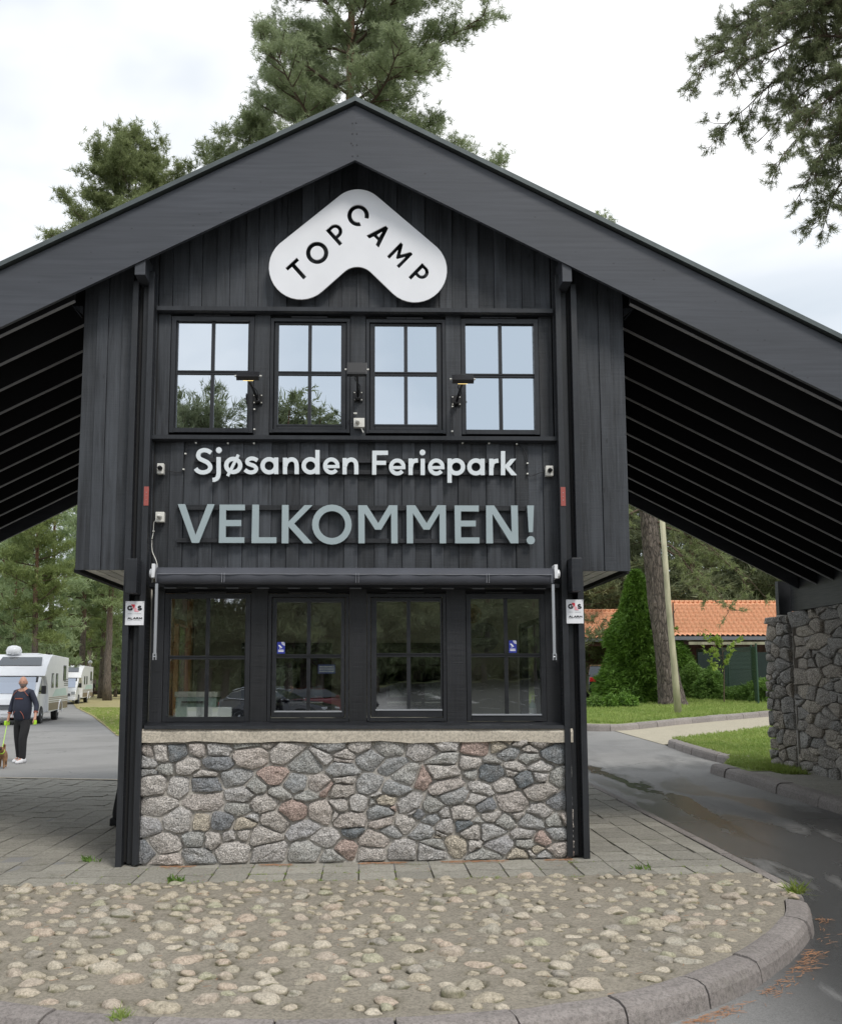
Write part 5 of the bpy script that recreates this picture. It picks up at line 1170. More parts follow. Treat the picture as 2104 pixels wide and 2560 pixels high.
# the distinct trunks of the left forest
forest(1, at(209, 92), 92, .5, 1.0, 'reddish pine trunk with short dead side branches left of the far signpost', 'pines along the left road')
forest(1, at(275, 86), 86, 2.1, 1.05, 'thick straight pine trunk on the grass right of the far signpost', 'pines along the left road')
forest(0, at(259, 96), 96, 1.1, .9, 'thinner pine trunk close behind the thick straight one', 'pines along the left road')
forest(0, at(92, 62), 62, 3.3, .78, 'leaning dark pine right behind the first motorhome', 'pines along the left road')
forest(0, at(228, 118), 118, 4.0, 1.1, 'far pine trunk behind the two walkers', 'pines along the left road')
forest(1, at(240, 130), 130, 4.4, 1.0, 'farthest tall pine trunk beside the walkers', 'pines along the left road')
rf = random.Random(77); kinds = ['tall', 'broad', 'bushy', 'young low']
LP = [(-30, 58, 3), (-24, 70, 2), (-34, 66, 2), (-40, 76, 0), (-31, 88, 2), (-38, 98, 0), (-27, 104, 3), (-46, 88, 2), (-50, 104, 1), (-43, 116, 0), (-35, 122, 2), (-26, 126, 3), (-52, 128, 2), (-22, 112, 2), (-60, 112, 0), (-24, 140, 2), (-34, 140, 0), (-46, 142, 2), (-28, 76, 3), (-23, 92, 3), (-20, 100, 3), (-36, 52, 2), (-42, 60, 2)]
ORD = ['leftmost', 'second from the left', 'third from the left', 'fourth from the left', 'fifth from the left', 'sixth from the left', 'seventh from the left', 'eighth from the left', 'ninth from the left', 'tenth from the left', 'eleventh from the left', 'twelfth from the left', 'thirteenth from the left', 'fourteenth from the left', 'fifteenth from the left', 'sixteenth from the left', 'seventeenth from the left']
def ordi(L_, i, px): k = L_[i][2]; return ORD[sorted([j for j in range(len(L_)) if L_[j][2] == k], key=lambda j: px(L_[j])).index(i)]
PXF = lambda p: p[0]/p[1]
for i, (x, y, k) in enumerate(LP):
    forest(k, x+rf.uniform(-1, 1), y, rf.uniform(0, 6.28), rf.uniform(.85, 1.15), ordi(LP, i, PXF)+' of the '+['tall bare-trunked', 'very tall', 'broad bushy', 'low dense young'][k]+' pines beyond the motorhomes', 'forest pines beyond the motorhomes')
RP = [(9, 54, 3), (13, 52, 2), (17, 53, 3), (21, 55, 2), (25, 54, 3), (11, 58, 2), (15, 60, 2), (19, 61, 3), (23, 62, 2), (28, 60, 2), (7, 62, 2), (31, 56, 3), (26, 66, 0), (12, 68, 0), (18, 70, 1), (34, 64, 2), (6, 56, 3), (10, 49.5, 3), (21.5, 50, 3), (15.5, 49, 3), (30, 50, 3)]
for i, (x, y, k) in enumerate(RP):
    forest(k, x, y, rf.uniform(0, 6.28), rf.uniform(.9, 1.2), ordi(RP, i, PXF)+' of the '+['tall bare-trunked', 'very tall', 'broad bushy', 'low dense'][k]+' pines behind the tiled carports', 'pines behind the carports', 'needle_dk')
# trees behind the camera, seen mirrored in the panes
BP = [(-10.3, -32, 2, .90), (-9.2, -33, 2, .92), (-8.1, -31, 0, .80), (-7.3, -32, 0, .84), (-6.5, -33, 2, .84), (-12.5, -36, 2, .85), (-4.5, -33, 2, .93), (-3.7, -34, 2, .97), (-3.0, -33, 2, .94), (-2.2, -35, 2, .97), (-1.5, -34, 2, .93), (-6, -44, 3, .95), (-12, -42, 3, 1.), (1.5, -36, 3, .8), (3.5, -38, 3, .80), (6, -37, 3, .8), (8, -39, 3, .8), (10.5, -38, 3, .8), (14, -42, 3, .8), (-16, -36, 3, 1.), (0, -44, 3, .95), (4.5, -44, 3, .9), (8.5, -46, 3, .9), (12, -46, 3, .9), (18, -44, 3, .9)]
for i, (x, y, k, s) in enumerate(BP): forest(k, x, y, rf.uniform(0, 6.28), s, ordi(BP, i, lambda p: p[0])+' of the '+['tall', 'slim', 'broad', 'low dense'][k]+' pines mirrored in the window panes', 'pines across the front road', 'needle_dk')
# far wood
rs = np.random.default_rng(2); N = 26000
def wood_mass(name, x0, x1, y0, y1, hh, n, s, seed, mat):
    rs = np.random.default_rng(seed); x = rs.uniform(x0, x1, n); y = rs.uniform(y0, y1, n); hz = hh*(.62+.38*np.sin(x*.31+1)*np.sin(x*.13+2.)+.12*np.sin(x*1.1)); z = rs.uniform(0, 1, n)**.8*hz+np.array([H(a, b) for a, b in zip(x, y)])-.5
    v, f = tufts(np.stack([x, y, z], 1), np.tile([0, 0, .6], (n, 1)), s, s*.13, 7, rs, 1.); mesh_obj(name, mesh_np(name, v, f), M[mat], kind='stuff', label='distant mass of green pine wood closing the view '+('on the left' if x0 < -50 else 'behind the carports' if y0 > 0 else 'across the front road'), category='wood') if False else tag(mesh_obj(name, mesh_np(name, v, f), M[mat], kind='stuff'), 'distant green pine wood closing the view '+('at the end of the left road' if x0 < -50 else 'behind the tiled carports' if y0 > 0 else 'across the front road'), 'wood')
wood_mass('distant_wood', -85, -14, 138, 165, 15, 17000, 1.3, 3, 'needle_far')
wood_mass('distant_wood', 2, 46, 66, 84, 15, 13000, 1.0, 4, 'needle_dk')
wood_mass('distant_wood', -40, 40, -66, -54, 14., 24000, 1.1, 5, 'needle_dk')

# ------------------------------------------------------------------ big trunk, pole, thuja, bushes
D = 35.5
bx = at(1664, D); bt = thing('pine_tree', 'stout pine with furrowed grey trunk between the cypress and the leaning pole', 'pine tree', (bx, D, H(bx, D)))
pts = [Vector((.25, 0, -.2)), Vector((.12, 0, .25)), Vector((.04, 0, .9)), Vector((-.08, 0, 2)), Vector((-.3, 0, 4)), Vector((-.52, 0, 7)), Vector((-.62, 0, 10)), Vector((-.6, 0, 13.5))]
m = MB()
ring_n = 28; rad_ = [.66, .47, .39, .36, .33, .30, .26, .12]; VV = []
PP = catmull(pts, 8); RR_ = []
for i in range(len(PP)): x = i/8; a = min(6, int(x)); RR_.append(rad_[a]+(rad_[a+1]-rad_[a])*(x-a))
for i, (p, r) in enumerate(zip(PP, RR_)):
    for j in range(ring_n):
        t = 2*math.pi*j/ring_n; rr_ = r*(1+.07*mnoise.noise(Vector((math.cos(t)*3, math.sin(t)*3, p.z*.7)))+.05*math.sin(t*9+p.z*1.5+mnoise.noise(Vector((t, p.z, 0)))*3)); VV.append(p+Vector((math.cos(t)*rr_, math.sin(t)*rr_, 0)))
m.add(VV, [(i*ring_n+j, i*ring_n+(j+1) % ring_n, (i+1)*ring_n+(j+1) % ring_n, (i+1)*ring_n+j) for i in range(len(PP)-1) for j in range(ring_n)]); m.build('trunk', M['bark_grey'], bt, WM[bt.name], smooth=True)
# low hanging boughs in front of the tiled roof
def boughs(L_, seed, tl=.17, tw_=.014):
    rr = random.Random(seed); limbs = MB(); pos = []; ax = []
    for a, e in L_:
        a = Vector(a); e = Vector(e); pts = [a.lerp(e, k/7)+Vector((rr.gauss(0, .06), rr.gauss(0, .06), .5*math.sin(math.pi*k/7)+rr.gauss(0, .05))) for k in range(8)]; limbs.tube(pts, [.05*(1-k/7*.85) for k in range(8)], 5, cap=False)
        for k in range(26):
            s = .3+.7*rr.random(); x = s*7; i = min(6, int(x)); q = pts[i].lerp(pts[i+1], x-i); d2 = Vector((rr.gauss(0, .7), rr.gauss(0, .7), rr.gauss(-.35, .45))).normalized(); e1 = q+d2*rr.uniform(.25, .8); limbs.tube([q, e1], [.012, .004], 3, cap=False)
            for j in range(4): pos.append(q.lerp(e1, .3+.7*rr.random())); ax.append(d2)
    v, f = tufts(np.array([tuple(p) for p in pos]), np.array([tuple(a) for a in ax]), tl, tw_, 10, np.random.default_rng(seed), .8); return limbs, v, f
lb, v, f = boughs([((-.3, 0, 5.8), (2.0, -1, 3.3)), ((-.3, 0, 6.5), (2.8, -.6, 4.2)), ((-.3, 0, 7), (3.4, -.3, 3.9)), ((-.4, 0, 6), (1.3, -1.4, 3.5)), ((-.4, 0, 7.5), (4.6, -.5, 4.9)), ((-.4, 0, 8), (3.2, -1, 6)), ((-.4, 0, 7), (-2.6, -1, 5.6)), ((-.4, 0, 8), (-3.4, 0, 6.6)), ((-.4, 0, 8), (5.6, .5, 6.2)), ((-.5, 0, 9), (2, 1, 7.5)), ((-.5, 0, 6.6), (1.9, -.8, 5.2)), ((-.5, 0, 9), (4, -1, 7.2))], 6)
lb.build('limbs', M['twig'], bt, WM[bt.name]); mesh_obj('crown', mesh_np('crown', v, f), M['needle'], bt, WM[bt.name])
D = 30.2; px_, pt_ = at(1687, D), at(1661, D); m = MB(); z0 = H(px_, D)-.2
m.tube([(px_, D, z0), (px_*.75+pt_*.25, D, z0+1.6), (px_*.4+pt_*.6, D, z0+3.5), (pt_, D, z0+6.8)], [.115, .095, .085, .08], 14); tag(m.build('wooden_pole', M['polewood'], smooth=True), 'leaning weathered wooden pole standing on the lawn', 'pole')
def spray_cloud(n, shape, seed, s, blades=6, flat=.5, droop=-.2):
    """fans of small leaf blades over a closed form: shape(u01, az) -> (r, z)"""
    rs = np.random.default_rng(seed); t = rs.random(n); az = rs.random(n)*6.2832; pos = []; ax = []
    for a, b in zip(t, az):
        r, z = shape(a, b); q = rs.uniform(.72, 1.06); pos.append((math.cos(b)*r*q, math.sin(b)*r*q, z+rs.normal()*.05)); ax.append((math.cos(b), math.sin(b), droop+rs.normal()*.3))
    return tufts(np.array(pos), np.array(ax), s, s*.17, blades, rs, flat)
def shrub(name, label, cat, loc, n, shape, seed, s, mat, trunk_h=None, group=None, blades=6, flat=.5):
    t = thing(name, label, cat, loc, 0, group); v, f = spray_cloud(n, shape, seed, s, blades, flat); mesh_obj('foliage', mesh_np('foliage', v, f), M[mat], t, WM[t.name])
    m = MB(); m.tube([(0, 0, -.1), (0, 0, trunk_h or .3)], [.09, .03], 8)
    if trunk_h:
        for k in range(14): z = trunk_h*(.1+.06*k); a = k*2.4; m.tube([(0, 0, z), (math.cos(a)*.7*(1-k/16), math.sin(a)*.7*(1-k/16), z+.25)], [.02, .006], 4)
    m.build('stem', M['twig'], t, WM[t.name]); return t
def cone_shape(h, r, pw=.75, lump=.16, seed=0):
    def fn(t, a):
        z = h*(t**1.25); k = (1-z/h)**pw*(1-.25*math.exp(-z*2.)); n_ = mnoise.noise(Vector((math.cos(a)*1.6, math.sin(a)*1.6, z*.9+seed)))*lump*2+mnoise.noise(Vector((math.cos(a)*4, math.sin(a)*4, z*2.2+seed)))*lump; return max(.05, r*k*(1+n_)), z
    return fn
D = 38; tx = at(1590, D); shrub('cypress', 'large bright green cypress bush between the carport and the stout pine', 'cypress', (tx, D, H(tx, D)-.1), 19000, cone_shape(5.1, 1.5, .72, .24), 4, .19, 'thuja', 4.6, blades=5)
tx = at(1665, 42.5); shrub('cypress', 'second green cypress mostly hidden behind the stout pine trunk', 'cypress', (tx+.3, 42.5, H(tx, 42)-.1), 6000, cone_shape(3.0, 1.0, .6, .2, 3), 14, .19, 'thuja', 4.2, blades=5)
def ball(r, h, lump=.2, seed=0):
    def fn(t, a): z = h*t; k = math.sqrt(max(.0, 1-(2*t-.9)**2)) if t > .45 else 1.; n_ = mnoise.noise(Vector((math.cos(a)*2, math.sin(a)*2, z*2+seed)))*lump*2; return max(.02, r*k*(1+n_)), z
    return fn
for px, py, D, r, h, mat, lab in ((1485, 1765, 34.5, .3, .42, 'leaf', 'small light green bush beside the parked car'), (1515, 1768, 34.2, .36, .42, 'thuja', 'rounded dark green bush between the car and the cypress'), (1552, 1768, 34.4, .45, .5, 'thuja', 'low round bush at the foot of the cypress'),
                                   (1770, 1745, 39.5, .5, 1.3, 'leaf', 'tall leafy bush growing through the chain-link fence'), (1725, 1730, 41, .45, 1.5, 'leaf', 'leafy shrub right of the stout pine trunk'), (1850, 1745, 39, .9, .6, 'leaf', 'low nettles at the foot of the fence'), (1905, 1750, 37.5, .8, .9, 'leaf', 'weedy bush in front of the stone wall end')):
    x = at(px, D); shrub('bush', lab, 'bush', (x, D, H(x, D)-.05), int(900*r*h*3), ball(r, h, .25, px), px, .13, mat, flat=.8)
sp = []
rr = random.Random(3); x = at(1800, 36.2)
t = thing('sapling', 'young sapling with pale yellow-green leaves in front of the fence', 'sapling', (x, 36.2, H(x, 36.2)))
m = MB(); pos = []; ax = []
for k in range(9):
    a = Vector((0, 0, 1.2+.14*k)); e = a+Vector((rr.uniform(-.95, 1.1), rr.uniform(-.3, .3), rr.uniform(.1, .75))); m.tube([a, e], [.012, .004], 4)
    for j in range(14): pos.append(tuple(a.lerp(e, .3+.7*rr.random())+Vector((rr.gauss(0, .06),)*3))); ax.append((rr.gauss(0, 1), -.4, rr.gauss(0, .5)))
m.tube([(0, 0, 0), (.05, 0, 1.2), (.0, 0, 2.6)], [.025, .018, .006], 6); m.build('stem', M['twig'], t, WM[t.name])
v, f = tufts(np.array(pos), np.array(ax), .13, .045, 4, RNG, 1.); mesh_obj('leaves', mesh_np('leaves', v, f), M['leaf_lt'], t, WM[t.name])

# ------------------------------------------------------------------ carports
def carport(label, x0, x1, D, ridge, eave, run, posts, boards):
    g0 = H((x0+x1)/2, D); t = thing('carport', label, 'carport', ((x0+x1)/2, D+run, g0)); cols = int((x1-x0)/.21); rows = 9; V = []; nsub = 5
    zr, ze = ridge, eave
    for r in range(rows):
        for e_k in (0, 1):
            f_ = (r+e_k)/rows; y = D+run*f_; z = ze+(zr-ze)*f_+(.0 if e_k else .045)+(-.0)
            for c in range(cols*nsub+1):
                a = c/nsub; ph = a*2*math.pi; V.append((x0+(x1-x0)*c/(cols*nsub), y-(0 if e_k else .04), z+.032*math.sin(ph)+.012*math.sin(2*ph+.8)))
    w_ = cols*nsub+1; Fc = [(r*w_+c, r*w_+c+1, (r+1)*w_+c+1, (r+1)*w_+c) for r in range(rows*2-1) for c in range(w_-1)]
    me = mesh_np('roof_tiles', V, Fc); mesh_obj('roof_tiles', me, M['tile'], t, smooth=False, kind='stuff')
    m = MB()
    for c in range(cols): xx = x0+(c+.5)*.21*(x1-x0)/(cols*.21); m.tube([(xx-.1, D+run, zr+.02), (xx+.09, D+run, zr+.035)], [.075, .062], 8)
    m.build('ridge_tiles', M['tile'], t, kind='stuff')
    m = MB(); m.add([(x0, D+run, zr-.04), (x1, D+run, zr-.04), (x1, D+2*run, ze), (x0, D+2*run, ze)], [(0, 1, 2, 3)]); m.build('rear_slope', M['tile'], t)
    m = MB(); m.box((x0, D-.02, ze-.17), (x1, D+.05, ze-.02)); m.build('eave_board', M['gutter'], t)
    m = MB(); m.add([(x0, D+.06, ze-.05), (x1, D+.06, ze-.05), (x1, D+run, zr-.1), (x0, D+run, zr-.1)], [(3, 2, 1, 0)]); m.build('roof_lining', M['brownwood'], t)
    for px in posts: m = MB(); m.box((px-.07, D+.08, H(px, D)-.1), (px+.07, D+.22, ze-.17)); m.build('post', M['brownwood'], t)
    m = MB(); m.box((x0, D+.24, ze-.38), (x1, D+.34, ze-.19)); m.build('head_beam', M['brownwood'], t)
    k = 0; xx = boards[0]
    while xx < boards[1]-.05:
        m = MB(); m.box((xx, D+2*run-.3, H(xx, D)-.1), (xx+.19, D+2*run-.27, ze-.1)); m.build('wall_board', M['brownwood'], t); xx += .2
    return t
carport('left tiled carport with a dark car parked inside', 8.6, 13.3, 47, 5.0, 3.58, 1.9, (9.2, 11.2, 13.1), (10.6, 13.2))
carport('right tiled carport with orange roof behind the green fence', 12.35, 19.6, 42, 5.06, 3.46, 2.2, (12.5, 14.2, 15.92, 17.8), (12.4, 19.5))
m = MB(); m.box((13.0, 41.7, 3.08), (19.4, 41.76, 3.2)); tag(m.build('fence_rail', M['polewood']), 'pale horizontal rail under the eave of the right carport', 'rail')

# ------------------------------------------------------------------ chain-link fence
ft = thing('chain_link_fence', 'green chain-link fence with slanting end post before the right carport', 'fence', (14.2, 40, H(14, 40)))
FP = [(13.35, 35.2, 2.2), (at(1873, 37.7), 37.7, 2.2), (at(1815, 40.6), 40.6, 2.25), (at(1757, 44.2), 44.2, 2.3), (at(1722, 47.5), 47.5, 2.3)]
for x, y, h in FP: m = MB(); z = H(x, y); m.tube([(x, y, z-.2), (x, y, z+h)], .035, 8); m.build('fence_post', M['greenmetal'], ft)
x, y, h = FP[1]; m = MB(); m.tube([(x+.02, y, H(x, y)), (x+.85, y-1.0, H(x, y)+1.7)], .03, 8); m.build('brace', M['greenmetal'], ft)
x, y, h = FP[3]; m = MB(); m.tube([(x-.5, y-1, H(x, y)+.0), (x-.95, y-.2, H(x, y)+1.0)], .03, 8); m.build('brace', M['greenmetal'], ft)
for k in range(len(FP)-1):
    (x0, y0, h0), (x1, y1, h1) = FP[k], FP[k+1]; m = MB(); Ln = math.hypot(x1-x0, y1-y0); A = Vector((x0, y0, H(x0, y0)+.05)); B = Vector((x1, y1, H(x1, y1)+.05)); nn = int(Ln/.10); hh = 2.05; q = int(hh/.10)
    for i in range(-q, nn+1):
        for sgn in (1, -1):
            i0, i1 = (i, i+q) if sgn > 0 else (i+q, i); t0, t1 = i0/nn, i1/nn; za, zb_ = 0., hh
            if t0 < 0: za = hh*(-t0)/(t1-t0); t0 = 0
            if t1 > 1: zb_ = za+(hh-za)*(1-t0)/(t1-t0); t1 = 1
            if t1 < 0: zb_ = za+(hh-za)*(t0)/(t0-t1) ; t1 = 0
            if t0 > 1: za = za+(zb_-za)*(t0-1)/(t0-t1); t0 = 1
            if abs(t1-t0) < 1e-3 or not (0 <= t0 <= 1 and 0 <= t1 <= 1): continue
            m.tube([A.lerp(B, t0)+Vector((0, 0, za)), A.lerp(B, t1)+Vector((0, 0, zb_))], .007, 3, cap=False)
    for z in (.02, 1.2, 2.08): m.tube([A+Vector((0, 0, z)), B+Vector((0, 0, z))], .007, 4)
    m.build('wire_mesh', M['greenmetal'], ft, kind='stuff')
m = MB(); m.box((13.2, 41.2, .8), (19.6, 41.23, 2.75)); tag(m.build('screen_cloth', M['greenmesh']), 'dark green screen cloth closing the right carport bay', 'screen')

# ================================================================== VEHICLES
def wheel(parent, c, r, w_, side, X, nm='wheel'):
    Y = X @ Matrix.Translation(c) @ Matrix.Rotation(R(90)*side, 4, 'Y')
    m = MB(); m.lathe([(r*.62, -w_/2), (r*.93, -w_/2), (r, -w_/2+.03), (r, w_/2-.03), (r*.93, w_/2), (r*.62, w_/2)], (0, 0, 0), 24, Y); t = m.build('tyre' if False else nm, M['rubber'], parent, None, smooth=False)
    m = MB(); m.lathe([(r*.61, w_/2-.03), (r*.6, w_/2+.004), (r*.5, w_/2-.02), (.06, w_/2-.01), (.05, w_/2+.01)], (0, 0, 0), 24, Y)
    m.build('rim', M['silver'], t)
def car(label, loc, rotz, paintm, L_=4.7, W_=1.82, Hh=1.47, chrome=True, name='car'):
    """estate car, nose towards +x; origin between the wheels on the ground"""
    t = thing(name, label, 'car', loc, rotz); X = WM[t.name]; h = W_/2
    S = [(-L_/2, .35, .95, .80), (-L_/2+.06, .25, 1.02, .86), (-L_/2+.35, .22, 1.04, .93), (-1.2, .20, 1.02, 1.), (0, .20, .98, 1.), (1.1, .20, .95, 1.), (1.7, .20, .88, .97), (L_/2-.18, .24, .76, .88), (L_/2, .34, .58, .72)]
    prof = []; m = MB(); n = 8; V = []
    for x, z0, z1, k in S:
        w2 = h*k; V += [(x, -w2*.88, z0), (x, -w2, z0+.12), (x, -w2*1.0, (z0+z1)/2), (x, -w2*.97, z1-.10), (x, -w2*.86, z1), (x, w2*.86, z1), (x, w2*.97, z1-.10), (x, w2, (z0+z1)/2), (x, w2, z0+.12), (x, w2*.88, z0)]
    n = 10; m.add(V, [(i*n+j, (i+1)*n+j, (i+1)*n+(j+1) % n, i*n+(j+1) % n) for i in range(len(S)-1) for j in range(n)]+[tuple(range(n)), tuple((len(S)-1)*n+j for j in range(n-1, -1, -1))])
    body = m.build('body', paintm, t, X, smooth=False); 
    G = [(-L_/2+.28, 1.02, .84), (-L_/2+.62, 1.38, .74), (-L_/2+1.0, Hh-.02, .72), (-.5, Hh, .72), (.15, Hh-.04, .71), (.95, 1.02, .80)]
    m = MB(); V = []
    for x, z, k in G: V += [(x, -h*k*.98, z-.012), (x, -h*k*.9, z), (x, h*k*.9, z), (x, h*k*.98, z-.012)]
    f = [(i*4+j, (i+1)*4+j, (i+1)*4+j+1, i*4+j+1) for i in range(1, 4) for j in range(3)]; m.add(V, f); m.build('roof', paintm, t, X)
    m = MB()
    for s in (-1, 1):
        pts = [(x, s*h*k*.98, z-.012) for x, z, k in G]; low = [(x, s*h*.90, 1.0) for x, z, k in G]; vv = [(p[0], p[1], p[2]) for p in pts]+low[::-1]; m.add(vv, [tuple(range(len(vv))) if s < 0 else tuple(range(len(vv)-1, -1, -1))])
    m.build('side_glass', M['carglass'], t, X)
    for (a, b), nm in (((0, 1), 'rear_window'), ((4, 5), 'windscreen')):
        m = MB(); m.add(V[a*4:a*4+4]+V[b*4:b*4+4], [(0, 3, 7, 4)]); m.build(nm, M['carglass'], t, X)
    if chrome:
        m = MB()
        for s in (-1, 1):
            P_ = [(-L_/2+.42, s*(h*.84), 1.10)]+[(x, s*h*(k*.99+.01), z-.03) for x, z, k in G[1:]]+[(.95, s*h*.91, 1.02), (-L_/2+.55, s*h*.915, 1.03), (-L_/2+.42, s*(h*.86), 1.10)]; m.tube(P_, .013, 5); m.tube([(x, s*h*.66, z+.04) for x, z, k in G[1:5]], .016, 6)
        m.build('chrome_trim', M['chrome'], t, X)
    for s in (-1, 1):
        m = MB(); m.box((-L_/2-.01, s*h*.62-.17, .74), (-L_/2+.25, s*h*.62+.17, .92)); m.build('tail_light', M['taillight'], t, X, bevel=.02)
        m = MB(); m.box((L_/2-.22, s*h*.6-.16, .58), (L_/2-.04, s*h*.6+.16, .70)); m.build('headlight', M['silver'], t, X, bevel=.02)
        m = MB(); m.box((.7, s*(h+.02)-.09, .98), (.88, s*(h+.02)+.09, 1.10)); m.build('wing_mirror', paintm, t, X, bevel=.03)
        for wx in (-1.38, 1.42): wheel(t, (wx, s*(h-.10), .33), .33, .22, s, X @ Matrix.Rotation(0, 4, 'Z'))
    m = MB(); m.box((-L_/2-.015, -.26, .62), (-L_/2+.02, .26, .73)); m.build('number_plate', M['signwhite'], t, X); return t
_w = wheel
def wheel(parent, c, r, w_, side, X, nm='wheel'):
    Y = X @ Matrix.Translation(c) @ Matrix.Rotation(-R(90)*side, 4, 'X'); m = MB(); m.lathe([(r*.62, -w_/2), (r*.93, -w_/2), (r, -w_/2+.03), (r, w_/2-.03), (r*.93, w_/2), (r*.62, w_/2)], (0, 0, 0), 24, Y); t = m.build(nm, M['rubber'], parent)
    m = MB(); m.lathe([(r*.61, w_/2-.03), (r*.6, w_/2+.004), (r*.5, w_/2-.02), (.06, w_/2-.01), (.05, w_/2+.01)], (0, 0, 0), 20, Y); m.build('rim', M['silver'], t)
x = at(1500, 41.5); car('dark car parked with its tail outwards in the left carport', (x+.38, 43.0, H(x, 42)), R(82), M['carblack'], chrome=False)
car('dark estate car with chrome window trim parked across the front road', (-2.9, -21.5, HR(-3, -20)), R(20), M['carblack'])
car('dark red car parked behind the estate car across the front road', (-1.2, -26.5, HR(-2, -20)), R(6), M['carred'], chrome=False)
car('pale car far down the left road beyond the walkers', (at(207, 150), 150, -.15), R(5), M['white'], chrome=False)

def motorhome(label, loc, rotz, main=True):
    """nose towards -y, origin on the ground under the front axle"""
    t = thing('motorhome', label, 'motorhome', loc, rotz); X = WM[t.name]; w_ = 1.14
    # living box
    m = MB(); prof = [(-.1, 1.95), (.35, 2.35), (1.1, 2.72), (1.6, 2.86), (6.1, 2.82), (6.15, .55), (5.2, .42), (4.75, .42), (4.7, .5), (1.2, .42), (.85, .45), (.8, 1.2), (.55, 1.6), (.2, 1.9)]
    def side_prism(pts, x0, x1, mb): n = len(pts); v = [(x0, y, z) for y, z in pts]+[(x1, y, z) for y, z in pts]; mb.add(v, [tuple(range(n)), tuple(range(2*n-1, n-1, -1))]+[(i, n+i, n+(i+1) % n, (i+1) % n) for i in range(n)])
    side_prism(prof, -w_, w_, m); bo = m.build('body_shell', M['white'], t, X, bevel=.03)
    bm = bmesh.new(); bm.from_mesh(bo.data); bmesh.ops.recalc_face_normals(bm, faces=bm.faces); bm.to_mesh(bo.data); bm.free()
    # cab
    m = MB(); side_prism([(-1.25, .32), (-1.32, .75), (-1.2, 1.02), (-.78, 1.22), (-.05, 1.93), (.9, 1.93), (.9, .35)], -1.0, 1.0, m); cb = m.build('cab', M['white'], t, X, bevel=.05)
    bm = bmesh.new(); bm.from_mesh(cb.data); bmesh.ops.recalc_face_normals(bm, faces=bm.faces); bm.to_mesh(cb.data); bm.free()
    m = MB(); m.add([(-.86, -.79, 1.25), (.86, -.79, 1.25), (.80, -.14, 1.90), (-.80, -.14, 1.90)], [(0, 1, 2, 3)]); m.build('windscreen', M['windscreen'], t, X)
    m = MB(); m.add([(-.93, -.77, 1.20), (.93, -.77, 1.20), (.88, -.10, 1.93), (-.88, -.10, 1.93)], [(0, 1, 2, 3)]); m.v = [(x_, y_+.012, z_-.012) for x_, y_, z_ in m.v]; m.build('windscreen_surround', M['blackmetal'], t, X)
    m = MB(); m.box((-.6, -1.345, .62), (.6, -1.30, .80)); 
    m.build('grille', M['blackmetal'], t, X); m = MB()
    for k in range(3): m.box((-.58, -1.36, .65+.05*k), (.58, -1.346, .665+.05*k))
    m.build('grille_bar', M['silver'], t, X)
    m = MB(); m.box((-1.0, -1.42, .30), (1.0, -1.2, .50)); m.build('bumper', M['white'], t, X, bevel=.04)
    m = MB(); m.box((-.27, -1.45, .44), (.27, -1.425, .56)); pl_ = m.build('number_plate', M['signwhite'], t, X)
    m = MB()
    for k in range(4):
        cx = .03+k*.06; m.add([], []); 
        for a in range(10): b_ = 2*math.pi*a/10; c_ = 2*math.pi*(a+1)/10; r1, r2 = .022, .012; yy = -1.4515; m.add([(cx+r1*math.cos(b_), yy, .512+r1*math.sin(b_)), (cx+r1*math.cos(c_), yy, .512+r1*math.sin(c_)), (cx+r2*math.cos(c_), yy, .512+r2*math.sin(c_)), (cx+r2*math.cos(b_), yy, .512+r2*math.sin(b_))], [(0, 1, 2, 3)])
        m.box((cx+.010, yy, .465), (cx+.022, yy+.001, .512))
    m.build('plate_digits', M['ink'], pl_, X)
    for s in (-1, 1):
        m = MB(); m.box((s*.82-.14, -1.33, .72), (s*.82+.14, -1.15, .94)); m.build('headlight', M['silver'], t, X, bevel=.03)
        m = MB(); m.add([(s*1.003, y, z) for y, z in ((-.62, 1.22), (.05, 1.22), (.05, 1.82), (-.08, 1.82))], [(0, 1, 2, 3)]); m.build('cab_window', M['carglass'], t, X)
        m = MB(); m.box((s*1.18-.09, -.62, 1.22), (s*1.18+.09, -.44, 1.55)); m.box((min(s*1.0, s*1.12), -.55, 1.3), (max(s*1.0, s*1.12), -.50, 1.36)); m.build('wing_mirror', M['blackmetal'], t, X, bevel=.03)
        for y, z, a, b in ((1.5, 1.45, .5, .62), (2.6, 1.45, .5, .62), (4.6, 1.75, .75, .70)):
            m = MB(); m.box((s*(w_+.004)-.012, y, z), (s*(w_+.004)+.012, y+a, z+b)); wf = m.build('window', M['blackmetal'], t, X, bevel=.0)
            m = MB(); m.box((s*(w_+.018)-.004, y+.05, z+.05), (s*(w_+.018)+.004, y+a-.05, z+b-.05)); m.build('pane', M['carglass'], wf, X)
        m = MB(); 
        for z in (.86, .95, 1.02): m.box((s*(w_+.003)-.003, 1.0, z), (s*(w_+.003)+.003, 6.1, z+.03))
        m.box((s*(w_+.003)-.0025, 1.0, .50), (s*(w_+.003)+.0025, 6.1, .82)); m.build('side_stripe', M['stripe'], t, X)
        m = MB()
        for k in range(4): m.box((s*(w_+.002)-.002, 4.9-.02*k, 1.52+.09*k-.0), (s*(w_+.002)+.002, 6.1, 1.56+.09*k))
        m.build('dark_bars', M['blackmetal'], t, X)
        m = MB(); m.add([(s*(w_+.0035), y, z) for y, z in ((1.8, 1.08), (5.9, 1.08), (5.4, 1.42), (2.6, 1.38))], [(0, 1, 2, 3)]); m.build('pale_graphic', M['palegreen'], t, X)
        for y in (0.0, 3.95): _wheelY(t, (s*(w_-.22), y, .36), .36, .24, s, X)
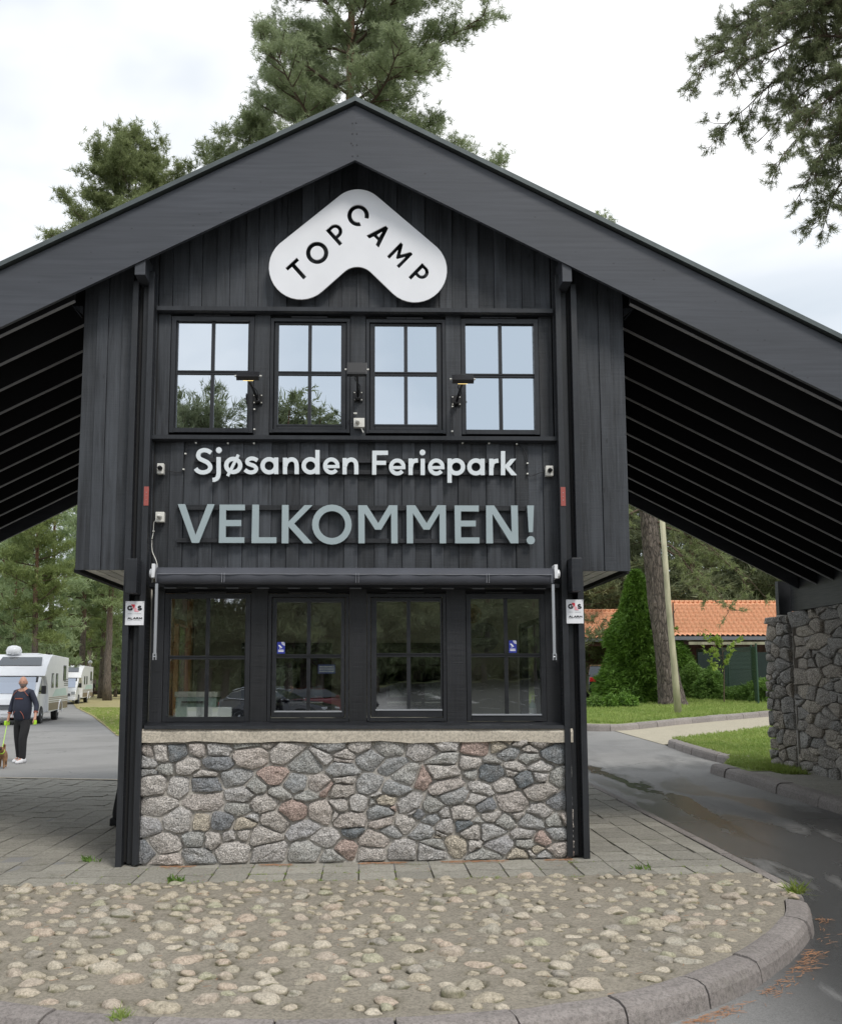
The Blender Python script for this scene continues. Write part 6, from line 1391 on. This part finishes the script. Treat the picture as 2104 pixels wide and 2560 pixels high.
        m = MB(); m.tube([(s*(w_+.012), 3.95+.52*math.cos(R(a)), .36+.52*math.sin(R(a))) for a in range(0, 181, 15)], .035, 6); m.build('wheel_arch', M['white'], t, X)
    m = MB(); m.box((-.5, 1.9, 2.84), (.5, 2.9, 2.93)); m.box((-.3, 4.2, 2.84), (.4, 4.9, 2.95)); m.build('roof_hatch', M['white'], t, X, bevel=.03)
    if main: m = MB(); m.lathe([(.10, 0), (.12, .04), (.30, .06), (.33, .2), (.26, .36), (.10, .42)], (-.45, 1.5, 2.82), 20); m.build('satellite_dome', M['white'], t, X, smooth=True)
    m = MB(); m.add([(-.9, .36, 2.37), (.9, .36, 2.37), (.8, 1.08, 2.725), (-.8, 1.08, 2.725)], [(0, 1, 2, 3)]); m.v = [(x_, y_-.012, z_+.02) for x_, y_, z_ in m.v]; m.build('skylight', M['carglass'], t, X); return t
def _wheelY(parent, c, r, w_, side, X):
    Y = X @ Matrix.Translation(c) @ Matrix.Rotation(R(90)*side, 4, 'Y'); m = MB(); m.lathe([(r*.62, -w_/2), (r*.93, -w_/2), (r, -w_/2+.03), (r, w_/2-.03), (r*.93, w_/2), (r*.62, w_/2)], (0, 0, 0), 24, Y); t = m.build('wheel', M['rubber'], parent)
    m = MB(); m.lathe([(r*.61, w_/2-.03), (r*.6, w_/2+.004), (r*.5, w_/2-.02), (.06, w_/2-.01), (.05, w_/2+.01)], (0, 0, 0), 20, Y); m.build('rim', M['silver'], t)
motorhome('white motorhome with roof dome nearest on the left road', (at(42, 40.5), 40.8, -.18), R(9))
motorhome('second white motorhome following farther up the left road', (at(166, 74)+.1, 74, -.18), R(8), False)

# ------------------------------------------------------------------ far street furniture
D = 84.; x = at(217, D); g = thing('signpost', 'thin signpost with a white board on the far verge', 'signpost', (x, D, H(x, D)))
m = MB(); m.tube([(x, D, -.2), (x, D, 2.75)], .035, 8); m.build('pole', M['silver'], g); m = MB(); m.box((x-1.0, D-.03, 2.5), (x+.05, D+.03, 2.72)); m.build('sign_board', M['signwhite'], g)
D = 100.; x = at(230, D); g = thing('street_lamp', 'small round white lamp on a thin post far behind the walkers', 'street lamp', (x, D, H(x, D)))
m = MB(); m.tube([(x, D, -.2), (x, D, 3.2)], .04, 8); m.build('pole', M['silver'], g); me = rock_mesh('lamp_shade', 1, 2, 0, (.22, .22, .22)); me.transform(Matrix.Translation((x, D, 3.35))); mesh_obj('lamp_shade', me, M['white'], g)

# ================================================================== PEOPLE AND DOGS
def skin_mesh(name, chains, mat, parent, X, sub=2, root=None):
    """chains: lists of (x,y,z,r); identical points are merged so limbs join"""
    V = []; E = []; Rr = []; key = {}
    for ch in chains:
        prev = None
        for (x, y, z, r) in ch:
            k = (round(x, 3), round(y, 3), round(z, 3))
            if k not in key: key[k] = len(V); V.append((x, y, z)); Rr.append(r)
            i = key[k]
            if prev is not None and prev != i: E.append((prev, i))
            prev = i
    me = bpy.data.meshes.new(name); me.from_pydata(V, E, []); ob = bpy.data.objects.new('tmp', me); COL.objects.link(ob)
    md = ob.modifiers.new('s', 'SKIN'); md.use_smooth_shade = True
    sv = me.skin_vertices[0].data
    for i, r in enumerate(Rr): rr = r if isinstance(r, tuple) else (r, r); sv[i].radius = rr
    sv[0].use_root = True
    ss_ = ob.modifiers.new('u', 'SUBSURF'); ss_.levels = sub; ss_.render_levels = sub
    dg = bpy.context.evaluated_depsgraph_get(); out = bpy.data.meshes.new_from_object(ob.evaluated_get(dg)); bpy.data.objects.remove(ob)
    return mesh_obj(name, out, mat, parent, X, smooth=True)
def lerp3(a, b, t): return tuple(a[i]+(b[i]-a[i])*t for i in range(3))
def person(label, loc, rotz, h=1.78, top='navy', legs='blackcloth', shoe='whitecloth', hair=None, arms=None, stride=.22, headturn=0., trim=None, sub=2, beard=False, belly=1.0, long_hair=False, arm_r=None, hand_curl=True, sleeve=.72):
    """faces -y, feet on the ground; arms = ((elbow),(wrist)) for left(+x) and right(-x)"""
    t = thing('person', label, 'person', loc, rotz, scale=h/1.78); X = WM[t.name]
    pel = (0, .0, .95); wst = (0, -.01, 1.08); che = (0, 0, 1.32); sho = (0, .01, 1.46); nek = (0, -.005, 1.54); hd0 = (0, -.015, 1.60)
    A = arms or (((.27, .02, 1.16), (.29, -.06, .90)), ((-.27, .02, 1.16), (-.29, -.06, .90)))
    hips = {}; F_ = {}
    ch = [[(*pel, .10), (*wst, .10), (*che, .12), (*sho, .07), (*nek, .052), (*hd0, .055)]]
    legsC = []
    for s, (el, wr) in ((1, A[0]), (-1, A[1])):
        hip = (s*.095, 0, .91); kn = (s*.115, -.5*stride*s*.55-.04, .50); an = (s*.13, -.5*stride*s+.02*s, .09); toe = (s*.12, an[1]-.17, .035)
        hips[s] = (hip, kn, an, toe); ch.append([(*pel, .10), (*hip, .07), (*kn, .05), (*an, .034)]); ch.append([(*an, .038), (*toe, .03)])
        sh = (s*.175, .01, 1.43); c = [(*sho, .07), (*sh, .05), (*el, .038), (*wr, .026)]; ch.append(c)
        d = Vector(wr)-Vector(el); d.normalize(); side = d.cross(Vector((1, 0, 0))).normalized(); palm = Vector(wr)+d*.085; ch.append([(*wr, .026), (*palm, (.036, .018))])
        for k in range(4):
            off = side*(-.028+.019*k); p0 = palm+off; L_ = (.07, .08, .075, .06)[k]; fl = Vector((-s*.25, -.12, 0)) if hand_curl else Vector((0, 0, 0)); d1 = (d+fl*.6).normalized(); d2 = (d+fl*2.2).normalized(); p1 = p0+d1*L_*.5; p2 = p1+d2*L_*.5; ch.append([(*palm, (.036, .018)), (*p0, .0095), (*p1, .009), (*p2, .007)])
        th = Vector(wr)+d*.035; ch.append([(*wr, .026), (*(th+side*-.035), .011), (*(th+side*-.058+d*.03), .009)])
        F_[s] = (sh, el, wr)
    body = skin_mesh('body', ch, M['skin'], t, X, sub)
    # head
    bm = bmesh.new(); bmesh.ops.create_uvsphere(bm, u_segments=20, v_segments=14, radius=1)
    for v in bm.verts:
        x, y, z = v.co; w_ = 1.-.22*max(0, -z)**1.2; fx = x*.078*w_; fy = y*.098*(1-.10*max(0, -z)); fz = z*.122
        if y < -.3:
            fr = math.exp(-((x)**2)/.03); fy -= .020*fr*math.exp(-((z+.12)**2)/.02)       # nose
            fy += .007*math.exp(-((abs(x)-.38)**2)/.02)*math.exp(-((z-.08)**2)/.015)        # eye sockets
            fy -= .006*math.exp(-(x**2)/.08)*math.exp(-((z+.72)**2)/.02)                    # chin
        v.co = (fx, fy, fz)
    me = bpy.data.meshes.new('head'); bm.to_mesh(me); bm.free(); HX = X @ Matrix.Translation((0, -.025, 1.635)) @ Matrix.Rotation(headturn, 4, 'Z'); mesh_obj('head', me, M['skin'], body, HX, smooth=True)
    m = MB()
    for s in (-1, 1): m.lathe([(.0, -.007), (.009, -.004), (.009, .004), (.0, .007)], (0, 0, 0), 8, Matrix.Translation((s*.030, -.086, .012)) @ Matrix.Rotation(R(90), 4, 'X'))
    m.build('eyes', M['ink'], body, HX)
    m = MB()
    for s in (-1, 1): m.lathe([(.0, 0), (.022, .004), (.026, .012), (.01, .016)], (0, 0, 0), 10, Matrix.Translation((s*.074, .005, -.005)) @ Matrix.Rotation(R(90)*s, 4, 'Y') @ Matrix.Diagonal((1.4, .8, 1, 1)))
    m.build('ears', M['skin'], body, HX, smooth=True)
    m = MB(); m.tube([(-.022, -.094, -.058), (0, -.098, -.060), (.022, -.094, -.058)], .0045, 6); m.build('mouth', M['hair_dk'] if not beard else M['redplate'], body, HX)
    def shell(nm, mat, cond, k=1.09, extra=None):
        bm = bmesh.new(); bmesh.ops.create_uvsphere(bm, u_segments=20, v_segments=14, radius=1); bmesh.ops.delete(bm, geom=[v for v in bm.verts if not cond(v.co)], context='VERTS')
        for v in bm.verts: x, y, z = v.co; w_ = 1.-.22*max(0, -z)**1.2; v.co = (x*.078*w_*k, y*.098*k, z*.122*k-(.10*max(0, -z)**1 if long_hair else 0))
        me = bpy.data.meshes.new(nm); bm.to_mesh(me); bm.free(); mesh_obj(nm, me, M[mat], t, HX, smooth=True)
    if hair: shell('hair', hair, lambda c: c.z > .35-(.6 if c.y > -.1 else 0)-(.8 if long_hair and c.y > -.1 else 0) or (c.y > .2 and c.z > -.7), 1.12)
    if beard: shell('beard', 'beard', lambda c: c.z < -.22 and c.y < .35 and c.z > -.99, 1.06)
    # clothes
    g = 1.22; b_ = belly
    C = [[(0, .0, .84, (.185, .150)), (0, -.01, .92, (.185, .150)), (0, -.02*b_, 1.08, (.178*b_, .148*b_)), (0, -.01, 1.30, (.195, .140)), (0, .01, 1.45, (.12, .085)), (0, .005, 1.515, .068)]]
    for s in (1, -1):
        sh, el, wr = F_[s]; e2 = lerp3(el, wr, sleeve); C.append([(0, .01, 1.45, (.12, .085)), (*sh, .074), (*el, .056), (*e2, .047)])
    skin_mesh('jacket', C, M[top], t, X, sub)
    C = [[(0, 0, 1.04, (.155, .125)), (0, 0, .96, (.16, .13)), (0, 0, .90, (.165, .135))]]
    for s in (1, -1): hip, kn, an, toe = hips[s]; C.append([(0, 0, .90, (.165, .135)), (hip[0]*1.05, hip[1], .82, .11), (*kn, .088), (an[0], an[1], .16, .074), (an[0], an[1], .06, .070)])
    skin_mesh('trousers', C, M[legs], t, X, sub)
    for s in (1, -1):
        hip, kn, an, toe = hips[s]; m = MB(); sx, sy = an[0], an[1]
        V = []; 
        for yy, w_, z1 in ((.09, .032, .09), (.05, .045, .115), (-.02, .046, .115), (-.09, .048, .075), (-.16, .046, .06), (-.20, .028, .045)): V += [(sx-w_, sy+yy, .0), (sx+w_, sy+yy, .0), (sx+w_, sy+yy, z1*.6), (sx+w_*.6, sy+yy, z1), (sx-w_*.6, sy+yy, z1), (sx-w_, sy+yy, z1*.6)]
        m.add(V, [(i*6+j, (i+1)*6+j, (i+1)*6+(j+1) % 6, i*6+(j+1) % 6) for i in range(5) for j in range(6)]+[tuple(range(5, -1, -1)), tuple(30+j for j in range(6))]); so_ = m.build('shoe', M[shoe], t, X, smooth=True)
        bm = bmesh.new(); bm.from_mesh(so_.data); bmesh.ops.recalc_face_normals(bm, faces=bm.faces); bm.to_mesh(so_.data); bm.free()
    if trim:
        m = MB()
        for s in (1, -1):
            m.tube(catmull([(s*.05, -.098, 1.50), (s*.13, -.112, 1.42), (s*.185, -.105, 1.36)], 4), .006, 4); m.tube(catmull([(s*.06, -.172, 1.05), (s*.12, -.168, .98), (s*.14, -.15, .90)], 4), .006, 4)
            sh, el, wr = F_[s]; e2 = Vector(lerp3(el, wr, sleeve)); dv = (Vector(wr)-Vector(el)).normalized(); m.lathe([(.049, -.008), (.049, .008)], (0, 0, 0), 12, Matrix.Translation(e2) @ dv.to_track_quat('Z', 'Y').to_matrix().to_4x4())
        m.box((-.09, -.152, 1.295), (.09, -.140, 1.315)); m.build('piping', M[trim], t, X)
    return t, X, F_
FA = math.atan2
mx_, my_, mz_ = -7.48, 20.9, -.105
man, MX, MF = person('bald bearded man in dark hoodie and black track trousers walking a small dog', (mx_, my_, mz_), R(-16), 1.80, hair=None, beard=True, trim='orangetrim', belly=1.32, headturn=R(24),
                     arms=(((.31, .03, 1.17), (.37, -.10, .94)), ((-.29, .03, 1.17), (-.31, -.04, .90))), stride=.30, sleeve=.62)
m = MB(); hl = Vector((.39, -.13, .87)); m.box((.365, -.17, .78), (.42, -.10, .87)); m.build('waste_bag', M['lime'], man, MX, bevel=.015)
hr = Vector((-.325, -.06, .82))
lead = thing('dog_lead', 'lime green retractable lead from the man down to the small dog', 'lead', tuple(MX @ hr)); m = MB(); m.box((hr.x-.025, hr.y-.07, hr.z-.07), (hr.x+.025, hr.y+.07, hr.z+.03)); m.build('lead_handle', M['lime'], lead, MX, bevel=.02)
dx_, dy_, dz_ = -7.36, 19.55, -.10
h3 = MX @ hr; dgn = Vector((dx_-.02, dy_+.05, .30)); m = MB(); m.tube([h3+Vector((0, 0, -.05)), h3.lerp(dgn, .5)+Vector((0, 0, -.03)), dgn], .007, 6); m.build('strap', M['lime'], lead)
def dog(label, loc, rotz, s, mat, mat2):
    t = thing('dog', label, 'dog', loc, rotz, scale=s); X = WM[t.name]
    B = [[(0, .24, .30, .075), (0, .08, .31, .082), (0, -.12, .30, .095), (0, -.20, .36, .07), (0, -.27, .43, .06), (0, -.31, .46, .058)]]
    for sx in (-1, 1):
        B.append([(0, -.12, .30, .095), (sx*.055, -.14, .22, .04), (sx*.058, -.13, .12, .024), (sx*.06, -.145, .02, .022), (sx*.06, -.175, .012, .018)])
        B.append([(0, .24, .30, .075), (sx*.055, .20, .21, .048), (sx*.06, .17, .14, .03), (sx*.06, .25, .08, .020), (sx*.06, .235, .02, .020), (sx*.06, .20, .012, .017)])
    B.append([(0, .24, .30, .075), (0, .33, .38, .03), (0, .33, .47, .032), (0, .26, .50, .022)])
    skin_mesh('body', B, M[mat], t, X, 2)
    skin_mesh('muzzle', [[(0, -.33, .455, .045), (0, -.385, .44, .034), (0, -.41, .435, .024)]], M[mat2], t, X, 2)
    for sx in (-1, 1): m = MB(); m.add([(sx*.03, -.29, .51), (sx*.07, -.29, .50), (sx*.085, -.31, .455), (sx*.045, -.275, .50)], [(0, 1, 2), (0, 2, 3), (1, 3, 2), (0, 3, 1)]); m.build('ear', M[mat2], t, X)
    m = MB()
    for sx in (-1, 1): m.lathe([(0, -.006), (.008, 0), (0, .006)], (0, 0, 0), 8, Matrix.Translation((sx*.022, -.372, .475)))
    m.lathe([(0, -.01), (.012, 0), (0, .01)], (0, 0, 0), 8, Matrix.Translation((0, -.432, .442))); m.build('eyes_and_nose', M['ink'], t, X); m = MB(); m.lathe([(.072, -.01), (.072, .01)], (0, 0, 0), 16, Matrix.Translation((0, -.215, .375)) @ Matrix.Rotation(R(48), 4, 'X')); m.build('collar', M['lime'], t, X)
dog('small tan dog with dark face trotting beside the man', (dx_, dy_, dz_), R(14), .88, 'fur', 'fur_dk')
D = 9.85; x = -2.45-.26; person('person in blue jacket and black trousers mostly hidden behind the left post', (at(336, 11.6), 11.6, -.05), R(90), 1.70, top='bluecloth', legs='blackcloth', shoe='blackcloth', hair='hair_dk')
D = 104.; person('far walker all in black standing on the verge with a dark dog', (at(237, D), D, H(-28, D)), R(10), 1.7, top='blackcloth', legs='blackcloth', shoe='blackcloth', hair='hair_dk', sub=1)
dog('dark dog beside the far walker', (at(247, D), D, H(-28, D)), R(100), 1.7, 'fur_dk', 'fur_dk')
D = 82.; person('far person in white top and black trousers beside the second motorhome', (at(191, D), D, H(-24, D)), R(150), 1.75, top='whitecloth', legs='blackcloth', shoe='blackcloth', hair='hair_dk', sub=1)
# the two people whose reflections show in the lower panes
person('photographer in dark sweater holding up a phone before the gatehouse', (.02, -.42, HR(0, -.4)), R(180), 1.72, top='navy', legs='navy', shoe='blackcloth', hair='hair_dk', arms=(((.30, .0, 1.28), (.14, -.30, 1.50)), ((-.30, -.05, 1.28), (-.12, -.30, 1.50))), stride=.05, hand_curl=False)
person('dark-haired companion standing behind and left of the photographer', (-1.75, -1.5, HR(-1.8, -1.5)), R(190), 1.70, top='blackcloth', legs='blackcloth', shoe='blackcloth', hair='hair_dk', long_hair=True, stride=.05)

# ================================================================== SMALL GROWTH AND LITTER
def weed(label, px, py, r, n, L_, mat, flat=.7, wd=.12, name='weed'):
    d = ray(px, py); z = 0.
    for _ in range(20): t_ = (z-CAMH)/d.z; z = H(d.x*t_, d.y*t_)
    x, y = d.x*t_, d.y*t_; rs = np.random.default_rng(int(px)); pos = rs.normal(size=(n, 3))*[r, r, .004]; ax = np.concatenate([rs.normal(size=(n, 2))*.5, np.full((n, 1), .9)], 1); v, f = tufts(pos, ax, L_, L_*wd, 5, rs, flat)
    v[:, 2] = np.maximum(v[:, 2], -.005); mesh_obj(name, mesh_np(name, v+np.array([x, y, z]), f), M[mat], label=label, cat='plant')
weed('leafy green weed rooted at the foot of the stone plinth', 582, 2146, .022, 16, .13, 'leaf', .55, .22)
weed('small green weed in a joint of the left paving', 219, 2153, .035, 14, .06, 'leaf', .8, .15)
weed('tuft of grass at the end of the round kerb', 1984, 2232, .03, 20, .11, 'grassblade', .45, .05, 'grass_tuft')
weed('bright grass tuft in the front edge of the cobbled bed', 300, 2552, .02, 24, .07, 'grassblade', .6, .06, 'grass_tuft')
weed('green weed at the paving edge before the plinth', 435, 2205, .03, 14, .05, 'leaf', .8, .2)
weed('sprawling weed in the joint near the right end of the plinth', 1600, 2172, .04, 14, .05, 'leaf', .8, .15)
weed('thin grass stems against the left end of the plinth', 440, 2148, .02, 7, .16, 'grassblade', .35, .03, 'grass_tuft')
# grass and moss in the paving joints
rs = np.random.default_rng(9); pos = []
for k in range(900):
    i = rs.integers(-8, 11); j = rs.integers(0, 4); u = i*.305+.06+rs.normal()*.006 if rs.random() < .6 else rs.uniform(-2.2, 3.1); v0 = -.86+(j*.305+rs.normal()*.006 if u != i*.305+.06 else rs.uniform(0, .9))
    if v0 > -.06: continue
    p = LM @ Vector((float(u), float(v0), 0))
    if mnoise.noise(Vector((p.x*2.2, p.y*2.2, 5))) > .05 or rs.random() < .12: pos.append((p.x, p.y, H(p.x, p.y)-.006))
for k in range(500):
    x = rs.uniform(-3.2, 3.0); y = 8.22+rs.normal()*.02
    if mnoise.noise(Vector((x*3, 2, 5))) > .12: pos.append((x, y, H(x, y)-.004))
pos = np.array(pos); v, f = tufts(pos, np.tile([0, 0, .6], (len(pos), 1)), .022, .0022, 6, rs, 1.); v[:, 2] = np.maximum(v[:, 2], -.08)
tag(mesh_obj('joint_grass', mesh_np('joint_grass', v, f), M['grassblade'], kind='stuff'), 'tiny grass and moss growing in the paving joints', 'grass')
def grass_field(name, label, poly, n, L_, wd, mat, seed, edge=None, zoff=.03):
    rs = np.random.default_rng(seed); xs = [p[0] for p in poly]; ys = [p[1] for p in poly]; P_ = []
    while len(P_) < n:
        x = rs.uniform(min(xs), max(xs)); y = min(ys)+(max(ys)-min(ys))*rs.random()**1.3
        if inside(x, y, poly): P_.append((x, y, H(x, y)+zoff))
    P_ = np.array(P_); v, f = tufts(P_, np.tile([0, 0, .8], (n, 1)), L_, wd, 5, rs, .55); tag(mesh_obj(name, mesh_np(name, v, f), M[mat], kind='stuff'), label, 'grass')
grass_field('lawn_grass', 'short green grass of the lawn beside the stone wall', [(6.2, 21.3), (6.16, 17.6), (5.62, 16.3), (5.66, 15.4), (6.4, 15.3), (11, 18), (14, 27.5), (9.7, 24.6)], 11000, .06, .008, 'grassblade', 3)
grass_field('verge_grass', 'longer grass of the far lawn around the wooden pole', [(5.2, 27), (6.2, 26.2), (8.36, 28.1), (12.22, 31.3), (20, 38), (20, 42), (7, 42)], 14000, .10, .014, 'grassblade', 4)
grass_field('wall_foot_grass', 'rough grass along the foot of the right stone wall', [(5.95, 14.9), (6.3, 14.8), (6.35, 16.3), (5.9, 16.2)], 700, .09, .006, 'grassblade', 6, zoff=.0)
grass_field('road_verge_grass', 'dry mown grass beside the left road', [(-8.1, 31), (-10.6, 38.7), (-14.2, 49.6), (-19.3, 63.8), (-10, 64), (-3, 34)], 12000, .08, .016, 'grassblade', 7, zoff=.0)
# dry pine needles swept against the kerb
rs = np.random.default_rng(12); ker = catmull([(x, y, 0) for x, y in ISL[8:]], 10); V = []; Fq = []
def needle(x, y, l, a):
    z = HR(x, y)+rs.uniform(.002, .012); dx, dy = math.cos(a)*l/2, math.sin(a)*l/2; wx, wy = -math.sin(a)*.0011, math.cos(a)*.0011; n = len(V); V.extend([(x-dx-wx, y-dy-wy, z), (x+dx-wx, y+dy-wy, z+.001), (x+dx+wx, y+dy+wy, z+.002), (x-dx+wx, y-dy+wy, z+.001)]); Fq.append((n, n+1, n+2, n+3))
for k in range(950):
    i = rs.integers(0, len(ker)-1); p = ker[i].lerp(ker[i+1], rs.random()); d = (ker[i+1]-ker[i]).normalized(); o_ = .21+abs(rs.normal())*.055
    if mnoise.noise(Vector((p.x*2.1, p.y*2.1, 9))) < .1 and rs.random() < .85: continue
    x = p.x+d.y*o_; y = p.y-d.x*o_; needle(x, y, rs.uniform(.03, .07), rs.normal()*.8+math.atan2(d.y, d.x))
def needle_at(x, y, z, l, a):
    dx, dy = math.cos(a)*l/2, math.sin(a)*l/2; wx, wy = -math.sin(a)*.0012, math.cos(a)*.0012; n = len(V); V.extend([(x-dx-wx, y-dy-wy, z), (x+dx-wx, y+dy-wy, z+.001), (x+dx+wx, y+dy+wy, z+.002), (x-dx+wx, y-dy+wy, z+.001)]); Fq.append((n, n+1, n+2, n+3))
for k in range(1300):
    u = rs.uniform(-1.85, 1.95); 
    if mnoise.noise(Vector((u*2.3, 3, 9)))+.35*(u > .2) < .22: continue
    p = LM @ Vector((float(u), float(-.15-abs(rs.normal())*.035), 0)); needle_at(p.x, p.y, H(p.x, p.y)+.004+rs.uniform(0, .006), rs.uniform(.02, .05), rs.normal()*.7)
for k in range(420):
    x = rs.uniform(-3.2, 3.); y = rs.uniform(5.2, 8.9); 
    if x < -.37*y or (y < 8.1 and not inside(x, y, bed_poly)): continue
    needle_at(x, y, H(x, y)+(.006 if y > 8.25 else .012), rs.uniform(.02, .05), rs.uniform(0, 3.14))
for k in range(160): needle(rs.uniform(1, 4.5), rs.uniform(4.2, 7.5), rs.uniform(.03, .06), rs.uniform(0, 3.14))
tag(mesh_obj('needle_litter', mesh_np('needle_litter', V, Fq), M['litter'], kind='stuff'), 'dry orange pine needles swept against the round kerb', 'litter')
